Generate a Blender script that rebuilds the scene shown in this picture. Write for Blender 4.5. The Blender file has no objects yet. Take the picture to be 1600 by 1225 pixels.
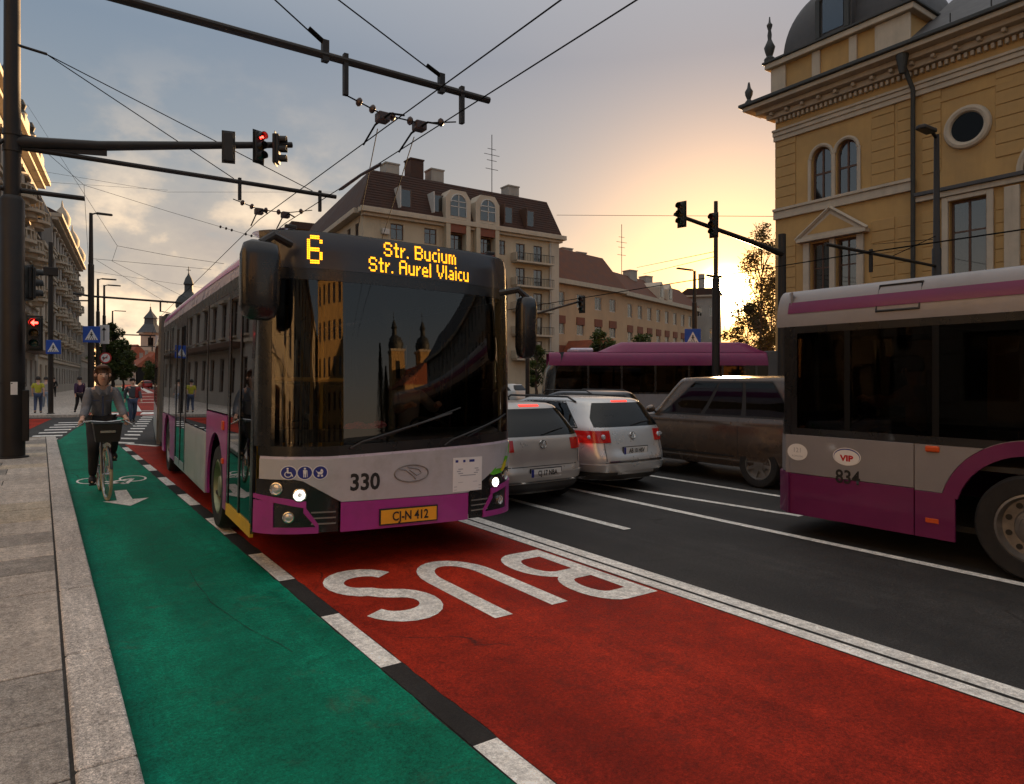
import bpy, bmesh, math, random
from mathutils import Vector, Matrix
random.seed(7)
SC = bpy.context.scene
COL = SC.collection
R = math.radians
pi = math.pi

# ------------------------------------------------------------------ camera
YAW = 34.6
cam_d = bpy.data.cameras.new('camera'); cam = bpy.data.objects.new('camera', cam_d); COL.objects.link(cam)
cam.location = (0, 0, 1.8); cam.rotation_euler = (R(90), 0, R(-YAW))
cam_d.sensor_width = 36; cam_d.lens = 24.0; cam_d.shift_y = -0.0128
cam_d.clip_start = 0.05; cam_d.clip_end = 6000
SC.camera = cam

# ------------------------------------------------------------------ sky, sun, exposure
SUN_AZ = 51.9      # degrees clockwise from +Y (the road direction)
SUN_EL = 6.6
sd = Vector((math.sin(R(SUN_AZ))*math.cos(R(SUN_EL)), math.cos(R(SUN_AZ))*math.cos(R(SUN_EL)), math.sin(R(SUN_EL))))
w = bpy.data.worlds.new('World'); SC.world = w; w.use_nodes = True
nt = w.node_tree; N = nt.nodes; L = nt.links
for n in list(N): N.remove(n)
def wn(t, **k):
    n = N.new(t)
    for a, b in k.items():
        if a.startswith('i_'): n.inputs[int(a[2:])].default_value = b
        else: setattr(n, a, b)
    return n
out = wn('ShaderNodeOutputWorld'); bg = wn('ShaderNodeBackground'); L.new(bg.outputs[0], out.inputs[0])
sky = wn('ShaderNodeTexSky', sky_type='NISHITA', sun_disc=False)
sky.sun_elevation = R(SUN_EL); sky.sun_rotation = R(SUN_AZ)
sky.air_density = 1.3; sky.dust_density = 1.6; sky.ozone_density = 2.0
tc = wn('ShaderNodeTexCoord'); nrm = wn('ShaderNodeVectorMath', operation='NORMALIZE'); L.new(tc.outputs['Generated'], nrm.inputs[0])
sep = wn('ShaderNodeSeparateXYZ'); L.new(nrm.outputs[0], sep.inputs[0])
def mth(op, a, b=None, clamp=False):
    m = wn('ShaderNodeMath', operation=op); m.use_clamp = clamp
    for i, v in enumerate((a, b)):
        if v is None: continue
        if isinstance(v, (int, float)): m.inputs[i].default_value = v
        else: L.new(v, m.inputs[i])
    return m.outputs[0]
def mixc(fac, a, b, bt='MIX'):
    m = wn('ShaderNodeMix', data_type='RGBA', blend_type=bt)
    for i, v in ((0, fac), (6, a), (7, b)):
        if isinstance(v, (int, float)): m.inputs[i].default_value = v
        elif isinstance(v, tuple): m.inputs[i].default_value = v + (1,) if len(v) == 3 else v
        else: L.new(v, m.inputs[i])
    return m.outputs[2]
def ramp(fac, stops):
    r = wn('ShaderNodeValToRGB'); e = r.color_ramp.elements
    while len(e) < len(stops): e.new(.5)
    for el, (p, c) in zip(e, stops): el.position = p; el.color = c + (1,)
    L.new(fac, r.inputs[0]); return r.outputs[0]
# the veil of high evening cloud over the Nishita sky: slate blue, warmer towards the horizon, and raised at the unseen zenith to brighten the ground
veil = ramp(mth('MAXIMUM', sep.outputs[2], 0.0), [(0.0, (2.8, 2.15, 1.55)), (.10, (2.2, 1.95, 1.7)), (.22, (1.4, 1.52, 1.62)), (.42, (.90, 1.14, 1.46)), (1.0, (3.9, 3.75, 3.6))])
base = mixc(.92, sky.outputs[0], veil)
# glow of the low sun in the haze
dot = wn('ShaderNodeVectorMath', operation='DOT_PRODUCT'); L.new(nrm.outputs[0], dot.inputs[0]); dot.inputs[1].default_value = sd
dp = mth('MAXIMUM', dot.outputs['Value'], 0.0)
def glow(p, col, amt, prev):
    g = mth('MULTIPLY', mth('POWER', dp, p), amt)
    return mixc(1.0, prev, mixc(g, (0, 0, 0), col), 'ADD')
# cumulus low over the far street
mp = wn('ShaderNodeMapping'); L.new(nrm.outputs[0], mp.inputs[0]); mp.inputs['Scale'].default_value = (1, 1, 1.7)
nz = wn('ShaderNodeTexNoise', i_2=5.2, i_3=9.0, i_4=.54); L.new(mp.outputs[0], nz.inputs[0])
nz2 = wn('ShaderNodeTexNoise', i_2=24.0, i_3=6.0, i_4=.6); L.new(mp.outputs[0], nz2.inputs[0])
cl = mth('ADD', nz.outputs[0], mth('MULTIPLY', mth('SUBTRACT', nz2.outputs[0], .5), .17))
# more cloud where the sky is low, none overhead
lowm = ramp(sep.outputs[2], [(0.0, (1, 1, 1)), (.17, (.92, .92, .92)), (.27, (.34, .34, .34)), (.42, (.08, .08, .08))])
cdir = Vector((math.sin(R(10))*.97, math.cos(R(10))*.97, .15)).normalized()
d2 = wn('ShaderNodeVectorMath', operation='DOT_PRODUCT'); L.new(nrm.outputs[0], d2.inputs[0]); d2.inputs[1].default_value = cdir
near = mth('POWER', mth('MAXIMUM', d2.outputs['Value'], 0.0), 55.0)
cov = mth('ADD', mth('MULTIPLY', cl, 1.0), mth('ADD', mth('MULTIPLY', near, .34), mth('MULTIPLY', lowm, .0)))
cmask = ramp(cov, [(.60, (0, 0, 0)), (.70, (.75, .75, .75)), (.82, (.95, .95, .95))])
cmask = mixc(1.0, mixc(1.0, cmask, lowm, 'MULTIPLY'), ramp(near, [(.10, (.07, .07, .07)), (.5, (1, 1, 1))]), 'MULTIPLY')
ccol = ramp(cl, [(.38, (2.2, 1.85, 1.6)), (.48, (2.6, 2.2, 1.8)), (.555, (4.6, 3.5, 2.4)), (.64, (6.2, 4.7, 3.1))])
withc = mixc(cmask, base, ccol)
g1 = glow(8, (1.9, .85, .18), .40, withc)
g2 = glow(70, (6.6, 2.7, .3), .8, g1)
g3 = glow(900, (34, 14, 1.6), .9, g2)
g4 = glow(5200, (420, 330, 170), 1.0, g3)
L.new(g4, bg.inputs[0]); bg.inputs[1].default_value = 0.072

sl = bpy.data.lights.new('sun', 'SUN'); sl.energy = 4.0; sl.angle = R(0.55); sl.color = (1.0, .62, .30)
so = bpy.data.objects.new('sun', sl); COL.objects.link(so)
so.rotation_euler = sd.to_track_quat('Z', 'Y').to_euler()
vs = SC.view_settings; vs.view_transform = 'Standard'; vs.look = 'None'; vs.gamma = 1; vs.use_curve_mapping = False
vs.exposure = 1.76
SC.render.engine = 'CYCLES'
SC.cycles.max_bounces = 6; SC.cycles.transparent_max_bounces = 12; SC.cycles.glossy_bounces = 4
SC.cycles.sample_clamp_indirect = 6.0
SC.cycles.caustics_reflective = False; SC.cycles.caustics_refractive = False

# ------------------------------------------------------------------ materials
MATS = {}
def mat(name, col=(.5, .5, .5), rough=.6, metal=0.0, var=.0, vscale=3.0, bump=0.0, bscale=40.0, coat=0.0, emit=None, estr=1.0, spec=.5, dirt=0.0, dcol=(.05, .045, .04), dscale=1.2):
    if name in MATS: return MATS[name]
    m = bpy.data.materials.new(name); m.use_nodes = True; MATS[name] = m
    t = m.node_tree; b = t.nodes['Principled BSDF']; n = t.nodes; l = t.links
    b.inputs['Base Color'].default_value = (*col, 1); b.inputs['Roughness'].default_value = rough
    b.inputs['Metallic'].default_value = metal; b.inputs['Specular IOR Level'].default_value = spec
    b.inputs['Coat Weight'].default_value = coat; b.inputs['Coat Roughness'].default_value = .06
    if emit: b.inputs['Emission Color'].default_value = (*emit, 1); b.inputs['Emission Strength'].default_value = estr
    tcn = n.new('ShaderNodeTexCoord')
    cur = None
    if var or dirt:
        nz = n.new('ShaderNodeTexNoise'); nz.inputs['Scale'].default_value = vscale; nz.inputs['Detail'].default_value = 6; nz.inputs['Roughness'].default_value = .62
        l.new(tcn.outputs['Object'], nz.inputs['Vector'])
        mr = n.new('ShaderNodeMapRange'); mr.inputs[1].default_value = .3; mr.inputs[2].default_value = .7
        mr.inputs[3].default_value = 1-var; mr.inputs[4].default_value = 1+var; l.new(nz.outputs[0], mr.inputs[0])
        mx = n.new('ShaderNodeMix'); mx.data_type = 'RGBA'; mx.blend_type = 'MULTIPLY'; mx.inputs[0].default_value = 1
        mx.inputs[6].default_value = (*col, 1); l.new(mr.outputs[0], mx.inputs[7]); cur = mx.outputs[2]
        rr = n.new('ShaderNodeMapRange'); rr.inputs[1].default_value = .3; rr.inputs[2].default_value = .7
        rr.inputs[3].default_value = max(.02, rough*.8); rr.inputs[4].default_value = min(1, rough*1.2); l.new(nz.outputs[0], rr.inputs[0]); l.new(rr.outputs[0], b.inputs['Roughness'])
    if dirt:
        n2 = n.new('ShaderNodeTexNoise'); n2.inputs['Scale'].default_value = dscale; n2.inputs['Detail'].default_value = 8; n2.inputs['Roughness'].default_value = .7
        if name.startswith(('plaster', 'stone')):
            mpn = n.new('ShaderNodeMapping'); mpn.inputs['Scale'].default_value = (3.2, 3.2, .45); l.new(tcn.outputs['Object'], mpn.inputs[0]); l.new(mpn.outputs[0], n2.inputs['Vector'])
        else: l.new(tcn.outputs['Object'], n2.inputs['Vector'])
        r2 = n.new('ShaderNodeMapRange'); r2.inputs[1].default_value = .48; r2.inputs[2].default_value = .75; r2.inputs[3].default_value = 0; r2.inputs[4].default_value = dirt
        l.new(n2.outputs[0], r2.inputs[0])
        m2 = n.new('ShaderNodeMix'); m2.data_type = 'RGBA'; l.new(r2.outputs[0], m2.inputs[0]); l.new(cur, m2.inputs[6]); m2.inputs[7].default_value = (*dcol, 1); cur = m2.outputs[2]
    if cur: l.new(cur, b.inputs['Base Color'])
    if bump:
        nb = n.new('ShaderNodeTexNoise'); nb.inputs['Scale'].default_value = bscale; nb.inputs['Detail'].default_value = 5
        l.new(tcn.outputs['Object'], nb.inputs['Vector'])
        bp = n.new('ShaderNodeBump'); bp.inputs['Strength'].default_value = bump; bp.inputs['Distance'].default_value = .01
        l.new(nb.outputs[0], bp.inputs['Height']); l.new(bp.outputs[0], b.inputs['Normal'])
    return m
def glass_mat(name, tint=(.25, .24, .22), gl=1.0, rough=.02, f0=.06):
    if name in MATS: return MATS[name]
    m = bpy.data.materials.new(name); m.use_nodes = True; MATS[name] = m
    t = m.node_tree; n = t.nodes; l = t.links; n.remove(n['Principled BSDF'])
    o = n['Material Output']
    tr = n.new('ShaderNodeBsdfTransparent'); tr.inputs[0].default_value = (*tint, 1)
    g = n.new('ShaderNodeBsdfGlossy'); g.inputs['Roughness'].default_value = rough; g.inputs[0].default_value = (gl, gl, gl, 1)
    lw = n.new('ShaderNodeFresnel'); lw.inputs[0].default_value = 1.5
    ad = n.new('ShaderNodeMath'); ad.operation = 'MULTIPLY_ADD'; ad.inputs[1].default_value = 1.0; ad.inputs[2].default_value = f0; ad.use_clamp = True
    l.new(lw.outputs[0], ad.inputs[0])
    mx = n.new('ShaderNodeMixShader'); l.new(ad.outputs[0], mx.inputs[0]); l.new(tr.outputs[0], mx.inputs[1]); l.new(g.outputs[0], mx.inputs[2]); l.new(mx.outputs[0], o.inputs[0])
    return m

# ------------------------------------------------------------------ mesh helpers
class MB:
    """collects shapes; build() links them as ONE mesh object"""
    def __init__(s): s.v = []; s.f = []
    def add(s, vs, fs, M=None):
        o = len(s.v)
        s.v += [tuple(M @ Vector(p)) if M else tuple(p) for p in vs]
        s.f += [tuple(i+o for i in f) for f in fs]; return s
    def bx(s, x0, x1, y0, y1, z0, z1, M=None):
        return s.add([(x0,y0,z0),(x1,y0,z0),(x1,y1,z0),(x0,y1,z0),(x0,y0,z1),(x1,y0,z1),(x1,y1,z1),(x0,y1,z1)],
                     [(3,2,1,0),(4,5,6,7),(0,1,5,4),(1,2,6,5),(2,3,7,6),(3,0,4,7)], M)
    def bc(s, c, d, M=None):
        return s.bx(c[0]-d[0]/2, c[0]+d[0]/2, c[1]-d[1]/2, c[1]+d[1]/2, c[2]-d[2]/2, c[2]+d[2]/2, M)
    def tube(s, pts, r, n=8, cap=True, closed=False):
        pts = [Vector(p) for p in pts]; k = len(pts); rs = r if isinstance(r, (list, tuple)) else [r]*k
        o = len(s.v); up = None
        for i, p in enumerate(pts):
            if closed: t = pts[(i+1) % k]-pts[i-1]
            else: t = pts[min(i+1, k-1)]-pts[max(i-1, 0)]
            t.normalize()
            if up is None:
                up = Vector((0,0,1)) if abs(t.z) < .9 else Vector((0,1,0))
            a = t.cross(up)
            if a.length < 1e-5: a = t.cross(Vector((1,0,0)))
            a.normalize(); b = a.cross(t); up = b
            for j in range(n):
                q = 2*pi*j/n; s.v.append(tuple(p+a*(math.cos(q)*rs[i])+b*(math.sin(q)*rs[i])))
        for i in range(k if closed else k-1):
            i2 = (i+1) % k
            for j in range(n):
                j2 = (j+1) % n; s.f.append((o+i*n+j, o+i*n+j2, o+i2*n+j2, o+i2*n+j))
        if cap and not closed:
            s.f.append(tuple(o+j for j in range(n-1, -1, -1))); s.f.append(tuple(o+(k-1)*n+j for j in range(n)))
        return s
    def lathe(s, prof, n=16, M=None, cap=True):
        vs = []; fs = []
        for r, z in prof:
            for j in range(n): q = 2*pi*j/n; vs.append((r*math.cos(q), r*math.sin(q), z))
        k = len(prof)
        for i in range(k-1):
            for j in range(n): j2 = (j+1) % n; fs.append((i*n+j, i*n+j2, (i+1)*n+j2, (i+1)*n+j))
        if cap: fs.append(tuple(range(n-1, -1, -1))); fs.append(tuple((k-1)*n+j for j in range(n)))
        return s.add(vs, fs, M)
    def prism(s, poly, z0, z1, M=None):
        n = len(poly)
        return s.add([(x,y,z0) for x, y in poly]+[(x,y,z1) for x, y in poly],
                     [tuple(range(n-1, -1, -1)), tuple(range(n, 2*n))]+[(i,(i+1)%n,(i+1)%n+n,i+n) for i in range(n)], M)
    def grid(s, fn, na, nb, flip=False):
        o = len(s.v)
        for i in range(na+1):
            for j in range(nb+1): s.v.append(tuple(fn(i/na, j/nb)))
        for i in range(na):
            for j in range(nb):
                q = (o+i*(nb+1)+j, o+(i+1)*(nb+1)+j, o+(i+1)*(nb+1)+j+1, o+i*(nb+1)+j+1)
                s.f.append(q[::-1] if flip else q)
        return s
    def build(s, name, m=None, parent=None, smooth=False, bevel=0, seg=2, angle=40):
        me = bpy.data.meshes.new(name); me.from_pydata(s.v, [], s.f); me.validate()
        bm = bmesh.new(); bm.from_mesh(me); bmesh.ops.recalc_face_normals(bm, faces=bm.faces); bm.to_mesh(me); bm.free()
        return link(name, me, m, parent, smooth, bevel, seg, angle)
def link(name, me, m=None, parent=None, smooth=False, bevel=0, seg=2, angle=40):
    o = bpy.data.objects.new(name, me); COL.objects.link(o)
    if m and not me.materials: me.materials.append(MATS[m] if isinstance(m, str) else m)
    if parent: o.parent = parent
    if smooth:
        for p in me.polygons: p.use_smooth = True
        try: me.set_sharp_from_angle(angle=R(angle))
        except Exception: pass
    if bevel:
        b = o.modifiers.new('bevel', 'BEVEL'); b.width = bevel; b.segments = seg; b.limit_method = 'ANGLE'; b.angle_limit = R(35)
    return o
def copy_o(src, parent=None, loc=None, M=None):
    o = src.copy(); COL.objects.link(o); o.parent = parent
    if M is not None: o.matrix_local = M
    elif loc is not None: o.location = loc
    return o
def empty(name, label, cat, loc=(0,0,0), rz=0, group=None):
    o = bpy.data.objects.new(name, None); COL.objects.link(o); o.location = loc; o.rotation_euler = (0,0,rz)
    return tag(o, label, cat, group)
def tag(o, label=None, cat=None, group=None, kind=None):
    if label: o['label'] = label
    if cat: o['category'] = cat
    if group: o['group'] = group
    if kind: o['kind'] = kind
    return o
def copy_tree(src, parent=None):
    c = src.copy(); COL.objects.link(c); c.parent = parent
    for ch in list(src.children): copy_tree(ch, c)
    return c
def TR(x=0, y=0, z=0, rx=0, ry=0, rz=0, s=1):
    return Matrix.Translation((x,y,z)) @ Matrix.Rotation(R(rz),4,'Z') @ Matrix.Rotation(R(ry),4,'Y') @ Matrix.Rotation(R(rx),4,'X') @ Matrix.Scale(s,4)
def frame(o, xa, za):
    """matrix whose x axis is xa, z axis za, origin o"""
    xa = Vector(xa).normalized(); za = Vector(za).normalized(); ya = za.cross(xa)
    m = Matrix.Identity(4)
    for i in range(3): m[i][0] = xa[i]; m[i][1] = ya[i]; m[i][2] = za[i]; m[i][3] = o[i]
    return m
_txt = {}
def text_mesh(string, size=1.0, align='CENTER', ext=0.0, sx=1.0, bold=0.0):
    key = (string, size, align, ext, sx, bold)
    cu = bpy.data.curves.new('t', 'FONT'); cu.body = string; cu.size = size; cu.align_x = align; cu.align_y = 'CENTER'; cu.extrude = ext; cu.offset = bold; cu.resolution_u = 3
    ob = bpy.data.objects.new('t', cu); COL.objects.link(ob)
    bpy.context.view_layer.update()
    me = bpy.data.meshes.new_from_object(ob.evaluated_get(bpy.context.evaluated_depsgraph_get()))
    bpy.data.objects.remove(ob); bpy.data.curves.remove(cu)
    if sx != 1.0:
        for v in me.vertices: v.co.x *= sx
    return me
def text(name, string, size, m, parent, M, ext=0.0, sx=1.0, align='CENTER', bold=0.0):
    me = text_mesh(string, size, align, ext, sx, bold); me.transform(M); me.name = name
    return link(name, me, m, parent)
def map_mesh(me, fn):
    for v in me.vertices: v.co = fn(v.co)
    return me
def patch(S, a0, a1, b0, b1, na, nb, off=.006, under=.012):
    """a proud panel on the surface S(a,b)->(point, normal); b limits may be functions of a"""
    f0 = b0 if callable(b0) else (lambda a: b0); f1 = b1 if callable(b1) else (lambda a: b1)
    mb = MB(); top = []; bot = []
    for i in range(na+1):
        a = a0+(a1-a0)*i/na
        for j in range(nb+1):
            b = f0(a)+(f1(a)-f0(a))*j/nb; p, n = S(a, b)
            top.append(tuple(p+n*off)); bot.append(tuple(p-n*under))
    W_ = nb+1; fs = []
    for i in range(na):
        for j in range(nb): fs.append((i*W_+j, (i+1)*W_+j, (i+1)*W_+j+1, i*W_+j+1))
    K = len(top)
    ring = [j for j in range(nb+1)]+[i*W_+nb for i in range(1, na+1)]+[na*W_+j for j in range(nb-1, -1, -1)]+[i*W_ for i in range(na-1, 0, -1)]
    for q in range(len(ring)):
        u, v = ring[q], ring[(q+1) % len(ring)]; fs.append((u, v, v+K, u+K))
    return mb.add(top+bot, fs)
def lerp(a, b, t): return a+(b-a)*t
def pw(keys, x):
    """smooth piecewise interpolation (Catmull-Rom) through (x, v...) keys"""
    if x <= keys[0][0]: return keys[0][1:]
    if x >= keys[-1][0]: return keys[-1][1:]
    for i in range(len(keys)-1):
        if keys[i][0] <= x <= keys[i+1][0]: break
    k1, k2 = keys[i], keys[i+1]; k0 = keys[max(i-1, 0)]; k3 = keys[min(i+2, len(keys)-1)]
    h = k2[0]-k1[0]; t = (x-k1[0])/h; res = []
    for c in range(1, len(k1)):
        def sl(a, b): return (b[c]-a[c])/(b[0]-a[0]) if b[0] != a[0] else 0
        d = sl(k1, k2); d0 = sl(k0, k1) if k0 is not k1 else d; d3 = sl(k2, k3) if k3 is not k2 else d
        m1 = 0 if d0*d <= 0 else 2*d0*d/(d0+d); m2 = 0 if d*d3 <= 0 else 2*d*d3/(d+d3)
        t2 = t*t; t3 = t2*t
        res.append((2*t3-3*t2+1)*k1[c]+(t3-2*t2+t)*h*m1+(-2*t3+3*t2)*k2[c]+(t3-t2)*h*m2)
    return tuple(res)
# ------------------------------------------------------------------ ground materials
def ground_mat(name, c1, c2, rough=.8, scale=1.0, wear=None, wearamt=.3, tracks=None, grain=.35, bump=.5, cracks=False, rnd=0):
    m = bpy.data.materials.new(name); m.use_nodes = True; MATS[name] = m
    t = m.node_tree; b = t.nodes['Principled BSDF']; n = t.nodes; l = t.links
    tcn = n.new('ShaderNodeTexCoord')
    def noise(sc, det=8, ro=.65, vec=None, dist=0):
        z = n.new('ShaderNodeTexNoise'); z.inputs['Scale'].default_value = sc; z.inputs['Detail'].default_value = det; z.inputs['Roughness'].default_value = ro; z.inputs['Distortion'].default_value = dist
        l.new(vec or tcn.outputs['Object'], z.inputs['Vector']); return z.outputs[0]
    def mr(v, a, b_, c, d):
        q = n.new('ShaderNodeMapRange'); l.new(v, q.inputs[0]); q.inputs[1].default_value = a; q.inputs[2].default_value = b_; q.inputs[3].default_value = c; q.inputs[4].default_value = d; return q.outputs[0]
    def mx(f, a, c, bt='MIX'):
        q = n.new('ShaderNodeMix'); q.data_type = 'RGBA'; q.blend_type = bt
        for i, v in ((0, f), (6, a), (7, c)):
            if isinstance(v, (int, float)): q.inputs[i].default_value = v
            elif isinstance(v, tuple): q.inputs[i].default_value = (*v, 1)
            else: l.new(v, q.inputs[i])
        return q.outputs[2]
    big = noise(.55*scale, 6, .6, None, .4)
    col = mx(mr(big, .35, .68, 0, 1), c1, c2)
    mp = n.new('ShaderNodeMapping'); l.new(tcn.outputs['Object'], mp.inputs[0]); mp.inputs['Scale'].default_value = (3.0, .35, 1)
    st = noise(1.6*scale, 6, .7, mp.outputs[0])
    col = mx(1.0, col, mr(st, .3, .7, .78, 1.2), 'MULTIPLY')
    mid = noise(6*scale, 8, .8); col = mx(1.0, col, mr(mid, .3, .7, .62, 1.38), 'MULTIPLY')
    fine = noise(150, 3, .6); col = mx(1.0, col, mr(fine, .25, .75, 1-grain, 1+grain), 'MULTIPLY')
    agg = noise(48, 4, .75); col = mx(1.0, col, mr(agg, .3, .72, 1-grain*.75, 1+grain*.75), 'MULTIPLY')
    if wear:
        wv = noise(2.2*scale, 9, .78, None, .6); col = mx(mr(wv, .56, .74, 0, wearamt), col, wear)
        sp = noise(14*scale, 6, .8); col = mx(mr(sp, .66, .76, 0, .55), col, tuple(x*.35 for x in wear))
    sx = n.new('ShaderNodeSeparateXYZ'); l.new(tcn.outputs['Object'], sx.inputs[0])
    if tracks:
        # tyre tracks: darker bands along the lane, broken up by noise
        for x0, hw in tracks:
            q = n.new('ShaderNodeMath'); q.operation = 'SUBTRACT'; l.new(sx.outputs[0], q.inputs[0]); q.inputs[1].default_value = x0
            a = n.new('ShaderNodeMath'); a.operation = 'ABSOLUTE'; l.new(q.outputs[0], a.inputs[0])
            band = mr(a.outputs[0], hw*.2, hw, 1, 0); f = n.new('ShaderNodeMath'); f.operation = 'MULTIPLY'; l.new(band, f.inputs[0]); l.new(mr(st, .35, .65, .05, .5), f.inputs[1])
            col = mx(f.outputs[0], col, tuple(v*.45 for v in c1))
    if cracks:
        vo = n.new('ShaderNodeTexVoronoi'); vo.feature = 'DISTANCE_TO_EDGE'; vo.inputs['Scale'].default_value = .55
        dn = n.new('ShaderNodeTexNoise'); dn.inputs['Scale'].default_value = 1.6; dn.inputs['Detail'].default_value = 7; l.new(tcn.outputs['Object'], dn.inputs['Vector'])
        av = n.new('ShaderNodeMix'); av.data_type = 'VECTOR'; av.inputs[0].default_value = .35; l.new(tcn.outputs['Object'], av.inputs[4]); l.new(dn.outputs['Color'], av.inputs[5]); l.new(av.outputs[1], vo.inputs['Vector'])
        f = n.new('ShaderNodeMath'); f.operation = 'MULTIPLY'; l.new(mr(vo.outputs['Distance'], .0, .006, .8, 0), f.inputs[0]); l.new(mr(big, .52, .60, 0, 1), f.inputs[1])
        col = mx(f.outputs[0], col, (.018,.016,.015))
        v2 = n.new('ShaderNodeTexVoronoi'); v2.inputs['Scale'].default_value = 1.7; l.new(av.outputs[1], v2.inputs['Vector'])
        f2_ = n.new('ShaderNodeMath'); f2_.operation = 'MULTIPLY'; l.new(mr(v2.outputs['Distance'], .03, .075, .75, 0), f2_.inputs[0]); l.new(mr(mid, .45, .6, 0, 1), f2_.inputs[1])
        col = mx(f2_.outputs[0], col, tuple(v*.3 for v in c1))
    if rnd:
        oi = n.new('ShaderNodeObjectInfo'); col = mx(1.0, col, mr(oi.outputs['Random'], 0, 1, 1-rnd, 1+rnd), 'MULTIPLY')
    l.new(col, b.inputs['Base Color'])
    l.new(mr(mid, .3, .7, rough-.1, rough+.1), b.inputs['Roughness'])
    b.inputs['Specular IOR Level'].default_value = .12 if 'paint' in name else .3
    bp = n.new('ShaderNodeBump'); bp.inputs['Strength'].default_value = bump; bp.inputs['Distance'].default_value = .010
    f2 = noise(70, 6, .8); l.new(f2, bp.inputs['Height']); l.new(bp.outputs[0], b.inputs['Normal'])
    return m
ground_mat('asphalt', (.036, .034, .033), (.056, .053, .05), .78, wear=(.085, .08, .075), wearamt=.45, grain=.6, cracks=True, tracks=[(5.05,.4),(6.5,.4),(7.5,.4),(8.7,.4)])
ground_mat('asphalt_seam', (.022, .02, .019), (.036, .033, .031), .85)
ground_mat('green_paint', (.003, .150, .086), (.005, .240, .142), .72, wear=(.075, .105, .065), wearamt=.75, grain=.4, cracks=True, tracks=[(1.05,.35),(.37,.09),(.36,.05)])
ground_mat('red_paint', (.24, .017, .008), (.46, .034, .013), .66, wear=(.13, .022, .015), wearamt=.8, grain=.45, cracks=True, tracks=[(2.35,.42),(3.85,.42)])
ground_mat('white_paint', (.78, .75, .69), (.90, .87, .81), .65, scale=2, wear=(.34, .32, .30), wearamt=.5, grain=.25)
ground_mat('paving', (.42, .365, .315), (.53, .465, .40), .82, scale=1.5, wear=(.22, .20, .18), wearamt=.7, grain=.6, rnd=.13)
ground_mat('paving_warm', (.46, .38, .285), (.57, .475, .36), .82, scale=1.5, wear=(.24, .21, .18), wearamt=.7, grain=.6, rnd=.13)
ground_mat('paving_dark', (.27, .24, .21), (.37, .33, .29), .82, scale=1.5, wear=(.16, .15, .14), wearamt=.7, grain=.6, rnd=.13)
ground_mat('granite', (.46, .41, .365), (.59, .53, .475), .75, scale=2.5, wear=(.25, .225, .20), wearamt=.7, grain=.75, rnd=.08)
ground_mat('joint', (.035, .032, .028), (.06, .055, .05), .95)

def sheet(name, poly, z, m, parent=None):
    """flat polygon sheet with several faces"""
    mb = MB(); mb.add([(x, y, z) for x, y in poly], [tuple(range(len(poly)))])
    o = mb.build(name, m, parent)
    if o.data.polygons[0].normal.z < 0: o.data.flip_normals()
    return o
def struct(o): o['kind'] = 'structure'; return o
S_A = 5.66
def SP(a, lat):
    """point on the far street: a metres along it, lat metres right of the camera's line"""
    q = R(S_A); return (a*math.sin(q)+lat*math.cos(q), a*math.cos(q)-lat*math.sin(q))

g = MB(); g.add([(-3000,-3000,0),(3000,-3000,0),(3000,3000,0),(-3000,3000,0)], [(0,1,2,3)])
road = struct(g.build('road', 'asphalt'))
def strip_lane(x0, x1, y0, y1, j=.007):
    rnd = random.Random(int(x0*100)); n = int((y1-y0)/.12); l_ = []; r_ = []
    for i in range(n+1): l_.append((x0+rnd.uniform(-j,j)*.5, y0+(y1-y0)*i/n)); r_.append((x1+rnd.uniform(-j,j), y0+(y1-y0)*i/n))
    return r_+l_[::-1]
bike = struct(sheet('bike_lane', strip_lane(.36,1.728,-3,24.2), .004, 'green_paint'))
busl = struct(sheet('bus_lane', [(4.33,-3),(4.33,20.2),(2.5,20.3),(1.88,21.4)]+[(1.884+random.Random(k).uniform(-.007,.007), 21.3-k*.12) for k in range(1,203)], .004, 'red_paint'))
bike2 = struct(sheet('bike_lane', [(.46,24.2),(1.73,24.2),(2.3,28.5),(3.3,36.4),(1.9,37.0)], .0035, 'green_paint'))
far_bike = struct(sheet('bike_lane', [(1.3,43.8),(4.35,42.7),(6.9,73),(14.2,169.5),(12.6,169.6),(4.3,73)], .004, 'green_paint'))
far_red = struct(sheet('bus_lane', [(4.6,43.6),(5.4,43.9),(9.6,43),(11.5,76.5),(26.2,273),(20.3,240),(14.5,169.4),(7.2,73)], .004, 'red_paint'))
sheet('red_strip', [(1.2,39.0),(9.0,36.2),(9.4,40.6),(2.0,43.2)], .004, 'red_paint', road)
sheet('red_strip', [(-2.4,24.6),(-.9,24.4),(.4,37),(-2.2,38.4)], .004, 'red_paint', road)
# markings on the road
def quad(name, pts, par, z=.008, m='white_paint'): return sheet(name, pts, z, m, par)
y = -.45
while y < 22:
    if y < 19.6:
        quad('lane_dash', [(1.735,y),(1.875,y),(1.875,y+1.1),(1.735,y+1.1)], road)
    sheet('seam_strip', [(1.735,y+1.105),(1.875,y+1.105),(1.875,y+2.195),(1.735,y+2.195)], .0065, 'asphalt_seam', road)
    y += 2.2
for x0, x1 in ((4.34,4.47),(4.51,4.66)):
    quad('lane_line', [(x0,-6),(x1,-6),(x1,18.4),(x0,18.4)], road)
sheet('seam_strip', [(4.472,-6),(4.508,-6),(4.508,18.4),(4.472,18.4)], .0065, 'asphalt_seam', road)
quad('lane_line', [(5.70,5.92),(5.82,5.92),(5.82,9.4),(5.70,9.4)], road)
quad('lane_line', [(6.93,-2),(7.05,-2),(7.28,14.5),(7.16,14.5)], road)
quad('lane_line', [(8.12,5.2),(8.24,5.2),(7.80,9.6),(7.68,9.6)], road)
quad('lane_line', [(9.24,3.2),(9.36,3.2),(9.36,14.6),(9.24,14.6)], road)
quad('lane_line', [(5.70,12),(5.82,12),(5.82,15),(5.70,15)], road)
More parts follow.
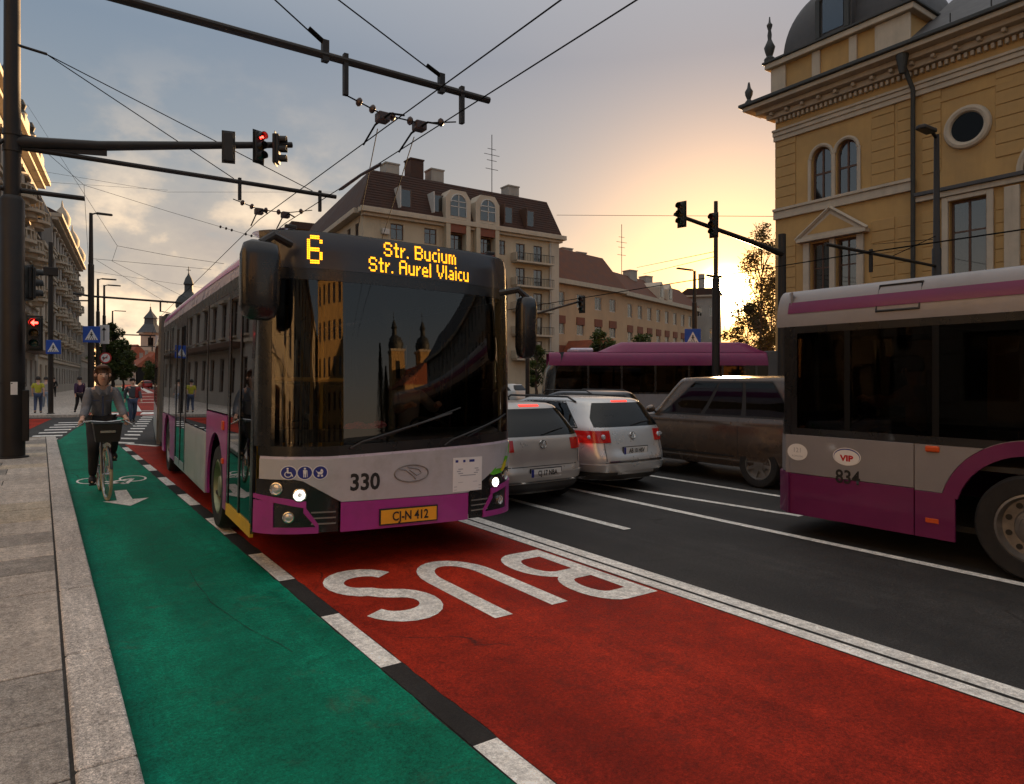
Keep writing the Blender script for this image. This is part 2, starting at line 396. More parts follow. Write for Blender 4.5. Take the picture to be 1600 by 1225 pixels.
# ladder crossings over the side street
for k in range(11):
    t = k/10*.97; a = Vector((lerp(1.74,4.05,t), lerp(21.9,37.2,t))); b = Vector((lerp(2.12,4.55,t), lerp(21.4,37.2,t)))
    d = 1.0*(1-.25*t)
    quad('ladder_bar', [tuple(a), tuple(b), (b.x+.045*d, b.y+.52), (a.x+.045*d, a.y+.52)], road)
for k in range(7):
    t = k/6; a = Vector((lerp(.02,.98,t), lerp(24.35,33.2,t)))
    quad('ladder_bar', [(a.x-.42,a.y), (a.x+.36,a.y-.15), (a.x+.40,a.y+.35), (a.x-.38,a.y+.5)], road)
quad('stop_line', [(1.9,21.45),(2.5,20.3),(2.62,20.45),(2.02,21.6)], road)
quad('edge_line', [(4.36,42.7),(4.58,42.7),(7.12,73),(14.6,169.4),(14.2,169.4),(6.92,73)], road)
quad('edge_line', [(11.2,98),(11.9,98),(27.2,273),(26.4,273)], road)
quad('edge_line', [(4.2,43.5),(9.4,41.9),(9.45,42.3),(4.25,43.9)], road)
for i, (x0, y0, w_, d_) in enumerate([(5.9,58,1.7,.9),(6.9,67,1.8,1),(7.6,77,2.0,1.2),(9.4,95,2.2,1.6),(10.6,115,2.4,2)]):
    quad('road_symbol', [(x0,y0),(x0+w_,y0-.2),(x0+w_*.7,y0+d_),(x0+w_*.3,y0+d_)], road)
for i in range(4):
    x0 = 2.2+i*1.9; quad('crossing_block', [(x0,39.3-i*.3),(x0+.95,39.1-i*.3),(x0+1.3,41.6-i*.3),(x0+.4,41.9-i*.3)], road)

# BUS lettering, read from the other end of the lane
def letter(par, strokes, x0, x1, y0, y1, name='letter'):
    """strokes are closed 2-D outlines in a 0..1 box (outer, then holes bridged); box turned 180 degrees"""
    cu = bpy.data.curves.new('c', 'CURVE'); cu.dimensions = '2D'; cu.fill_mode = 'BOTH'; cu.resolution_u = 1
    for st in strokes:
        sp = cu.splines.new('POLY'); sp.points.add(len(st)-1); sp.use_cyclic_u = True
        for p, (a, b) in zip(sp.points, st): p.co = (x1-(x1-x0)*a, y1-(y1-y0)*b, 0, 1)
    ob = bpy.data.objects.new('c', cu); COL.objects.link(ob); bpy.context.view_layer.update()
    me = bpy.data.meshes.new_from_object(ob.evaluated_get(bpy.context.evaluated_depsgraph_get()))
    bpy.data.objects.remove(ob)
    for v in me.vertices: v.co.z = .008
    if me.polygons and sum(p.normal.z for p in me.polygons) < 0: me.flip_normals()
    return link(name, me, 'white_paint', par)
def arc(cx, cy, rx, ry, a0, a1, n=10): return [(cx+rx*math.cos(R(lerp(a0,a1,i/n))), cy+ry*math.sin(R(lerp(a0,a1,i/n)))) for i in range(n+1)]
Ux = arc(.5,.34,.5,.34,180,360,14); Ui = arc(.5,.34,.27,.22,360,180,14)
letter(busl, [[(0,1)]+Ux+[(1,1),(.77,1)]+Ui+[(.23,1)]], 2.80, 3.50, 4.28, 5.95)
Bo = [(0,0),(0,1)]+arc(.55,.755,.36,.245,90,-70,10)+arc(.56,.27,.44,.27,75,-90,12)
Bh1 = [(.24,.60),(.24,.86)]+arc(.52,.73,.15,.13,90,-90,8); Bh2 = [(.24,.14),(.24,.44)]+arc(.54,.29,.20,.15,90,-90,8)
letter(busl, [Bo, Bh1, Bh2], 3.66, 4.29, 4.05, 5.75)
So = arc(.5,.73,.46,.27,20,270,16)+arc(.5,.27,.27,.12,90,-90,10)[0:0]
# S as a swept ribbon
ctr = arc(.5,.735,.37,.19,15,250,14)+[(.5,.515)]+arc(.5,.27,.38,.195,75,-160,14)
def ribbon(c, w0, asp):
    l_, r_ = [], []
    for i, p in enumerate(c):
        a = c[max(i-1,0)]; b = c[min(i+1,len(c)-1)]; tx, ty = b[0]-a[0], (b[1]-a[1])*asp; q = math.hypot(tx, ty) or 1
        nx, ny = -ty/q, tx/q
        l_.append((p[0]+nx*w0, p[1]+ny*w0/asp*1.55)); r_.append((p[0]-nx*w0, p[1]-ny*w0/asp*1.55))
    return l_+r_[::-1]
letter(busl, [ribbon(ctr, .125, 2.3)], 2.01, 2.68, 4.58, 6.12)
# arrow and bicycle symbol in the cycle lane
letter(bike, [[(.5,1),(1,.63),(.70,.63),(.62,0),(.34,0),(.36,.63),(0,.63)]], .74, 1.34, 11.0, 12.62, 'arrow')
for p_ in bike.children: pass
def ring2(cx, cy, rx, ry, t):
    mb = MB(); n = 24; vs = []
    for i in range(n):
        a = 2*pi*i/n; vs += [(cx+rx*math.cos(a), cy+ry*math.sin(a), .008), (cx+(rx-t)*math.cos(a), cy+(ry-t*2)*math.sin(a), .008)]
    mb.add(vs, [(2*i, (2*i+2) % (2*n), (2*i+3) % (2*n), 2*i+1) for i in range(n)]); return mb
sy = ring2(1.36, 14.0, .22, .42, .035); sy.add(ring2(.70, 14.1, .20, .40, .035).v, ring2(.70, 14.1, .20, .40, .035).f)
for a, b in (((.70,14.1),(1.0,13.75)),((1.0,13.75),(1.36,14.0)),((1.0,13.75),(1.20,13.35)),((1.20,13.35),(1.36,14.0)),((.82,13.5),(.70,14.1)),((.85,13.6),(1.18,13.5))):
    d = Vector((b[0]-a[0], b[1]-a[1])).normalized(); nn = Vector((-d.y, d.x))*.03
    o_ = len(sy.v); sy.v += [(a[0]+nn.x,a[1]+nn.y*2,.0085),(a[0]-nn.x,a[1]-nn.y*2,.0085),(b[0]-nn.x,b[1]-nn.y*2,.0085),(b[0]+nn.x,b[1]+nn.y*2,.0085)]; sy.f.append((o_,o_+1,o_+2,o_+3))
sy.build('bicycle_symbol', 'white_paint', bike)
# thin tar-filled crack wandering along the cycle lane
ck = MB(); pts = [(1.15,7.0),(1.13,6.7),(1.12,6.4),(1.13,6.1),(1.12,5.9),(1.16,5.6),(1.2,5.3),(1.23,5.1),(1.25,5.0),(1.33,4.7),(1.36,4.5)]
vs = []
for i, (x, y) in enumerate(pts): wq = .0012+.0022*random.random(); vs += [(x-wq,y,.0082),(x+wq,y,.0082)]
ck.add(vs, [(2*i,2*i+1,2*i+3,2*i+2) for i in range(len(pts)-1)]); ck.build('tar_crack', 'asphalt_seam', bike)

# ------------------------------------------------------------------ near pavement: kerb stones and slabs
walk = struct(MB().bx(-26,.355,-8,24.0,0,.112).build('pavement', 'joint'))
y = -1.2; ks = [1.55,1.5,1.62,1.48]
i = 0
while y < 23.9:
    l_ = min(ks[i % 4], 23.98-y)
    MB().bx(.117,.357,y+.005,y+l_-.005,.02,.1245).build('kerb_stone', 'granite', walk, bevel=.02, seg=3); y += l_; i += 1
slab_m = ['paving','paving_warm','paving_dark','paving']
rows = []
y = -.6
while y < 23.9:
    d_ = random.choice([.62,.78,.9,.7]); d_ = min(d_, 23.98-y)
    x = .108; first = True
    while x > -3.2:
        w_ = random.choice([.62,.9,.75,1.1]) if not (y < 4 and first) else 1.0
        hz = .118+random.uniform(-.002,.002)
        MB().bx(x-w_+.006,x-.006,y+.007,y+d_-.007,.06,hz).build('paving_slab', random.choice(slab_m), walk, bevel=.004, seg=1)
        x -= w_; first = False
    y += d_
# far pavement
q0 = SP(37.0,-3.6)
fw = MB().prism([(-14,41.5),(-.6,38.7),(1.4,37.9),(1.9,39.2),(4.2,73),(12.6,169.6),(8,169.6),(-3,73),(-14,73)], 0, .13).build('pavement', 'paving'); struct(fw)
# ------------------------------------------------------------------ vehicle materials
mat('bus_silver', (.48,.475,.50), .34, .12, var=.08, vscale=2, coat=.25, dirt=.45, dcol=(.20,.17,.14), dscale=2.2)
mat('bus_magenta', (.36,.034,.25), .36, .05, var=.08, vscale=2, coat=.25, dirt=.5, dcol=(.13,.035,.09), dscale=2.2)
mat('bus_lilac', (.62,.56,.66), .28, .1, var=.05, coat=.4)
mat('bus_black', (.012,.012,.013), .28, 0, var=.15, coat=.3, dirt=.3, dcol=(.04,.036,.032))
mat('trim_black', (.016,.015,.015), .5, var=.2)
mat('rubber', (.014,.013,.013), .85, var=.25, vscale=8, bump=.2)
mat('dark_interior', (.03,.028,.026), .8)
mat('seat_red', (.10,.035,.05), .8, var=.2)
mat('rail_yellow', (.62,.36,.02), .4)
mat('yellow_paint', (.70,.42,.02), .45, var=.1, dirt=.3)
mat('rim_grey', (.30,.29,.28), .42, .75, var=.2, vscale=6, dirt=.5)
mat('rim_green_reflect', (.30,.33,.20), .42, .6, var=.2, vscale=6, dirt=.4)  # greenish reflection on the front rim, put into its colour
mat('chrome', (.75,.74,.72), .15, 1.0)
mat('lamp_glass', (.72,.72,.72), .08, .6)
mat('lamp_lit', (1,1,1), .3, emit=(1.0,.96,.88), estr=3.2)
mat('amber_lens', (.62,.09,.015), .3)
mat('red_lens', (.52,.012,.01), .16, coat=.5)
mat('red_lit', (.6,.02,.02), .3, emit=(1,.04,.02), estr=.55)
mat('plate_orange', (.80,.36,.02), .4, var=.06)
mat('plate_white', (.72,.71,.68), .4, var=.06)
mat('ink', (.012,.012,.012), .6)
mat('white_sticker', (.76,.75,.74), .5, var=.04)
mat('blue_sticker', (.02,.03,.22), .45)
mat('print_grey', (.35,.36,.40), .6)
mat('led_amber', (.9,.36,.02), .5, emit=(1.0,.34,.008), estr=1.15)
mat('led_panel', (.035,.034,.040), .25, coat=.3)
mat('leaf_green', (.10,.42,.02), .5)
mat('leaf_yellow', (.62,.50,.02), .5)
mat('pink_cloth', (.75,.12,.18), .8, var=.2, vscale=20)
mat('bellows', (.085,.08,.078), .75, var=.2)
mat('roof_metal', (.18,.16,.18), .5, .3, var=.1)
mat('pole_metal', (.028,.026,.025), .5, .3, var=.2, vscale=4)
glass_mat('bus_glass', (.50,.46,.40), .85, .008, .04)
glass_mat('side_glass', (.16,.15,.14), .95, .012, .10)
glass_mat('dark_glass', (.36,.31,.25), .42, .015, .0)
glass_mat('car_glass', (.16,.17,.17), .8, .012, .0)

FONT = {'S':['01110','10001','10000','01110','00001','10001','01110'],'t':['010','010','111','010','010','010','011'],'r':['000','000','101','110','100','100','100'],
 '.':['0','0','0','0','0','0','1'],' ':['00']*7,'B':['11110','10001','10001','11110','10001','10001','11110'],'u':['0000','0000','1001','1001','1001','1001','0111'],
 'c':['000','000','011','100','100','100','011'],'i':['1','0','1','1','1','1','1'],'m':['00000','00000','11010','10101','10101','10101','10101'],
 'A':['01110','10001','10001','11111','10001','10001','10001'],'e':['0000','0000','0110','1001','1111','1000','0111'],'l':['1','1','1','1','1','1','1'],
 'V':['10001','10001','10001','10001','01010','01010','00100'],'a':['0000','0000','0110','0001','0111','1001','0111'],
 '6':['01110','10001','10000','11110','10001','10001','01110'],
 'n':['0000']*2+['1110','1001','1001','1001','1001']}
def led_quads(string, px, pz, bold=2):
    """dot-matrix quads in a plane, x right z up, centred"""
    cols = []
    for ch in string:
        g = FONT[ch]
        for c in range(len(g[0])): cols.append([g[r][c] == '1' for r in range(7)])
        cols.append([False]*7)
    W_ = len(cols)*bold-bold; q = []
    for i, c in enumerate(cols):
        for r in range(7):
            if c[r]:
                for b in range(bold):
                    for b2 in range(2):
                        q.append(((i*bold+b-W_/2)*px/bold, (3-r+b2*.5)*pz, px/bold*.40, pz*.5*.38))
    return q
def plate(par, M, string, w_=.52, h_=.112, bg_='plate_white', band=True, sz=.095, sx=.78):
    """number plate: panel, blue band, characters; local x right, z up, faces -y"""
    MM = M
    a = MB().bx(-w_/2-.012, w_/2+.012, -.004, .012, -h_/2-.012, h_/2+.012, MM).build('number_plate', 'trim_black', par)
    MB().bx(-w_/2, w_/2, -.008, -.002, -h_/2, h_/2, MM).build('plate_panel', bg_, a)
    if band: MB().bx(-w_/2+.002, -w_/2+.045, -.0105, -.006, -h_/2+.002, h_/2-.002, MM).build('plate_band', 'blue_sticker', a)
    text('plate_text', string, sz, 'ink', a, MM @ TR(.02 if band else .01, -.0115, -.003, rx=90), sx=sx, bold=.0025)
    return a
def wheel(par, loc, r=.48, w_=.28, side=1, rim='rim_grey', holes=10, name='wheel'):
    """wheel turning about the x axis; side=-1 shows its face to -x"""
    M = TR(*loc) @ Matrix.Rotation(R(90*side), 4, 'Y')
    t = MB().lathe([(r*.62,-w_/2),(r*.93,-w_/2),(r*.985,-w_*.4),(r,-w_*.2),(r,w_*.2),(r*.985,w_*.4),(r*.93,w_/2),(r*.66,w_/2),(r*.62,w_*.44),(r*.62,-w_/2)], 40, M, cap=False)
    e = t.build(name, 'rubber', par, smooth=True)
    ri = MB().lathe([(r*.645,w_*.47),(r*.60,w_*.49),(r*.585,w_*.40),(r*.56,w_*.22),(r*.37,w_*.20),(r*.34,w_*.30),(r*.26,w_*.33),(r*.24,w_*.42),(r*.10,w_*.44),(.002,w_*.44)], 40, M, cap=False)
    rr = ri.build('rim', rim, e, smooth=True)
    if holes == 7:
        pts = []
        for k in range(28):
            q = 2*pi*k/28; rr_ = r*.60 if k % 4 in (0,1) else r*.20; pts.append((rr_*math.cos(q), rr_*math.sin(q)))
        MB().prism(pts, w_*.24, w_*.40, M).build('spokes', rim, rr); holes = 0
    for k in range(holes):
        a = 2*pi*k/holes; MB().lathe([(r*.055,w_*.20),(r*.055,w_*.232)], 10, M @ TR(r*.47*math.cos(a), r*.47*math.sin(a), .004)).build('rim_hole', 'ink', rr)
    return e

# ------------------------------------------------------------------ trolleybus (articulated), faces -y in its own frame
bus = empty('trolleybus', 'articulated silver and magenta trolleybus numbered 330 coming forward in the red bus lane', 'trolleybus', (2.90,5.98,0), R(-2.8))
bus.rotation_euler = (0, R(1.2), R(-2.8)); bus.scale = (1.06, 1.0, 1.035)
BW = 1.275; BD = .46
def lean(z): return 0 if z < 1.0 else .13*((z-1.0)/2.0)**1.3
def fplan(x):
    q = min(1, abs(x)/BW); return BD*(1-(max(0, 1-q**3.2))**.5)
def FS(x, z):
    """front surface"""
    def P(x, z):
        top = max(0, z-2.98); return Vector((x, fplan(x)+lean(z)+top*top*9, z))
    x = max(-BW*.9999, min(BW*.9999, x)); e = .004
    p = P(x, z)
    q = abs(x)/BW
    sl = BD*.5*(max(1e-4, 1-q**3.2))**-.5*3.2*q**2.2/BW*(1 if x > 0 else -1)
    lz = (lean(z+e)-lean(z-e))/(2*e)
    n = Vector((sl, -1, lz)).normalized()
    return p, n
def XS(t): # t in -1..1 -> x, denser at the corners
    return BW*math.copysign(abs(math.sin(t*pi/2))**(.92), t)
def fpatch(name, x0, x1, z0, z1, m, nx=16, nz=4, off=.006, par=None, under=.012, smooth=True):
    return patch(FS, x0, x1, z0, z1, nx, nz, off, under).build(name, m, par or bus, smooth=smooth, angle=35)
# grey front panel, slanted upper edge
def gtop(x): return 1.02+max(0, x+.75)*.045
def gbot(x):
    a = abs(x)
    return .64 if a < .62 else (.64+(a-.62)*.62 if a < .95 else .845)
fpatch('front_panel', -1.235, 1.235, gbot, gtop, 'bus_silver', 40, 4, .012)
fpatch('panel_lip', -1.235, 1.235, gtop, lambda x: gtop(x)+.022, 'bus_lilac', 40, 1, .006)
# bumper
bm_ = fpatch('bumper', -.62, .62, .375, lambda x: .635, 'bus_magenta', 20, 4, .012)
for s in (-1, 1):
    lo, hi = (-.78, -.60) if s < 0 else (.60, .78)
    fpatch('bumper_wing', min(s*.80, s*1.262), max(s*.80, s*1.262), .375, lambda x: .375+.055, 'bus_magenta', 14, 2, .016)
    fpatch('bumper_wing', min(s*1.14, s*1.262), max(s*1.14, s*1.262), .43, .66, 'bus_magenta', 8, 4, .016)
    fpatch('bumper_wing', min(s*.90, s*1.262), max(s*.90, s*1.262), lambda x: .595+(abs(x)-.9)*.22, lambda x: .655+(abs(x)-.9)*.16, 'bus_magenta', 12, 2, .018)
    # slanted inner end joining the two blades
    fpatch('bumper_wing', min(s*.80, s*.92), max(s*.80, s*.92), lambda x: .40+(abs(x)-.80)*1.3, lambda x: .45+(abs(x)-.80)*1.45, 'bus_magenta', 6, 2, .017)
    fpatch('lamp_housing', min(s*.64, s*1.255), max(s*.64, s*1.255), .38, lambda x: gbot(x)-.006, 'bus_black', 20, 6, .004)
    for zz in (.45, .50, .55):
        fpatch('grille_bar', min(s*.66, s*.86), max(s*.66, s*.86), zz, zz+.012, 'rim_grey', 6, 1, .010)
    for (x, z, r, lit) in ((.95,.712,.050,True),(1.12,.765,.048,False),(1.03,.52,.042,False)):
        p, n = FS(s*x, z); M = frame(p+n*.004, n.cross(Vector((0,0,1))), n)
        h = MB().lathe([(r*1.18,0),(r*1.18,.018),(r*1.0,.02),(r*.98,.008)], 24, M).build('headlight', 'chrome', bus, smooth=True)
        MB().lathe([(r*.95,.006),(r*.7,.014),(r*.2,.018)], 24, M).build('lens', 'lamp_glass', h, smooth=True)
        if lit:
            q = MB()
            q.tube([M @ Vector((r*.72*math.cos(a*pi/12), r*.72*math.sin(a*pi/12), .022)) for a in range(24)], r*.13, 6, closed=True)
            q.build('lamp_ring', 'lamp_lit', h, smooth=True)
# windscreen surround and glass
fpatch('windscreen_cowl', -1.25, 1.25, lambda x: gtop(x)+.024, lambda x: gtop(x)+.11, 'bus_black', 40, 2, .002)
for s in (-1, 1):
    fpatch('windscreen_pillar', min(s*1.17, s*1.272), max(s*1.17, s*1.272), gtop(s*1.2)+.105, 2.68, 'bus_black', 8, 16, .002, under=.06)
fpatch('windscreen_header', -1.17, 1.17, 2.60, 2.68, 'bus_black', 30, 2, .003, under=.05)
fpatch('windscreen', -1.172, 1.172, lambda x: gtop(x)+.108, 2.605, 'bus_glass', 40, 20, -.002, under=.006)
# destination display
dsp = fpatch('display_surround', -1.25, 1.25, 2.68, 3.045, 'bus_black', 40, 4, .004)
fpatch('display_glass', -1.12, 1.16, 2.70, 3.025, 'led_panel', 36, 4, .008, dsp)
ld = MB()
for string, cx, cz, px, pz, bold in (('6', -.84, 2.862, .025, .037, 2), ('Str. Bucium', .13, 2.938, .0160, .0192, 2), ('Str. Aurel Vlaicu', .13, 2.782, .0152, .0192, 2)):
    for (x, z, hx, hz) in led_quads(string, px, pz, bold):
        vs = []
        for a, b in ((-hx,-hz),(hx,-hz),(hx,hz),(-hx,hz)):
            p, n = FS(cx+x+a, cz+z+b); vs.append(p+n*.012)
        ld.add(vs, [(0,1,2,3)])
ld.build('display_text', 'led_amber', dsp)
# roof dome
def dome(a, b):
    t = -1+2*a; x = XS(t); p, n = FS(x, 3.045); k = b
    c = Vector((x*(1-.16*k*k), p.y+.02+.55*k, 3.045+.075*math.sin(k*pi/2)*(1-.35*(abs(x)/BW)**4)))
    return c if k > 0 else p+n*.006
MB().grid(dome, 40, 8).build('roof_dome', 'bus_lilac', bus, smooth=True)
for x in (-1.02, .98):
    p, n = FS(x, 3.06); MB().bc((p.x, p.y+.02, p.z+.02), (.10,.05,.035)).build('marker_lamp', 'trim_black', bus, bevel=.01)
def fmap(x0, z0, off):
    def f(c):
        p, n = FS(x0+c.x, z0+c.y); return p+n*(off+c.z)
    return f
# fleet number, badges, maker's oval, notice, sticker
link('fleet_number', map_mesh(text_mesh('330', .205, sx=.88, bold=.006), fmap(-.415, .80, .0145)), 'ink', bus)
for k, x in enumerate((-1.035,-.915,-.795)):
    def disc(r, off, name, m, par):
        mb = MB(); vs = []; n_ = 28
        for i in range(n_):
            p, n = FS(x+r*math.cos(2*pi*i/n_), .905+r*math.sin(2*pi*i/n_)); vs.append(p+n*off)
        mb.add(vs, [tuple(range(n_))]); return mb.build(name, m, par)
    bd = disc(.062, .0145, 'badge', 'white_sticker', bus); disc(.055, .016, 'badge_disc', 'blue_sticker', bd)
    ic = MB(); F = fmap(x, .905, .0178)
    def blob(poly): ic.add([F(Vector((a, b, 0))) for a, b in poly], [tuple(range(len(poly)))])
    def circ(cx, cy, r, n_=12): return [(cx+r*math.cos(2*pi*i/n_), cy+r*math.sin(2*pi*i/n_)) for i in range(n_)]
    if k == 0:
        blob(circ(-.008,.036,.008)); blob([(-.014,.026),(-.002,.026),(.0,-.004),(-.012,-.004)]); blob([(-.012,-.004),(.020,-.004),(.020,.006),(-.012,.006)]); blob([(.014,-.004),(.022,-.002),(.034,-.030),(.026,-.034)])
        for i in range(14):
            a0 = R(100+i*18); a1 = R(118+i*18); r0, r1 = .020, .027
            blob([(-.004+r0*math.cos(a0),-.014+r0*math.sin(a0)),(-.004+r1*math.cos(a0),-.014+r1*math.sin(a0)),(-.004+r1*math.cos(a1),-.014+r1*math.sin(a1)),(-.004+r0*math.cos(a1),-.014+r0*math.sin(a1))])
    elif k == 1:
        blob(circ(0,.036,.009)); blob([(-.014,.024),(.014,.024),(.012,-.008),(-.012,-.008)]); blob([(-.011,-.008),(-.002,-.008),(-.003,-.040),(-.010,-.040)]); blob([(.002,-.008),(.011,-.008),(.010,-.040),(.003,-.040)]); blob([(.015,.022),(.019,.020),(.022,-.038),(.019,-.038)])
    else:
        blob([(-.026,.006),(.024,.006),(.014,-.016),(-.016,-.016)]); blob([(-.002,.008),(.024,.008),(.018,.026),(.006,.032)]); blob(circ(-.014,-.028,.009)); blob(circ(.014,-.028,.009)); blob([(-.036,.018),(-.026,.004),(-.022,.006),(-.033,.020)])
    ic.build('badge_symbol', 'white_sticker', bd)
ov = MB(); n_ = 40; F = fmap(.02, .862, .014)
ov.tube([F(Vector((.165*math.cos(2*pi*i/n_), .078*math.sin(2*pi*i/n_), .002))) for i in range(n_)], .0065, 6, closed=True)
ov.tube([F(Vector(p)) for p in ((-.13,.045,.002),(-.06,.035,.002),(.02,-.03,.002),(.04,-.055,.002))], .006, 6)
ov.tube([F(Vector(p)) for p in ((-.04,.06,.002),(.07,.035,.002),(.095,.0,.002),(.05,-.02,.002),(-.02,.03,.002))], .006, 6)
ov.build('maker_oval', 'rim_grey', bus, smooth=True)
nt_ = fpatch('notice_sheet', .445, .775, .655, .985, 'white_sticker', 8, 8, .0145, under=.001)
pr = MB()
F = fmap(0, 0, .0165)
def strip(x0, x1, z0, z1): pr.add([F(Vector((a, b, 0))) for a, b in ((x0,z0),(x1,z0),(x1,z1),(x0,z1))], [(0,1,2,3)])
for i, (a, b) in enumerate(((.50,.73),(.485,.74),(.50,.725),(.52,.70))): strip(a, b, .868-i*.021, .877-i*.021)
strip(.455,.765,.700,.706); strip(.50,.72,.742,.746); strip(.455,.765,.672,.676)
pr.build('notice_print', 'print_grey', nt_)
for a, b in ((.468,.498),(.552,.578),(.622,.682)): MB().add([F(Vector(q)) for q in ((a,.938,0),(b,.938,0),(b,.962,0),(a,.962,0))], [(0,1,2,3)]).build('notice_emblem', 'blue_sticker', nt_)
lf = MB(); F = fmap(0, 0, .0145)
for poly in ([(1.06,.86),(1.10,.95),(1.15,1.05),(1.215,1.09),(1.20,1.0),(1.14,.90)], [(.88,.80),(.95,.855),(1.06,.885),(1.14,.87),(1.05,.80),(.93,.785)]):
    lf.add([F(Vector((a, b, 0))) for a, b in poly], [tuple(range(len(poly)))])
ls_ = lf.build('leaf_sticker', 'leaf_green', bus)
lf2 = MB(); F = fmap(0, 0, .0156); lf2.add([F(Vector((a, b, 0))) for a, b in [(1.03,.82),(1.08,.90),(1.13,.93),(1.12,.86),(1.07,.81)]], [tuple(range(5))]); lf2.build('sticker_tip', 'leaf_yellow', ls_)
p, n = FS(0, .48); plate(bus, TR(0, p.y-.024, .478), 'CJ-N 412', .54, .125, 'plate_orange', False, .115, .80)
# wipers
for xa, xb in ((-.55,.42),(.35,1.02)):
    wp = MB(); a, n = FS(xa, 1.11); wp.tube([a+n*.02]+[FS(lerp(xa,xb,t), lerp(1.14,1.42 if xa < 0 else 1.36,t))[0]+Vector((0,-.035,0)) for t in (.1,.4,.7,1)], .011, 6)
    wp.tube([FS(lerp(xa+.25,xb+.1,t), lerp(1.19,1.47 if xa < 0 else 1.40,t))[0]+Vector((0,-.022,0)) for t in (0,.33,.66,1)], .008, 6)
    wp.build('wiper', 'trim_black', bus)
# mirrors
def mirror(s, x, z0, z1, wd):
    k = MB(); prof = []
    def ring(z, hw, hd):
        return [(x+hw*math.copysign(abs(math.cos(a))**.5, math.cos(a)), .02+hd*math.copysign(abs(math.sin(a))**.5, math.sin(a)), z) for a in [2*pi*i/20 for i in range(20)]]
    zs = [(z0,.45,.4),(z0+.03,.8,.8),(z0+.12,.97,1),((z0+z1)/2,1,1),(z1-.12,1,1),(z1-.03,.85,.85),(z1,.5,.45)]
    vs = []
    for z, a, b in zs: vs += ring(z, wd*a, .085*b)
    fs = [(i*20+j, i*20+(j+1) % 20, (i+1)*20+(j+1) % 20, (i+1)*20+j) for i in range(len(zs)-1) for j in range(20)]+[tuple(range(19,-1,-1)), tuple((len(zs)-1)*20+j for j in range(20))]
    k.add(vs, fs); o = k.build('mirror', 'bus_black', bus, smooth=True, angle=60)
    MB().tube([(x,.0,z1-.02),(x-s*.10,.02,z1+.06),(x-s*.26,.12,z1+.02)], .035, 8).build('mirror_arm', 'trim_black', o, smooth=True)
mirror(-1, -1.33, 2.20, 2.86, .155); mirror(1, 1.25, 1.98, 2.62, .10)

# ---- body sides, front section: x = +-BW planes, y from BD backwards
L1 = 9.7
def side_part(name, y0, y1, z0, z1, m, s, off=.0, th=.03, par=None, bevel=0):
    x0, x1 = (BW+off-th, BW+off) if s > 0 else (-BW-off, -BW-off+th)
    return MB().bx(x0, x1, y0, y1, z0, z1).build(name, m, par or bus, bevel=bevel)
def arch_panel(name, y0, y1, z0, z1, yc, zc, r, m, s, off=0, th=.03, par=None):
    """side panel with a round wheel opening"""
    x0, x1 = (BW+off-th, BW+off) if s > 0 else (-BW-off, -BW-off+th)
    pts = [(y0,z0)]
    a0 = math.asin((zc-z0)/r) if zc > z0 else 0
    for i in range(21):
        a = pi+a0-(pi+2*a0)*i/20; pts.append((yc+r*math.cos(a), zc+r*math.sin(a)))
    pts += [(y1,z0),(y1,z1),(y0,z1)]
    return MB().prism(pts, x0, x1, Matrix(((0,0,1,0),(1,0,0,0),(0,1,0,0),(0,0,0,1)))).build(name, m, par or bus)
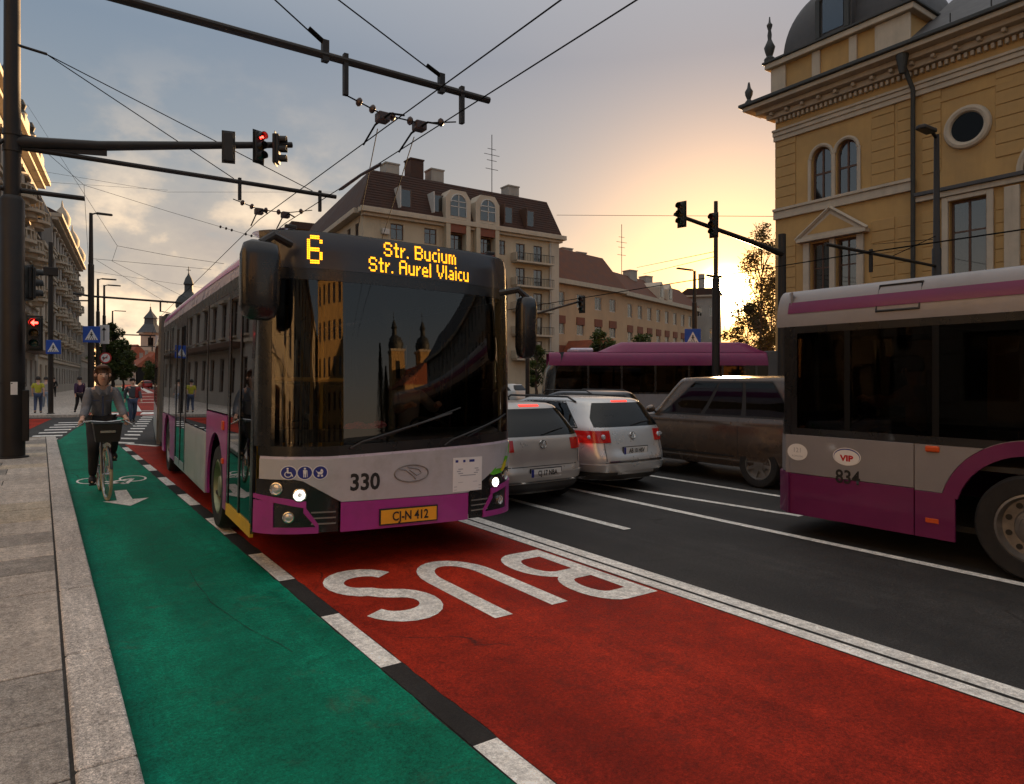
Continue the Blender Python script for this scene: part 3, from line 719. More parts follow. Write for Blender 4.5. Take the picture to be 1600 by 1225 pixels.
for s in (-1, 1):
    lower = 1.02
    if s < 0:
        # front door (glazed leaves)
        dr = side_part('door', .50, .56, .33, 2.62, 'bus_black', s)
        side_part('door_post', 1.10, 1.16, .33, 2.62, 'bus_black', s, par=dr); side_part('door_post', 1.72, 1.80, .33, 2.62, 'bus_black', s, par=dr)
        side_part('door_rail', .56, 1.72, 2.54, 2.62, 'bus_black', s, -.002, par=dr)
        side_part('door_pane', .56, 1.10, .42, 2.54, 'side_glass', s, -.008, .008, dr); side_part('door_pane', 1.16, 1.72, .42, 2.54, 'side_glass', s, -.008, .008, dr)
        side_part('door_sill', .50, 1.80, .30, .42, 'yellow_paint', s, .004, .03, dr)
        arch_panel('wheel_arch', 1.84, 3.36, .33, 1.32, 2.62, .50, .60, 'bus_magenta', s)
        side_part('side_marker', 2.0, 2.1, 1.16, 1.26, 'amber_lens', s, .02, bevel=.01); side_part('side_marker', 2.0, 2.07, .80, .86, 'amber_lens', s, .02, bevel=.01)
        side_part('skirt_panel', 3.40, 5.62, .30, 1.05, 'bus_silver', s, bevel=.006)
        d2_ = side_part('door', 5.66, 5.74, .33, 2.62, 'bus_black', s)
        for yy in (6.33, 7.0): side_part('door_post', yy, yy+.07, .33, 2.62, 'bus_black', s, par=d2_)
        side_part('door_rail', 5.74, 7.0, 2.54, 2.62, 'bus_black', s, -.002, par=d2_)
        for yy in (5.74, 6.40): side_part('door_pane', yy, yy+.60, .42, 2.54, 'side_glass', s, -.008, .008, d2_)
        side_part('door_sill', 5.66, 7.07, .30, .42, 'bus_silver', s, par=d2_)
        arch_panel('wheel_arch', 7.10, 9.4, .33, 1.05, 8.45, .50, .58, 'bus_magenta', s)
        wins = [(1.86,3.36,1.34),(3.42,5.60,1.07),(7.14,8.2,1.07),(8.24,9.4,1.07)]
        side_part('window_header', .50, 9.6, 2.62, 2.74, 'bus_black', s)
    else:
        side_part('skirt_panel', .50, 1.95, .33, 1.05, 'bus_silver', s)
        arch_panel('wheel_arch', 1.95, 3.3, .33, 1.05, 2.62, .50, .58, 'bus_magenta', s)
        side_part('skirt_panel', 3.3, 9.6, .33, 1.05, 'bus_silver', s)
        wins = [(.56,1.9,1.05),(1.96,3.6,1.05),(3.66,5.6,1.05),(5.66,7.6,1.05),(7.66,9.4,1.05)]
        side_part('window_header', .50, 9.6, 2.62, 2.74, 'bus_black', s)
    for a, b, z in wins:
        side_part('window_pane', a, b, z, 2.62, 'side_glass', s, -.006, .008)
        side_part('window_post', b, b+.06, z, 2.62, 'bus_black', s, -.001, .05)
        if a > 3 and s < 0: side_part('window_rail', a, b, 2.18, 2.20, 'bus_black', s, .002, .012)
    # corner post behind the windscreen
    side_part('corner_post', BD-.005, .50, .36, 2.74, 'bus_black', s, -.001)
    # curved roof edge, running back
    def edge(a, b, s=s):
        yy = lerp(BD, 9.6, a); q = b*pi/2; return Vector((s*(BW-.28+.28*math.cos(q)), yy, 2.74+.36*math.sin(q)))
    MB().grid(edge, 12, 10).build('roof_edge', 'bus_lilac', bus, smooth=True)
    wheel(bus, (s*(BW-.17), 2.62, .48), side=s, rim='rim_green_reflect' if s < 0 else 'rim_grey'); wheel(bus, (s*(BW-.17), 8.45, .48), side=s)
MB().bx(-1.0, 1.0, .85, 9.6, 3.06, 3.10).build('roof_panel', 'bus_lilac', bus)
# magenta streaks along the roof edge
for s in (-1, 1):
    def stk(a, b, s=s):
        yy = lerp(1.2, 9.4, a); q = (.18+.16*b+.08*math.sin(a*4))*pi/2; return Vector((s*(BW-.28+.286*math.cos(q)), yy, 2.74+.366*math.sin(q)))
    MB().grid(stk, 24, 3).build('roof_stripe', 'bus_magenta', bus, smooth=True)
# roof fairing with equipment
fr = MB()
def fairing(a, b):
    t = -1+2*b; yy = lerp(1.4, 9.3, a); h = .34*min(1, a*5, (1-a)*8+.2)
    return Vector((1.02*math.copysign(abs(t)**.9, t), yy, 3.085+h*(1-abs(t)**5)))
fr.grid(fairing, 24, 16).build('roof_fairing', 'bus_lilac', bus, smooth=True)
# floor, underbody, back wall, dashboard, seats, rails
MB().bx(-1.22, 1.22, .55, 9.6, .36, .40).build('floor', 'dark_interior', bus)
MB().bx(-1.22, 1.22, BD+.1, .9, .38, .44).build('underbody', 'dark_interior', bus)
MB().bx(-1.24, 1.24, 9.56, 9.60, .4, 3.0).build('rear_bulkhead', 'dark_interior', bus)
MB().bx(-1.1, 1.1, .9, 9.5, 2.70, 2.74).build('ceiling_panel', 'dark_interior', bus)
def dash(a, b):
    x = lerp(-1.15, 1.15, a); p, n = FS(x, 1.16); return Vector((x, p.y+.05+b*.42, 1.16+.10*math.sin(b*2.2)))
MB().grid(dash, 20, 6).build('dashboard', 'trim_black', bus, smooth=True)
sw = MB(); c = Vector((.62,.95,1.22)); sw.tube([c+Vector((.21*math.cos(2*pi*i/24), .17*math.sin(2*pi*i/24), .10*math.sin(2*pi*i/24))) for i in range(24)], .016, 6, closed=True); sw.tube([c, c+Vector((0,-.2,-.2))], .03, 8)
sw.build('steering_wheel', 'trim_black', bus, smooth=True)
for x, yy in [(.62,1.6)]+[(sx_*.8, y_) for y_ in (3.6,4.6,7.6,8.6) for sx_ in (-1,1)]:
    q = MB().bx(x-.22, x+.22, yy-.2, yy+.22, .85, .95); q.bx(x-.22, x+.22, yy+.16, yy+.26, .95, 1.65); q.bx(x-.05, x+.05, yy-.05, yy+.05, .4, .86); q.build('seat', 'seat_red', bus, bevel=.03)
for x, yy in ((-.5,1.15),(-.95,1.9),(-.35,2.1),(.35,3.2),(-.35,3.4),(.35,5.4),(-.4,5.7)):
    MB().tube([(x,yy,.4),(x,yy,2.7)], .02, 8).build('grab_pole', 'rail_yellow', bus)
MB().tube([(-1.1,1.05,1.72),(-.3,1.05,1.72)], .022, 8).build('grab_rail', 'rail_yellow', bus)
MB().bx(.2, .24, 1.1, 1.9, .8, 2.0).build('cab_partition', 'dark_interior', bus)
# bellows and rear section (turned a little towards the far street)
JM = TR(0, 9.6, 0, rz=-.6)
bl = MB()
for k in range(9):
    y0 = k*.105; h = .02 if k % 2 else 0
    bl.bx(-1.22-.03+h, 1.22+.03-h, 9.62+y0, 9.62+y0+.1, .42, 3.02-h)
bl.build('bellows', 'bellows', bus, bevel=.02)
RM = TR(0, 10.6, 0, rz=-3.4)
def rpart(name, mb, m, **k):
    mb.v = [tuple(RM @ Vector(v)) for v in mb.v]; return mb.build(name, m, bus, **k)
for s in (-1, 1):
    def rs(y0, y1, z0, z1, off=0, th=.03):
        x0, x1 = (BW+off-th, BW+off) if s > 0 else (-BW-off, -BW-off+th); return MB().bx(x0, x1, y0, y1, z0, z1)
    rpart('rear_section_frame', MB().bx(s*BW-.07 if s > 0 else -BW-.01, s*BW+.01 if s > 0 else -BW+.07, 0, .12, .33, 3.05), 'rim_grey')
    rpart('skirt_panel', rs(.12, 7.4, .33, 1.05), 'bus_silver')
    for a in range(5):
        rpart('window_pane', rs(.14+a*1.45, .14+a*1.45+1.38, 1.06, 2.62, -.006, .008), 'side_glass'); rpart('window_post', rs(.14+a*1.45+1.38, .14+(a+1)*1.45, 1.06, 2.62), 'bus_black')
    rpart('roof_edge', MB().grid(lambda a, b: Vector((s*(BW-.28+.28*math.cos(b*pi/2)), lerp(0,7.4,a), 2.62+.46*math.sin(b*pi/2))), 4, 8), 'bus_lilac', smooth=True)
    w2 = wheel(bus, tuple(RM @ Vector((s*(BW-.17), 4.6, .48))), side=s)
rpart('rear_wall', MB().bx(-BW, BW, 7.4, 7.45, .35, 3.05), 'bus_silver')
rpart('roof_panel', MB().bx(-1.0, 1.0, 0, 7.4, 3.05, 3.09), 'bus_lilac')
rpart('roof_equipment', MB().bx(-.9, .9, 1.0, 5.0, 3.09, 3.42), 'bus_lilac', bevel=.08)
rpart('floor', MB().bx(-1.2, 1.2, 0, 7.4, .36, .40), 'dark_interior')
# trolley poles rising from the rear roof to the wires
for x in (-.3, .3):
    b0 = RM @ Vector((x, 2.0, 3.5)); b1 = RM @ Vector((x*1.1+1.6, 8.2, 6.0))
    t = MB().tube([b0, b0.lerp(b1, .5)+Vector((0,0,.1)), b1], [.04,.03,.02], 8)
    t.lathe([(.05,-.1),(.05,.12)], 8, Matrix.Translation(b1)); t.build('trolley_pole', 'pole_metal', bus)
ck_ = MB()
for i in range(5): ck_.add(*[(lambda s_: (s_.v, s_.f))(MB().lathe([(.0,-.05),(.07,-.03),(.085,.0),(.05,.05),(.0,.06)], 10, TR(-.13+i*.075, 0, .02*math.sin(i*2), rz=i*40)))][0])
pk = ck_.build('pink_cloth', 'pink_cloth', None, smooth=True); pk.location = (2.72, 6.62, 1.31); pk.scale = (1,1,.7)
tag(pk, 'crumpled pink cloth lying on the dashboard behind the trolleybus windscreen', 'cloth')
# ------------------------------------------------------------------ cars: built from stacked plan outlines
mat('paint_silver', (.66,.65,.63), .30, .5, var=.04, coat=.5, dirt=.06, dcol=(.25,.23,.20))
mat('paint_silver_warm', (.54,.50,.46), .32, .5, var=.04, coat=.5, dirt=.06, dcol=(.22,.19,.16))
mat('paint_brown', (.135,.098,.075), .26, .5, var=.04, coat=.7)
mat('paint_dark', (.05,.05,.055), .28, .5, coat=.6)
mat('paint_red', (.40,.02,.015), .3, .1, coat=.6)
mat('paint_white', (.60,.60,.58), .3, .0, coat=.6)
mat('bumper_plastic', (.05,.047,.044), .6, var=.15)
mat('amber_glow', (.9,.5,.1), .3)
KEYS = {
 'hatch': [(.20,.80,.14,4.08,4),(.30,.86,.03,4.20,5),(.48,.892,.0,4.25,5.5),(.62,.90,.04,4.22,6),(.80,.90,.05,4.10,6),(.90,.885,.07,3.75,6),(.97,.86,.09,3.25,6),(1.15,.775,.20,2.85,5.5),(1.30,.70,.32,2.55,5),(1.40,.64,.39,2.3,4.5),(1.445,.55,.50,2.1,4),(1.468,.28,.8,1.8,3)],
 'estate': [(.20,.80,.12,4.6,4),(.32,.87,.02,4.72,5),(.50,.905,.0,4.77,5.5),(.70,.912,.06,4.70,6),(.86,.90,.10,4.4,6),(.97,.875,.13,3.75,6),(1.03,.85,.15,3.45,6),(1.2,.775,.25,3.1,5.5),(1.36,.70,.36,2.75,5),(1.44,.65,.43,2.5,4.5),(1.485,.56,.55,2.3,4),(1.505,.28,.9,2.0,3)],
 'suv': [(.30,.88,.1,4.8,6),(.45,.95,.02,4.95,8),(.8,.975,.0,4.97,9),(1.02,.972,.04,4.93,10),(1.09,.96,.06,4.75,10),(1.13,.945,.07,3.72,10),(1.25,.92,.10,3.52,10),(1.5,.88,.15,3.24,12),(1.72,.845,.20,3.02,12),(1.80,.82,.24,2.93,11),(1.838,.76,.34,2.82,8),(1.85,.45,.8,2.3,4)],
}
def boolean_cut(o, cutters):
    for c in cutters:
        m = o.modifiers.new('cut', 'BOOLEAN'); m.operation = 'DIFFERENCE'; m.object = c; m.solver = 'EXACT'
    bpy.context.view_layer.update()
    me = bpy.data.meshes.new_from_object(o.evaluated_get(bpy.context.evaluated_depsgraph_get()))
    o.modifiers.clear(); o.data = me
    for c in cutters: bpy.data.objects.remove(c)
def car(name, label, style, loc, rz, paint, axles, wr=.325, group=None, detail=True, zwin=(.99,1.38), lights='red_lens', rails=False, glass='car_glass', mirror_y=2.95, rim='rim_grey'):
    K = KEYS[style]; root = empty(name, label, 'car', loc, rz, group)
    def kz(z): return pw(K, z)
    def plan(z):
        w_, yr, yf, n = kz(z); return w_, (yr+yf)/2, (yf-yr)/2, n
    def pt_r(x, z):
        w_, yc, ly, n = plan(z); q = min(.9995, abs(x)/w_); return Vector((math.copysign(q*w_, x), yc-ly*(1-q**n)**(1/n), z))
    def pt_s(s, y, z):
        w_, yc, ly, n = plan(z); q = min(.9995, abs(y-yc)/ly); return Vector((s*w_*(1-q**n)**(1/n), y, z))
    def nrm_(fn, a, b, outw):
        e = .01; d1 = fn(a+e, b)-fn(a-e, b); d2 = fn(a, b+e)-fn(a, b-e); n = d1.cross(d2)
        if n.length < 1e-9: n = Vector(outw)
        n.normalize(); return n if n.dot(Vector(outw)) > 0 else -n
    RS = lambda z, x: (pt_r(x, z), nrm_(lambda a, b: pt_r(b, a), z, x, (x*.2,-1,.2)))
    def SS(s): return lambda z, y: (pt_s(s, y, z), nrm_(lambda a, b: pt_s(s, b, a), z, y, (s,0,.2)))
    z0, z1 = K[0][0], K[-1][0]; nz = 46 if detail else 22; nt_ = 96 if detail else 40
    mb = MB(); vs = []
    for i in range(nz+1):
        t = i/nz; z = z0+(z1-z0)*(t if t < .8 else t)
        w_, yc, ly, n = plan(z)
        for j in range(nt_):
            a = 2*pi*(j+.5)/nt_; c, s = math.cos(a), math.sin(a)
            vs.append((w_*math.copysign(abs(c)**(2/n), c), yc+ly*math.copysign(abs(s)**(2/n), s), z))
    fs = [(i*nt_+j, i*nt_+(j+1) % nt_, (i+1)*nt_+(j+1) % nt_, (i+1)*nt_+j) for i in range(nz) for j in range(nt_)]
    fs += [tuple(range(nt_-1,-1,-1)), tuple(nz*nt_+j for j in range(nt_))]
    body = mb.add(vs, fs).build('body', paint, root)
    W0 = kz(.6)[0]
    if detail:
        cuts = []
        for ya in axles:
            for s in (-1, 1):
                c = MB().lathe([(wr+.055,-.16),(wr+.055,.3)], 36, TR(s*(W0-.16), ya, wr, ry=90*s)).build('c'); cuts.append(c)
        boolean_cut(body, cuts)
    for p in body.data.polygons: p.use_smooth = True
    body.data.set_sharp_from_angle(angle=R(38))
    def rp(nm, za, zb, x0, x1, m, off=.006, par=None, na=10, nb=16): return patch(RS, za, zb, x0, x1, na, nb, off, .012).build(nm, m, par or root, smooth=True, angle=40)
    def sp(nm, s, za, zb, y0, y1, m, off=.005, par=None, na=10, nb=12): return patch(SS(s), za, zb, y0, y1, na, nb, off, .012).build(nm, m, par or root, smooth=True, angle=40)
    za, zb = zwin
    hw = lambda z: (kz(z)[0]-.10)*min(1, .92+.08*math.sqrt(max(0, (zb-z)/(zb-za))))*min(1, .93+.5*(z-za))
    rp('rear_window', za+.01, zb-.01, lambda z: -hw(z), lambda z: hw(z), glass, .006)
    for s in (-1, 1):
        yr = lambda z: kz(z)[1]; yf = lambda z: kz(z)[2]
        fr_y = lambda z: yf(z)-.42-(z-za)*.15; re_y = lambda z: yr(z)+.38+(z-za)*.55
        L_ = fr_y(za)-re_y(za)
        sp('window_surround', s, za-.005, zb+.01, lambda z: re_y(z)-.03, lambda z: fr_y(z)+.03, 'trim_black', .001)
        bounds = [0,.34,.66,1.0] if style != 'hatch' else [0,.16,.55,1.0]
        for k in range(3):
            b0, b1 = bounds[k]+(.018 if k else 0), bounds[k+1]-(.018 if k < 2 else 0)
            f0 = lambda z, b0=b0: lerp(re_y(z), fr_y(z), b0); f1 = lambda z, b1=b1: lerp(re_y(z), fr_y(z), b1)
            sp('side_window', s, za+.02, zb-.02, f0, f1, glass, .004)
        sp('window_trim', s, za-.012, za+.012, re_y(za)-.02, fr_y(za)+.02, 'trim_black', .006, na=2)
        if detail:
            sp('door_seam', s, .42, za-.02, lambda z: lerp(re_y(za), fr_y(za), .37), lambda z: lerp(re_y(za), fr_y(za), .37)+.012, 'ink', .001, nb=2)
            sp('door_handle', s, za-.13, za-.10, lerp(re_y(za), fr_y(za), .42), lerp(re_y(za), fr_y(za), .42)+.2, paint, .02, na=2, nb=4)
            sp('side_moulding', s, .47, .50, axles[0]+wr+.1, axles[1]-wr-.1, 'trim_black', .006, na=2)
            m_ = MB(); c = pt_s(s, mirror_y, za)
            def ell(a, b): 
                th = pi*a; ph = 2*pi*b; return Vector((c.x+s*.12+.11*math.cos(th), c.y-.02+.07*math.sin(th)*math.cos(ph), c.z+.07+.075*math.sin(th)*math.sin(ph)))
            m_.grid(ell, 8, 12); m_.tube([(c.x-s*.03,c.y,c.z+.02),(c.x+s*.08,c.y,c.z+.05)], .02, 6); m_.build('mirror', paint, root, smooth=True)
            if rails:
                ys = [.75,.95,1.6,2.2,2.6,2.75]
                MB().tube([Vector((s*(kz(1.44)[0]-.0), y, 1.43+(.075 if 0 < i < 5 else 0))) for i, y in enumerate(ys)], .017, 8).build('roof_rail', 'trim_black', root, smooth=True)
    for ya in axles:
        for s in (-1, 1): wheel(root, (s*(W0-.115), ya, wr), wr, .21, s, rim, 7 if detail else 0)
    sp_ = MB()
    return root, rp, sp, kz, RS
# silver hatchback at the left of the queue
golf, rp, sp, kz, RS = car('parked_car', 'silver hatchback right beside the trolleybus with plate CJ 17 NBA', 'hatch', (5.78,7.55,0), 0, 'paint_silver_warm', (.80,3.42), .315)
golf.name = 'hatchback_car'
for s in (-1, 1):
    tl = rp('tail_light', .80, .955, (lambda z: -kz(z)[0]+.012) if s < 0 else .50, -.50 if s < 0 else (lambda z: kz(z)[0]-.012), 'red_lens', .010)
    rp('tail_lamp', .83, .93, -.87 if s < 0 else .76, -.76 if s < 0 else .87, 'red_lit', .013, tl, 4, 6)
rp('brake_light', 1.405, 1.425, -.17, .17, 'red_lit', .008, None, 2, 6)
rp('hatch_seam', .585, .595, -.78, .78, 'ink', .002, None, 2, 16)
rp('plate_recess', .50, .66, -.36, .36, 'paint_silver_warm', .0, None, 3, 8)
rp('bumper_insert', .24, .36, -.80, .80, 'bumper_plastic', .008)
rp('chrome_strip', .375, .392, -.78, .78, 'chrome', .010, None, 2, 16)
p_, n_ = RS(.52, 0); plate(golf, TR(0, p_.y-.016, .50), 'CJ 17 NBA')
def emblem(root, RS, z, x=0, r=.055):
    p_, n_ = RS(z, x); M = frame(p_+n_*.008, Vector((1,0,0)), n_); e = MB()
    e.tube([M @ Vector((r*math.cos(2*pi*i/24), r*math.sin(2*pi*i/24), .004)) for i in range(24)], r*.14, 6, closed=True)
    # y axis of the frame may point down: use world up for the strokes
    up = n_.cross(Vector((1,0,0))); up = up if up.z > 0 else -up
    def q(a, b): return p_+n_*.013+Vector((1,0,0))*a*r+up*b*r
    e.tube([q(-.42,.82), q(0,.05), q(.42,.82)], r*.11, 6); e.tube([q(-.85,.35), q(-.38,-.75), q(0,.0), q(.38,-.75), q(.85,.35)], r*.11, 6)
    return e.build('emblem', 'chrome', root, smooth=True)
emblem(golf, RS, .885)
wp_ = MB(); wp_.tube([RS(1.02,0)[0]+Vector((0,-.02,0)), RS(1.06,.2)[0]+Vector((0,-.03,.01)), RS(1.10,.42)[0]+Vector((0,-.02,0))], .008, 6); wp_.build('rear_wiper', 'trim_black', golf)
for s in (-1, 1): rp('hatch_seam', .60, .79, s*.66-.005, s*.66+.005, 'ink', .002, None, 6, 2)
rp('rear_step', .40, .50, -.86, .86, 'paint_silver_warm', .018, None, 4, 24)
# silver estate
est, rp, sp, kz, RS = car('estate_car', 'silver estate car with black roof rails and plate AB 10 HSV', 'estate', (7.80,7.80,0), 0, 'paint_silver', (.92,3.63), .32, zwin=(1.03,1.42), rails=True)
for s in (-1, 1):
    tl = rp('tail_light', .80, .985, (lambda z: -kz(z)[0]+.012) if s < 0 else .48, -.48 if s < 0 else (lambda z: kz(z)[0]-.012), 'red_lens', .012)
    for x in (.60, .76):
        p_, n_ = RS(.89, s*x); MB().lathe([(.058 if x > .7 else .045, 0),(.05 if x > .7 else .04, .012),(.02,.016)], 18, frame(p_+n_*.012, Vector((1,0,0)), n_)).build('lamp_lens', 'lamp_glass', tl, smooth=True)
    rp('rear_bumper_corner', .30, .34, -.85 if s < 0 else .4, -.4 if s < 0 else .85, 'bumper_plastic', .01)
rp('brake_light', 1.425, 1.445, -.17, .17, 'red_lit', .008, None, 2, 6)
rp('hatch_seam', .49, .50, -.62, .62, 'ink', .002, None, 2, 16)
rp('bumper_insert', .22, .30, -.78, .78, 'bumper_plastic', .008)
rp('chrome_strip', .505, .522, -.56, .56, 'chrome', .012, None, 2, 16)
p_, n_ = RS(.68, 0); plate(est, TR(0, p_.y-.016, .665), 'AB 10 HSV')
emblem(est, RS, .895)
wp_ = MB(); wp_.tube([RS(1.06,0)[0]+Vector((0,-.02,0)), RS(1.09,.2)[0]+Vector((0,-.03,.01)), RS(1.12,.44)[0]+Vector((0,-.02,0))], .008, 6); wp_.build('rear_wiper', 'trim_black', est)
for s in (-1, 1): rp('hatch_seam', .52, .79, s*.60-.005, s*.60+.005, 'ink', .002, None, 6, 2)
rp('rear_step', .36, .47, -.88, .88, 'paint_silver', .02, None, 4, 24)
# brown off-roader passing on the right
suv, rp, sp, kz, RS = car('off_road_car', 'brown boxy off-road car between the silver estate and the city bus', 'suv', (10.66,5.85,0), 0, "paint_brown", (1.1,3.99), .38, zwin=(1.16,1.75), mirror_y=3.45, glass='car_glass')
for s in (-1, 1): rp('tail_light', .9, 1.08, -.86 if s < 0 else .72, -.72 if s < 0 else .86, 'red_lens', .01)
rp('bumper_insert', .42, .58, -.85, .85, 'bumper_plastic', .012)
# roofs further on
e4, rp, sp, kz, RS = car('estate_car', 'dark estate car with bright roof rails ahead of the silver estate', 'estate', (12.0,12.2,0), 0, 'paint_dark', (.92,3.63), .32, zwin=(1.03,1.42), rails=True)
for x, y_, rz, st, pn, lb in ((27.5,38.5,20,'hatch','paint_white','white small car far behind the hatchback, left of the purple bus'),(24.0,40.5,12,'estate','paint_dark','dark car far off between trolleybus mirror and purple bus'),
    (19.5,140,0,'hatch','paint_red','leftmost small red car parked far down the street'),(21.4,141,8,'hatch','paint_white','small white car far down the street below the church'),(23.2,139,-8,'hatch','paint_red','small red car beside the white one far down the street'),(16.4,143,5,'estate','paint_red','red car at the far left kerb below the street tree')):
    c_ = car('distant_car', lb, st, (x,y_,0), R(rz), pn, (.85,3.5), .32, 'cars far down the streets', detail=False)[0]

# ------------------------------------------------------------------ city bus 834 (drives away, shows its left side)
mat('bus_grey', (.25,.24,.25), .4, .15, var=.06, coat=.2, dirt=.3, dcol=(.14,.12,.10))
mat('bus_plum', (.15,.013,.085), .4, .05, var=.08, coat=.2, dirt=.35, dcol=(.07,.02,.05))
mat('post_matte', (.006,.006,.006), .7, spec=.2)
cb = empty('city_bus', 'grey and magenta city bus numbered 834 cut off by the right edge', 'bus', (8.42,5.0,0), R(180))
W8 = 1.30
def cs(name, y0, y1, z0, z1, m, off=0, th=.03, par=None, bevel=0, s=1):
    x0, x1 = (W8+off-th, W8+off) if s > 0 else (-W8-off, -W8-off+th)
    return MB().bx(x0, x1, y0, y1, z0, z1).build(name, m, par or cb, bevel=bevel)
FM = Matrix(((0,0,1,0),(1,0,0,0),(0,1,0,0),(0,0,0,1)))   # (y,z) polygon -> side plane
def cpoly(name, pts, m, off=0, th=.03, par=None, s=1):
    x0, x1 = (W8+off-th, W8+off) if s > 0 else (-W8-off, -W8-off+th)
    return MB().prism(pts, x0, x1, FM).build(name, m, par or cb)
YW, ZW, RWH = 2.68, .50, .62
def archpts(y0, y1, z0, z1, r, up=True):
    a0 = math.asin(max(-1, min(1, (ZW-z0)/r))); return [(y0,z0)]+[(YW+r*math.cos(pi+a0-(pi+2*a0)*i/24), ZW+r*math.sin(pi+a0-(pi+2*a0)*i/24)) for i in range(25)]+[(y1,z0),(y1,z1),(y0,z1)]
for s in (1, -1):
    cs('skirt_panel', .28, 1.69, .25, .715, 'bus_plum', s=s, bevel=.004)
    cs('skirt_panel', 1.70, 2.06, .25, .70, 'bus_plum', s=s, bevel=.004)
    cs('side_panel', .28, 1.69, .72, 1.16, 'bus_grey', .003, s=s, bevel=.004)
    r_ = RWH+.14
    cpoly('side_panel', archpts(1.70, 4.3, .705, 1.16, r_), 'bus_grey', s=s)
    # magenta ring round the wheel opening
    cpoly('arch_trim', [(YW+(RWH+.135)*math.cos(pi*i/24), ZW+(RWH+.135)*math.sin(pi*i/24)) for i in range(2,23)]+[(YW+RWH*math.cos(pi*i/24), ZW+RWH*math.sin(pi*i/24)) for i in range(22,1,-1)], 'bus_plum', .004, s=s)
    cs('skirt_panel', 3.34, 7.4, .25, .70, 'bus_plum', s=s); cs('side_panel', 4.3, 12, .705, 1.16, 'bus_grey', s=s); cs('skirt_panel', 9.0, 12, .25, .70, 'bus_plum', s=s)
    cs('window_sill', .26, 12, 1.165, 1.24, 'bus_black', -.002, s=s)
    for a, b in ((.42,.98),(1.0,1.86),(1.90,3.4),(3.46,5.0),(5.06,6.6),(6.66,8.2),(8.26,9.8),(9.86,11.6)):
        cs('window_pane', a, b, 1.24, 2.32, 'dark_glass', -.006, .008, s=s); cs('window_post', b, b+.06, 1.24, 2.32, 'post_matte', -.003, .05, s=s)
    cs('window_header', .26, 12, 2.32, 2.40, 'bus_black', -.002, s=s)
    def redge(a, b, s=s):
        q = b*pi/2; return Vector((s*(W8-.24+.24*math.cos(q)**.7), lerp(.16,12,a), 2.40+.43*math.sin(q)))
    MB().grid(redge, 6, 10).build('roof_edge', 'bus_grey', cb, smooth=True)
    def rst(a, b, s=s):
        q = (.22+.22*b)*pi/2; return Vector((s*(W8-.24+.246*math.cos(q)**.7), lerp(.30,12,a), 2.402+.436*math.sin(q)))
    MB().grid(rst, 6, 4).build('roof_stripe', 'bus_plum', cb, smooth=True)
    for ya in (YW, 8.3): wheel(cb, (s*(W8-.16), ya, .48), .48, .28, s, 'rim_grey', 10)
# wheel well lining and underbody
MB().bx(-1.0, 1.0, .3, 12, .30, .36).build('underbody', 'dark_interior', cb)
MB().bx(-1.25, 1.25, .5, 12, .95, 1.0).build('floor', 'dark_interior', cb)
MB().bx(-1.1, 1.1, .3, 12, 2.74, 2.82).build('roof_panel', 'bus_grey', cb)
MB().bx(-1.24, 1.24, 11.9, 12, .4, 2.7).build('rear_wall', 'bus_grey', cb)
# rounded nose
def F8(x, z):
    q = min(.9999, abs(x)/W8); y_ = .34*(1-(1-q**3.4)**.5)+max(0, z-1.1)*.05
    sl = .34*.5*(max(1e-3, 1-q**3.4))**-.5*3.4*q**2.4/W8*(1 if x > 0 else -1)
    return Vector((x, y_, z)), Vector((sl, -1, .05)).normalized()
def n8(nm, x0, x1, z0, z1, m, off=.0, nz=4): return patch(F8, x0, x1, z0, z1, 24, nz, off, .02).build(nm, m, cb, smooth=True)
n8('front_bumper', -W8, W8, .26, .72, 'bus_plum', .03); n8('front_panel', -W8, W8, .73, 1.16, 'bus_grey', .005)
n8('windscreen', -1.2, 1.2, 1.22, 2.38, 'side_glass', 0, 10); n8('front_header', -W8*.98, W8*.98, 2.38, 2.80, 'bus_grey', .002)
for s in (-1, 1): n8('windscreen_pillar', min(s*1.2, s*W8), max(s*1.2, s*W8), 1.16, 2.38, 'bus_black', .002, 8)
for s in (-1, 1): cs('corner_post', .26, .42, 1.16, 2.40, 'bus_black', -.001, s=s)
# hatch frame on the roof side
def hz(z): q = math.asin(min(1, (z-2.40)/.43)); return W8-.24+.24*math.cos(q)**.7
hf = MB(); c4 = [(1.32,2.50),(1.74,2.50),(1.74,2.77),(1.32,2.77)]
hf.tube([(hz(z)+.006, y_, z) for y_, z in c4], .014, 4, closed=True); hf.build('hatch_frame', 'ink', cb)
cs('side_marker', 1.80, 1.93, 1.09, 1.15, 'amber_lens', .02, bevel=.015); cs('reflector', 1.80, 1.92, .40, .445, 'amber_lens', .006, bevel=.004)
for nm, tx, y_, z, sz, m, sxx in (('fleet_number','834',1.02,.74,.20,'ink',.92),):
    me = text_mesh(tx, sz, sx=sxx, bold=.004); me.transform(frame((W8+.0065, y_, z), (0,1,0), (1,0,0))); link(nm, me, m, cb)
def oval(y_, z, a, b, off, nm, m, par): return MB().add([(W8+off, y_+a*math.cos(2*pi*i/32), z+b*math.sin(2*pi*i/32)) for i in range(32)], [tuple(range(32))]).build(nm, m, par)
s1 = oval(1.01, .965, .155, .095, .0062, 'round_sticker', 'white_sticker', cb); oval(1.01, .965, .145, .087, .0072, 'sticker_ring', 'blue_sticker', s1); oval(1.01, .958, .140, .080, .0080, 'sticker_face', 'white_sticker', s1)
me = text_mesh('VIP', .085, sx=1.2, bold=.004); me.transform(frame((W8+.009, 1.01, .945), (0,1,0), (1,0,0))); link('sticker_text', me, 'red_lens', s1)
s2 = oval(.43, .965, .125, .095, .0062, 'round_sticker', 'white_sticker', cb)
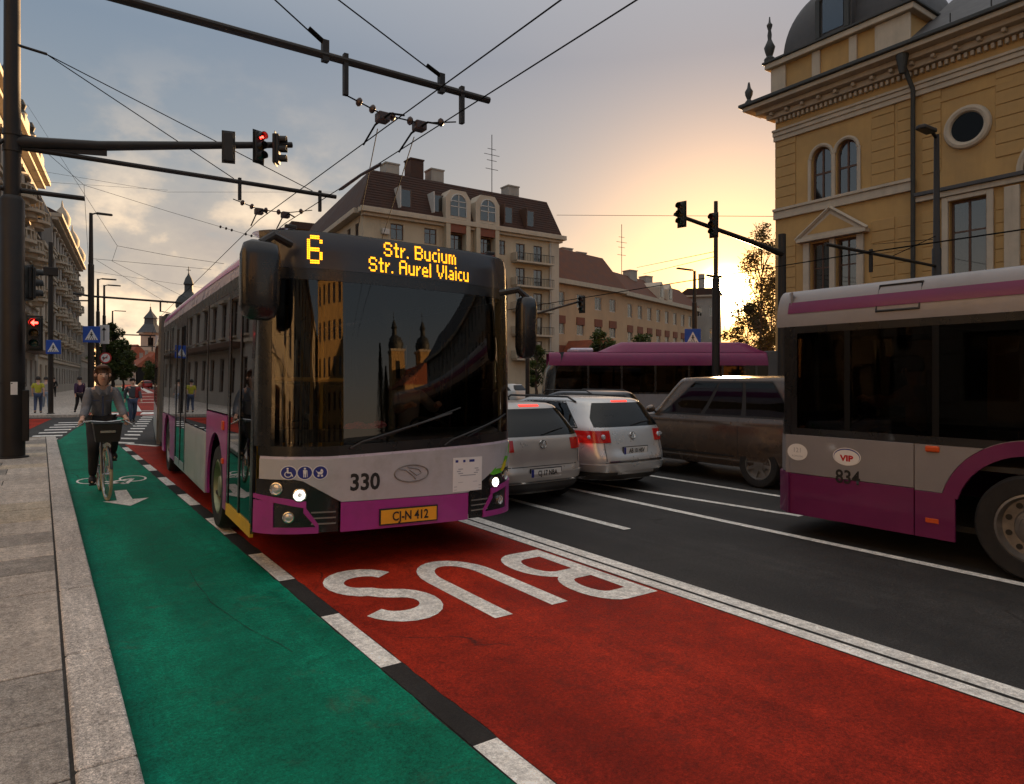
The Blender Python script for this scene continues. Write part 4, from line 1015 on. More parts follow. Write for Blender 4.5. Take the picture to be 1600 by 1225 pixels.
for tx, z, sz in (('121',.985,.075),('ROMANIA',.918,.030)):
    me = text_mesh(tx, sz); me.transform(frame((W8+.0075, .43, z), (0,1,0), (1,0,0))); link('sticker_text', me, 'print_grey', s2)
# cab interior
sw = MB(); c = Vector((.62,.75,1.38)); sw.tube([c+Vector((.22*math.cos(2*pi*i/20), .16*math.sin(2*pi*i/20), .14*math.sin(2*pi*i/20))) for i in range(20)], .018, 6, closed=True); sw.tube([c, c+Vector((0,-.25,-.2))], .03, 8); sw.build('steering_wheel', 'trim_black', cb, smooth=True)
MB().bx(-1.1, 1.1, .36, .62, 1.0, 1.30).build('dashboard', 'trim_black', cb, bevel=.06)
q = MB().bx(.40, .86, 1.25, 1.68, 1.02, 1.14); q.bx(.40, .86, 1.60, 1.74, 1.1, 1.9); q.build('seat', 'seat_red', cb, bevel=.04)
MB().bx(.1, 1.2, 1.84, 1.88, 1.0, 2.3).build('cab_partition', 'dark_interior', cb)
for y_ in (3.2, 4.6, 6.0):
    q = MB().bx(.5, .95, y_, y_+.42, 1.3, 1.4); q.bx(.5, .95, y_+.38, y_+.48, 1.35, 2.0); q.bx(.68, .76, y_+.15, y_+.25, 1.0, 1.3); q.build('seat', 'seat_red', cb, bevel=.03)
    MB().tube([(.3,y_-.2,1),(.3,y_-.2,2.7)], .02, 8).build('grab_pole', 'rim_grey', cb)

# ------------------------------------------------------------------ purple bus crossing behind the cars
mat('bus_rose', (.21,.018,.085), .4, .05, var=.08, dirt=.3, dcol=(.1,.02,.05))
pbs = empty('purple_bus', 'dark bus with a magenta roof crossing behind the queue of cars', 'bus', (19.75,26.15,0), R(-124.6))
def pp(nm, mb, m, **k): return mb.build(nm, m, pbs, **k)
for s in (-1, 1):
    x0, x1 = (1.22, 1.27) if s > 0 else (-1.27, -1.22)
    pp('skirt_panel', MB().bx(x0, x1, .5, 14.6, .35, 1.1), 'bus_grey'); pp('window_sill', MB().bx(x0, x1, .5, 14.6, 1.1, 1.18), 'bus_black')
    for k in range(9):
        y0 = .6+k*1.55
        pp('window_pane', MB().bx(x0+.01, x1-.01, y0, y0+1.46, 1.18, 2.42), 'dark_glass'); pp('window_post', MB().bx(x0, x1, y0+1.46, y0+1.55, 1.18, 2.42), 'bus_black')
    pp('roof_edge', MB().grid(lambda a, b: Vector((s*(1.27-.3*b*b), lerp(.3,14.6,a), 2.42+.62*math.sin(b*pi/2))), 10, 8), 'bus_rose', smooth=True)
    for y0 in (2.6, 8.6): wheel(pbs, (s*1.12, y0, .48), .48, .26, s, 'rim_grey', 0)
pp('front_mask', MB().grid(lambda a, b: Vector(((-1+2*a)*1.27, .5*(abs(-1+2*a)**3)+b*b*.5*(1 if b > .7 else .6), lerp(.35,3.04,b))), 16, 10), 'bus_black', smooth=True)
pp('roof_panel', MB().bx(-1.0, 1.0, .6, 14.6, 3.0, 3.05), 'bus_rose')
pp('roof_fairing', MB().grid(lambda a, b: Vector(((-1+2*b)*1.05, lerp(2.6,10.4,a), 3.04+.5*min(1, a*7, (1-a)*9)*(1-abs(-1+2*b)**6))), 20, 12), 'bus_rose', smooth=True)
pp('joint_bellows', MB().bx(-1.29, 1.29, 10.4, 11.6, .4, 3.1), 'bellows', bevel=.05)
pp('roof_unit', MB().bx(-.8, .8, 1.3, 2.4, 3.05, 3.25), 'bus_lilac', bevel=.08)
pp('floor', MB().bx(-1.2, 1.2, .4, 14.6, .4, .45), 'dark_interior'); pp('rear_wall', MB().bx(-1.25, 1.25, 14.6, 14.7, .4, 3.0), 'bus_grey')
# ------------------------------------------------------------------ street furniture
mat('post_brown', (.022,.018,.016), .5, .35, var=.25, vscale=3, dirt=.25, dcol=(.06,.05,.04))
mat('wire', (.008,.008,.008), .9, spec=.05)
mat('insulator', (.045,.024,.021), .35, var=.2)
mat('signal_black', (.012,.012,.012), .55, var=.2)
mat('lens_dark_green', (.0,.05,.04), .12, coat=.5)
mat('lens_dark_red', (.09,.006,.006), .12, coat=.5)
mat('lens_dark_amber', (.09,.045,.0), .12, coat=.5)
mat('signal_red', (.8,.02,.02), .3, emit=(1.0,.03,.02), estr=5)
mat('sign_blue', (.012,.075,.42), .4, var=.05)
mat('sign_white', (.72,.72,.72), .45)
mat('sign_red', (.5,.02,.02), .4)
mat('lamp_head', (.04,.037,.035), .45, .4)
def camW(px, py, Z):
    """world point seen at photograph pixel (px,py) at distance Z along the view axis (used to read positions off once)"""
    t = R(YAW); X = (px-800)/1067*Z; return Vector((X*math.cos(t)+Z*math.sin(t), -X*math.sin(t)+Z*math.cos(t), 1.8+(592-py)/1067*Z))
def signal(label, loc, rz, lit=None, arrow=False, s=1.0, par_arm=None):
    o = empty('traffic_signal', label, 'traffic light', loc, rz); o.scale = (s, s, s)
    MB().bx(-.15,.15,0,.20,-.46,.46).build('housing', 'signal_black', o, bevel=.03)
    MB().bx(-.20,.20,.10,.118,-.52,.52).build('backboard', 'signal_black', o, bevel=.01)
    for k, (z, m) in enumerate(((.30,'lens_dark_red'),(0,'lens_dark_amber'),(-.30,'lens_dark_green'))):
        if lit == k: m = 'signal_red'
        if lit == k and arrow:
            a = MB().prism([(-.09,0),(.0,.09),(.0,.03),(.09,.03),(.09,-.03),(0,-.03),(0,-.09)], -.012, -.004, TR(0,0,z,rx=90) @ Matrix.Scale(1,4)); a.v = [(x, -.034-abs(y)*.1, zz) for x, y, zz in a.v]; a.build('arrow', 'signal_red', o)
            m = 'lens_dark_red'
        M = TR(0,0,z,rx=90)
        l_ = MB().lathe([(.105,-.002),(.10,.01),(.05,.02),(.0,.022)], 18, M).build('lens', m, o, smooth=True)
        vs = []; n_ = 14
        for i in range(n_+1):
            q = R(-30+240*i/n_); c, sn = math.cos(q), math.sin(q)
            for r, d in ((.118,0),(.118,-.22),(.126,-.22),(.126,0)): vs.append((r*c, d, z+r*sn))
        MB().add(vs, [(i*4+j, i*4+(j+1) % 4, i*4+4+(j+1) % 4, i*4+4+j) for i in range(n_) for j in range(4)]+[(0,1,2,3), (n_*4+3,n_*4+2,n_*4+1,n_*4)]).build('visor', 'signal_black', l_)
    return o
# tall mast at the corner with its arms
mp_ = empty('traction_mast', 'thick dark mast at the kerb corner, nearest on the left', 'mast', (-.51,18.1,.115))
MB().lathe([(.30,0),(.30,.03),(.235,.04),(.225,5.5),(.20,5.55),(.16,5.6),(.14,12.5)], 24).build('post', 'post_brown', mp_, smooth=True, angle=30)
MB().lathe([(.245,1.58),(.245,1.60),(.236,1.60),(.236,1.62)], 24, cap=False).build('collar', 'post_brown', mp_, smooth=True)
MB().bx(-.02,.10,-.243,-.236,1.35,1.62).build('paper_notice', 'white_sticker', mp_)
MB().bx(-.02,.30,-.15,.05,.35,1.45).build('control_box', 'post_brown', mp_, bevel=.02)
MB().tube([(0,0,6.75),(1.6,0,6.98),(5.95,0,7.85)], [.14,.11,.075], 10).build('signal_arm', 'post_brown', mp_, smooth=True)
MB().prism([(.1,6.62),(1.75,6.78),(1.75,6.92),(.1,6.95)], -.03, .03, TR(rx=90)).build('arm_gusset', 'post_brown', mp_)
for z in (6.6, 6.95): MB().lathe([(.175,z-.06),(.175,z+.06)], 20).build('clamp', 'post_brown', mp_)
br = MB().tube([(0,0,6.66),(7.15,0,6.66)], .055, 10).build('bracket_arm', 'post_brown', mp_)
MB().tube([(-.8,0,5.74),(1.32,.0,5.74)], .055, 8).build('short_arm', 'post_brown', mp_)
MB().tube([(0,0,6.9),(-.5,-.1,6.4)], .04, 8).build('arm_brace', 'post_brown', mp_)
for X in (4.64, 6.70): MB().bx(X-.035,X+.035,-.045,.045,6.2,6.76).build('hanger', 'post_brown', br)
MB().tube([(.14,0,8.85),(.62,0,8.80)], .03, 6).build('stay_eye', 'post_brown', mp_)
for X in (3.9, 5.9): MB().tube([(.6,0,8.8),(X+.6,0,6.72)], .012, 5).build('stay_cable', 'wire', mp_)
# mast just out of the picture that carries the upper arm
mq = empty('traction_mast', 'dark mast beside the pavement edge carrying the topmost bracket arm', 'mast', (-.86,10.4,.115))
MB().lathe([(.28,0),(.28,.03),(.19,.05),(.18,5.5),(.14,5.6),(.12,11)], 20).build('post', 'post_brown', mq, smooth=True, angle=30)
b2 = MB().tube([(0,0,6.72),(7.53,0,6.72)], .06, 10).build('bracket_arm', 'post_brown', mq)
for X in (4.72, 6.85): MB().bx(X+.075,X+.145,-.045,.045,6.18,6.83).build('hanger', 'post_brown', b2)
for X in (4.5, 6.55):
    MB().bx(X-.05,X+.05,-.05,.05,6.62,6.95).build('clamp', 'post_brown', b2)
    MB().tube([(.1,0,9.6),(X-.05,0,6.9)], .012, 5).build('stay_cable', 'wire', mq)
    d = (Vector((.1,0,9.6))-Vector((X,0,6.9))).normalized(); MB().tube([Vector((X,0,6.92))+d*.02, Vector((X,0,6.92))+d*.3], .03, 6).build('turnbuckle', 'wire', mq)
signal('traffic light seen from behind, first on the left mast arm', (3.85,18.02,7.55), R(165), s=.78)
signal('traffic light with lit red arrow on the left mast arm', (4.6,17.95,7.72), R(20), 0, True, .82)
signal('dark traffic light at the tip of the left mast arm', (5.08,17.95,7.74), R(62), s=.82)
signal('lit red pedestrian signal low on the corner mast', (-.12,17.85,2.78), R(-5), 0, True, .74)
signal('dark round-hooded signal above the red one on the corner mast', (-.14,18.3,3.9), R(120), s=.75)
def insul_chain(label, pts, beads, r=.012):
    o = empty('insulator_chain', label, 'insulator', tuple(pts[0])); p0 = Vector(pts[0])
    MB().tube([Vector(p)-p0 for p in pts], r, 6).build('rod', 'wire', o)
    for t in beads:
        a = t*(len(pts)-1); i = min(int(a), len(pts)-2); p = Vector(pts[i]).lerp(Vector(pts[i+1]), a-i)-p0; d = (Vector(pts[i+1])-Vector(pts[i])).normalized()
        MB().lathe([(.02,-.05),(.06,-.03),(.075,0),(.06,.03),(.02,.05)], 10, Matrix.Translation(p) @ d.to_track_quat('Z','Y').to_matrix().to_4x4()).build('bead', 'insulator', o, smooth=True)
    return o
for Yb, zb, nm in ((10.4,6.30,'near topmost'),(18.1,6.32,'second')):
    insul_chain('beaded insulator chain slung under the %s bracket arm' % nm, [(3.97,Yb,zb),(4.6,Yb,zb-.17),(5.27,Yb,zb-.17),(5.98,Yb,zb)], (.12,.24,.42,.58,.86))
    for X, sd_ in ((4.6,'left'),(5.27,'right')):
        o = empty('wire_clamp', '%s trolley wire clamp under the %s bracket arm' % (sd_, nm), 'clamp', (X,Yb,zb-.2))
        MB().bx(-.10,.10,-.10,.10,-.10,.05).build('block', 'insulator', o, bevel=.02); MB().tube([(0,-.8,-.24),(0,-.3,-.05),(0,.3,-.05),(0,.8,-.24)], .018, 6).build('yoke', 'wire', o)
def wire(label, pts, r=.010, sag=0):
    P = [Vector(p) for p in pts]
    if len(P) == 2 and sag: P = [P[0].lerp(P[1], i/12)-Vector((0,0,sag*4*(i/12)*(1-i/12))) for i in range(13)]
    o0 = P[0].copy(); o = MB().tube([p-o0 for p in P], r, 5).build('overhead_wire', 'wire'); o.location = o0
    return tag(o, label, 'wire')
wire('left trolley wire over the bus lane from the top edge to the second arm', [(4.6,-12,5.85),(4.6,10.4,5.88),(4.6,18.1,5.88),(6.6,52.5,5.9),(10.5,92,5.9)], .010)
wire('right trolley wire over the bus lane from the top edge to the second arm', [(5.27,-12,5.85),(5.27,10.4,5.88),(5.27,18.1,5.88),(7.3,52.5,5.9),(11.2,92,5.9)], .010)
wire('left wire branching from the upper clamp towards the apartment roof', [(4.6,10.6,5.95),(12.2,32,6.0),(21,58,6.0)], .009)
wire('right wire branching from the upper clamp towards the apartment roof', [(5.27,10.6,5.95),(13.2,32,6.0),(22,58,6.0)], .009)
for a, b, lb in (((5.28,12.0,5.86),(5.28,14.2,5.86),'section insulator bar on the right trolley wire'),):
    o = MB().tube([(0,0,0),(0,.15,.0),(0,1.0,.03),(0,2.05,0),(0,2.2,0)], [.012,.035,.03,.035,.012], 8).build('section_insulator', 'insulator'); o.location = a; tag(o, lb, 'insulator')
A = camW(42,163,62); Bn = camW(131,289,34); Cn = camW(183,384,42)
wire('wire from the ornate facade slanting down to a junction above the lamp', [A, Cn], .012)
wire('wire from the corner mast to the junction left of the cloud', [camW(40,210,24), Bn], .010)
insul_chain('span wire with beads running from the left junction behind the trolleybus roof', [Bn, camW(262,330,34), camW(340,353,34), camW(395,369,34), camW(470,388,34)], (.52,.56,.60,.70,.74), .010)
wire('thin wire hanging from the left junction to the lamp post', [Bn, camW(138,410,43)], .010)
wire('span wire running right from the junction above the lamps', [Cn, camW(268,400,42), camW(350,412,42)], .012)
wire('short wire below the junction above the lamps', [Cn, camW(175,408,43)], .010)
wire('upper span wire from the lamp post to the trolleybus roof', [camW(143,404,45), camW(330,421,46)], .012)
wire('lower of two wires slanting from the lamp post to the trolley poles', [camW(150,406,45), camW(262,474,52)], .011)
wire('upper of two wires slanting from the lamp post to the trolley poles', [camW(175,408,45), camW(290,465,52)], .011)
wire('thin wire from the lamp post crossing above the church tower', [camW(143,424,45), camW(320,450,60)], .010)
wire('faint long wire high across the cloud', [camW(50,265,60), camW(262,300,70), camW(520,300,80)], .014)
wire('faint second wire across the cloud', [camW(50,283,60), camW(262,297,70)], .012)
wire('long wire between apartment block and yellow building above the sun', [camW(870,336,70), camW(1214,338,50)], .022)
wire('wire slanting left from the pole by the sun', [camW(1117,393,31), camW(995,418,60)], .016); wire('second wire slanting left from the pole by the sun', [camW(1117,401,31), camW(1005,428,62)], .016)
for k, X in enumerate((16.4,17.0)):
    wire('%s trolley wire in front of the yellow facade' % ('lower left','upper right')[k], [(X,-8,4.75+k*.12),(X,9.4,4.85+k*.12),(X+1.5,42,4.9+k*.12)], .012)
wire('thin span wire across the tall facade windows', [(21.6,9.4,5.9),(33.6,17.5,8.4)], .012)
# street lamps
def street_lamp(label, X, Y, h, hw=1.4, r=.14, zst=None, zg=.13, dirx=1, group='street lamps along the far street', flat=True):
    o = empty('street_lamp', label, 'street lamp', (X,Y,zg), 0, group)
    zst = zst or h*.72
    MB().lathe([(r*1.6,0),(r*1.6,.04),(r,.05),(r*.95,zst),(r*.72,zst+.05),(r*.55,h)], 12).build('post', 'post_brown', o, smooth=True, angle=30)
    MB().tube([(0,0,h-.1),(dirx*.25,0,h+.02),(dirx*.5,0,h+.04)], .05, 8).build('arm', 'post_brown', o)
    MB().prism([(dirx*.3,-.16),(dirx*hw,-.14),(dirx*(hw+.04),0),(dirx*hw,.14),(dirx*.3,.16)], h-.03, h+.09).build('lamp_head', 'lamp_head', o, bevel=.03)
    return o
l1 = street_lamp('tall lamp post with a blue crossing sign, nearest of the left lamps', 2.71, 52.8, 12.6, 1.2, .19, 9.2)
street_lamp('second lamp post behind the one with the crossing sign', 4.46, 75.9, 11.2, 1.5, .17)
street_lamp('third lamp post along the far street', 5.5, 84, 11.6, 1.5, .17); street_lamp('smallest lamp post furthest along the far street', 9.1, 122, 12.2, 1.8, .18)
street_lamp('slim lamp post with flat head in front of the yellow facade', 21.6, 9.4, 8.95, 1.0, .13, 5.6, .0, -1, 'lamps near the yellow building')
street_lamp('lamp post silhouetted left of the sun', 47.3, 40.3, 11.3, 2.2, .22, 8.5, .0, -1, 'lamps near the yellow building')
rb = empty('wire_bracket', 'thin trolley wire bracket on the lamp post before the yellow facade', 'bracket', (21.6,9.4,5.1))
MB().tube([(0,0,0),(-5.8,0,0)], .045, 8).build('arm', 'post_brown', rb); MB().tube([(0,0,.9),(-2.6,0,.02)], .012, 5).build('stay_cable', 'wire', rb); MB().bx(-3.7,-3.64,-.04,.04,-.5,.1).build('hanger', 'post_brown', rb)
bk = empty('wire_bracket', 'long trolley wire bracket on the lamp post left of the trolley poles', 'bracket', (2.71,52.8,7.25))
MB().tube([(-1.0,0,.12),(0,0,.0),(6.9,0,-.12)], .07, 8).build('arm', 'post_brown', bk); MB().tube([(-1.0,0,-.35),(0,0,-.3)], .05, 8).build('lower_arm', 'post_brown', bk)
for X in (4.1, 6.3): MB().bx(X-.05,X+.05,-.05,.05,-.8,-.02).build('hanger', 'post_brown', bk)
MB().tube([(4.1,0,-.75),(5.2,0,-.95),(6.3,0,-.78)], .03, 6).build('span_rod', 'wire', bk)
for Y, X0, X1, z in ((92,8.5,15,7.0),(128,13,21,7.2)):
    o = empty('wire_bracket', '%s trolley bracket over the far street' % ('nearer small' if Y < 100 else 'furthest small'), 'bracket', (X0,Y,z)); MB().tube([(-3,0,0),(X1-X0,0,0)], .08, 6).build('arm', 'post_brown', o); MB().bx(2.2,2.35,-.05,.05,-.8,0).build('hanger', 'post_brown', o)
# the sign poles and signs
def crossing_sign(label, loc, s, rz=R(-20)):
    o = empty('crossing_sign', label, 'road sign', loc, rz)
    MB().bx(-s/2,s/2,0,.04,-s/2*1.05,s/2*1.05).build('panel', 'sign_blue', o, bevel=.02)
    t = MB().add([(-s*.38,-.004,-s*.36),(s*.38,-.004,-s*.36),(0,-.004,s*.36)], [(0,1,2)]).build('triangle', 'sign_white', o)
    f = MB()
    n_ = 10; f.add([(s*.045*math.cos(2*pi*i/n_), -.008, s*.10+s*.045*math.sin(2*pi*i/n_)) for i in range(n_)], [tuple(range(n_))])
    for poly in ([(-.05,.05),(.05,.05),(.04,-.08),(-.04,-.08)], [(-.04,-.08),(.0,-.08),(-.06,-.24),(-.10,-.24)], [(0,-.08),(.04,-.08),(.10,-.24),(.06,-.24)], [(.05,.04),(.10,-.04),(.08,-.06),(.03,0)], [(-.05,.04),(-.10,-.04),(-.08,-.06),(-.03,0)]):
        f.add([(a*s, -.008, b*s) for a, b in poly], [tuple(range(len(poly)))])
    for k in range(5): f.add([(s*(-.28+k*.125), -.008, -s*.34), (s*(-.22+k*.125), -.008, -s*.34), (s*(-.20+k*.11), -.008, -s*.26), (s*(-.245+k*.11), -.008, -s*.26)], [(0,1,2,3)])
    f.build('walking_figure', 'ink', t); return o
sp_ = empty('sign_post', 'dark post beside the yellow-shirted walker carrying a blue sign', 'post', (.38,39.4,.13))
MB().lathe([(.16,0),(.16,.03),(.115,.05),(.11,4.4),(.09,8.2)], 14).build('post', 'post_brown', sp_, smooth=True); MB().bx(-.3,.3,-.15,.15,6.6,7.0).build('control_box', 'post_brown', sp_, bevel=.03)
crossing_sign('blue pedestrian crossing sign on the post by the walkers', (.48,39.2,3.32), .64)
crossing_sign('larger blue pedestrian crossing sign on the lamp post', (2.72,52.5,4.72), 1.02)
crossing_sign('blue crossing sign behind the purple bus roof near the sun', (35.4,30.3,4.55), 1.05, R(-40))
dsn = empty('direction_sign', 'pale blue direction sign beside the larger crossing sign', 'road sign', (3.5,53.6,4.78), R(-25))
MB().bx(-.32,.32,0,.04,-.62,.66).build('panel', 'sign_white', dsn, bevel=.02); q = MB(); q.bx(-.03,.03,-.012,-.004,-.4,.4); q.prism([(-.14,.3),(.14,.3),(0,.52)], .004, .012, TR(rx=90)); q.build('arrow', 'ink', dsn); MB().tube([(-.1,.06,-4.6),(-.1,.06,.6)], .04, 8).build('post', 'post_brown', dsn)
nls = empty('no_turn_sign', 'round red and white no left turn sign above the cyclist', 'road sign', (3.55,52.9,3.2), R(-25))
MB().lathe([(.36,0),(.36,.03)], 28, TR(rx=90)).build('rim', 'sign_red', nls); MB().lathe([(.28,.032),(.28,.036)], 28, TR(rx=90)).build('face', 'sign_white', nls)
q = MB(); q.bx(-.12,.12,-.045,-.040,-.03,.03); q.add([(-.22,-.042,0),(-.1,-.042,.1),(-.1,-.042,-.1)], [(0,1,2)]); q.build('arrow', 'ink', nls); MB().bx(-.22,.22,-.05,-.045,-.025,.025,TR(ry=-45)).build('slash', 'sign_red', nls)
MB().tube([(0,.03,-3.1),(0,.03,.3)], .035, 8).build('post', 'post_brown', nls)
es = crossing_sign('blue sign cut off by the left edge behind the corner mast', (-1.30,19.2,3.05), .75)
MB().tube([(0,.06,-2.9),(0,.06,.4)], .03, 8).build('post', 'post_brown', es)
# right-hand signal mast
rm = empty('signal_mast', 'dark signal mast before the yellow building corner with an arm to the left', 'mast', (21.5,14.4,0))
MB().lathe([(.26,0),(.26,.04),(.17,.06),(.13,6.9)], 16).build('post', 'post_brown', rm, smooth=True); MB().tube([(0,0,6.2),(-1.6,0,6.42),(-5.5,0,6.85)], [.13,.09,.06], 8).build('signal_arm', 'post_brown', rm, smooth=True)
signal('left of two traffic lights on the right mast arm', (16.15,14.3,6.86), R(-75), s=.78); signal('traffic light on the right mast arm beside the pole', (17.65,14.3,6.72), R(-75), s=.78)
tp = empty('traction_mast', 'slender dark pole in front of the sun', 'mast', (24.4,19.6,0)); MB().lathe([(.25,0),(.25,.04),(.17,.06),(.16,6.2),(.10,6.3),(.085,9.6)], 14).build('post', 'post_brown', tp, smooth=True, angle=30); MB().tube([(-.6,0,6.3),(.4,0,6.3)], .05, 6).build('bracket', 'post_brown', tp)
ms = empty('signal_mast', 'distant signal arm reaching out from behind the trolleybus mirror', 'mast', (24.9,34.4,0)); MB().lathe([(.2,0),(.14,.05),(.11,6)], 12).build('post', 'post_brown', ms); MB().tube([(0,0,5.7),(4.3,.1,6.9)], .07, 8).build('signal_arm', 'post_brown', ms)
signal('small distant traffic light before the second apartment block', (29.2,34.3,6.7), R(-60), s=1.1)
# litter bins and clutter on the far pavement
for X, Y, lb in ((-.2,88,'dark litter bin by the far house wall'),(3.2,53.2,'dark cabinet behind the cyclist by the lamp post')):
    o = empty('litter_bin', lb, 'bin', (X,Y,.13)); MB().lathe([(.28,0),(.32,.1),(.34,1.0),(.30,1.05)], 14).build('drum', 'signal_black', o); MB().lathe([(.36,1.05),(.36,1.12),(.1,1.25)], 14).build('lid', 'signal_black', o)
# ------------------------------------------------------------------ buildings
mat('plaster_cream', (.50,.42,.30), .85, var=.12, vscale=.35, bump=.15, bscale=12, dirt=.35, dcol=(.22,.17,.12), dscale=.25)
mat('plaster_pale', (.54,.46,.36), .85, var=.12, vscale=.3, dirt=.35, dcol=(.26,.2,.14), dscale=.25)
mat('plaster_warm', (.52,.34,.20), .85, var=.12, vscale=.3, dirt=.35, dcol=(.28,.17,.10), dscale=.25)
mat('tile_brown', (.13,.048,.026), .9, var=.35, vscale=1.2, bump=.5, bscale=6, dirt=.4, dcol=(.08,.04,.025), dscale=.5)
mat('plaster_grey', (.36,.33,.29), .85, var=.15, vscale=.3, dirt=.4, dcol=(.16,.13,.11), dscale=.3)
mat('plaster_ochre', (.47,.29,.11), .85, var=.16, vscale=.5, bump=.15, bscale=14, dirt=.3, dcol=(.26,.14,.05), dscale=.3)
mat('stone_trim', (.50,.42,.32), .8, var=.12, vscale=1.2, dirt=.35, dcol=(.24,.19,.14), dscale=.6)
mat('shingle_brown', (.058,.028,.020), .9, var=.35, vscale=1.2, bump=.5, bscale=6, dirt=.4, dcol=(.09,.05,.035), dscale=.5)
mat('tile_red', (.28,.075,.035), .85, var=.3, vscale=1.5, bump=.5, bscale=6, dirt=.4, dcol=(.12,.05,.03), dscale=.5)
mat('slate_grey', (.065,.063,.065), .65, var=.3, vscale=2, bump=.4, bscale=8, dirt=.3, dcol=(.11,.105,.10))
mat('copper_dark', (.05,.052,.05), .6, .2, var=.25)
mat('frame_brown', (.10,.05,.03), .6, var=.15)
mat('frame_white', (.55,.52,.48), .6, var=.1)
mat('shutter_brown', (.20,.06,.03), .7, var=.15)
mat('iron', (.02,.018,.017), .6)
glass_mat('win_glass', (.42,.42,.42), .95, .03, .10)
mat('curtain', (.42,.39,.34), .9, var=.15, vscale=9)
mat('room_dark', (.015,.014,.013), .9)
Zv = Vector((0,0,1))
_wc = {}; _rw = random.Random(5)
def window_at(root, M, w_, h_, fm='frame_white', style='cross', par=None):
    key = (round(w_,2), round(h_,2), fm, style)
    if key not in _wc:
        f = MB(); t = min(.09, w_*.08); f.bx(0,t,0,.08,0,h_); f.bx(w_-t,w_,0,.08,0,h_); f.bx(t,w_-t,0,.08,0,t); f.bx(t,w_-t,0,.08,h_-t,h_)
        if style in ('cross','two'): f.bx(w_/2-t/2,w_/2+t/2,.005,.075,t,h_-t)
        if style == 'cross': f.bx(t,w_/2-t/2,.01,.07,h_*.66,h_*.66+t*.8); f.bx(w_/2+t/2,w_-t,.01,.07,h_*.66,h_*.66+t*.8)
        o = f.build('window', fm, root); p = MB().bx(.01,w_-.01,.035,.05,.01,h_-.01).build('pane', 'win_glass', o)
        c_ = MB().grid(lambda a, b: Vector((lerp(.06, w_*.34, a), .085+.012*math.sin(a*22), lerp(.05, h_-.05, b))), 14, 1).build('curtain', 'curtain', o)
        _wc[key] = (o, p, c_); o.matrix_local = M; return o
    o0, p0, c0 = _wc[key]; o = copy_o(o0, root, M=M); copy_o(p0, o)
    q = _rw.random()
    if q < .55: copy_o(c0, o)
    if q < .35: copy_o(c0, o, M=TR(w_*.6,0,0))
    return o
def facade(root, O, U, W_, z0, z1, ops, wm, depth=.22, fm='frame_white', style='cross', name='wall', holes=()):
    """wall of width W_ from z0 to z1 starting at O along U (to the right as seen from outside) with recessed windows"""
    O = Vector((O[0], O[1], 0)); U = Vector((U[0], U[1], 0)).normalized(); M = frame(O, U, Zv)   # local y points into the wall
    allo = list(ops)+list(holes)
    us = sorted({0, W_} | {v for o in allo for v in o[:2]}); zs = sorted({z0, z1} | {v for o in allo for v in o[2:4]})
    mb = MB()
    for i in range(len(us)-1):
        for j in range(len(zs)-1):
            a, b, c, d = us[i], us[i+1], zs[j], zs[j+1]; mu, mz = (a+b)/2, (c+d)/2
            if any(o[0] < mu < o[1] and o[2] < mz < o[3] for o in allo): continue
            mb.add([(a,0,c),(b,0,c),(b,0,d),(a,0,d)], [(0,1,2,3)], M)
    for a, b, c, d in [o[:4] for o in allo]:
        D = depth
        mb.add([(a,0,c),(b,0,c),(b,0,d),(a,0,d),(a,D,c),(b,D,c),(b,D,d),(a,D,d)], [(0,1,5,4),(1,2,6,5),(2,3,7,6),(3,0,4,7)], M)
    wl = mb.build(name, wm, root)
    for o in ops:
        a, b, c, d = o[:4]; st = o[4] if len(o) > 4 else style
        window_at(root, M @ TR(a+.005, depth-.10, c+.005), b-a-.01, d-c-.01, fm, st)
    return M
def lbox(root, M, name, u0, u1, y0, y1, z0, z1, m, bevel=0): return MB().bx(u0,u1,y0,y1,z0,z1,M).build(name, m, root, bevel=bevel)
def room(root, poly, z0, z1): MB().prism(poly, z0, z1).build('core', 'room_dark', root)
def chimney(root, x, y, z, w_=.9, h=1.6, m='plaster_grey'):
    c = MB().bx(x-w_/2,x+w_/2,y-w_/2,y+w_/2,z,z+h); c.bx(x-w_/2-.08,x+w_/2+.08,y-w_/2-.08,y+w_/2+.08,z+h,z+h+.15); return c.build('chimney', m, root)
def antenna(root, x, y, z, h=5):
    a = MB().tube([(x,y,z),(x,y,z+h)], .05, 5)
    for k, (t, l_) in enumerate(((.55,.7),(.65,1.1),(.75,.6),(.4,.9))): a.tube([(x-l_,y,z+h*t),(x+l_,y,z+h*t)], .035, 4)
    return a.build('antenna', 'iron', root)
# ---- apartment block with mansard roof
ab = empty('apartment_block', 'cream apartment block with steep dark brown mansard roof behind the trolleybus', 'building', (40,70,0))
ab.location = (0,0,0)
A0 = (27.4,66.8); Sd = Vector((math.sin(R(S_A)), math.cos(R(S_A))))
ops = []
for z in (16.6,13.7,10.8,7.9,5.0):
    for X in (31.2,35.2): ops.append((X-27.4-.75, X-27.4+.75, z, z+1.7))
    for X in (38.3,42.2): ops.append((X-27.4-1.0, X-27.4+1.0, z-.3, z+1.5))
    ops.append((44.6-27.4-.5, 44.6-27.4+.5, z-.2, z+1.5))
    for X in (47.3,49.9): ops.append((X-27.4-.65, X-27.4+.65, z-.8, z+1.4, 'two'))
M = facade(ab, A0, (1,0), 25.6, 0, 19.0, ops, 'plaster_cream', fm='frame_brown')
P1 = Vector(A0)+Sd*34
ops2 = [(u, u+1.3, z, z+1.7) for u in (3,8,13,18,23,28,31) for z in (16.6,13.7,10.8,7.9,5.0)]
M2 = facade(ab, P1, (-Sd.x,-Sd.y), 34, 0, 19.0, ops2, 'plaster_cream', fm='frame_brown')
room(ab, [(27.9,67.2),(52.6,67.2),(54.5,90),(P1.x+.5,P1.y-.5)], 0, 18.8)
lbox(ab, M, 'end_wall', 25.55, 25.6, .0, 24, 0, 19, 'plaster_cream')
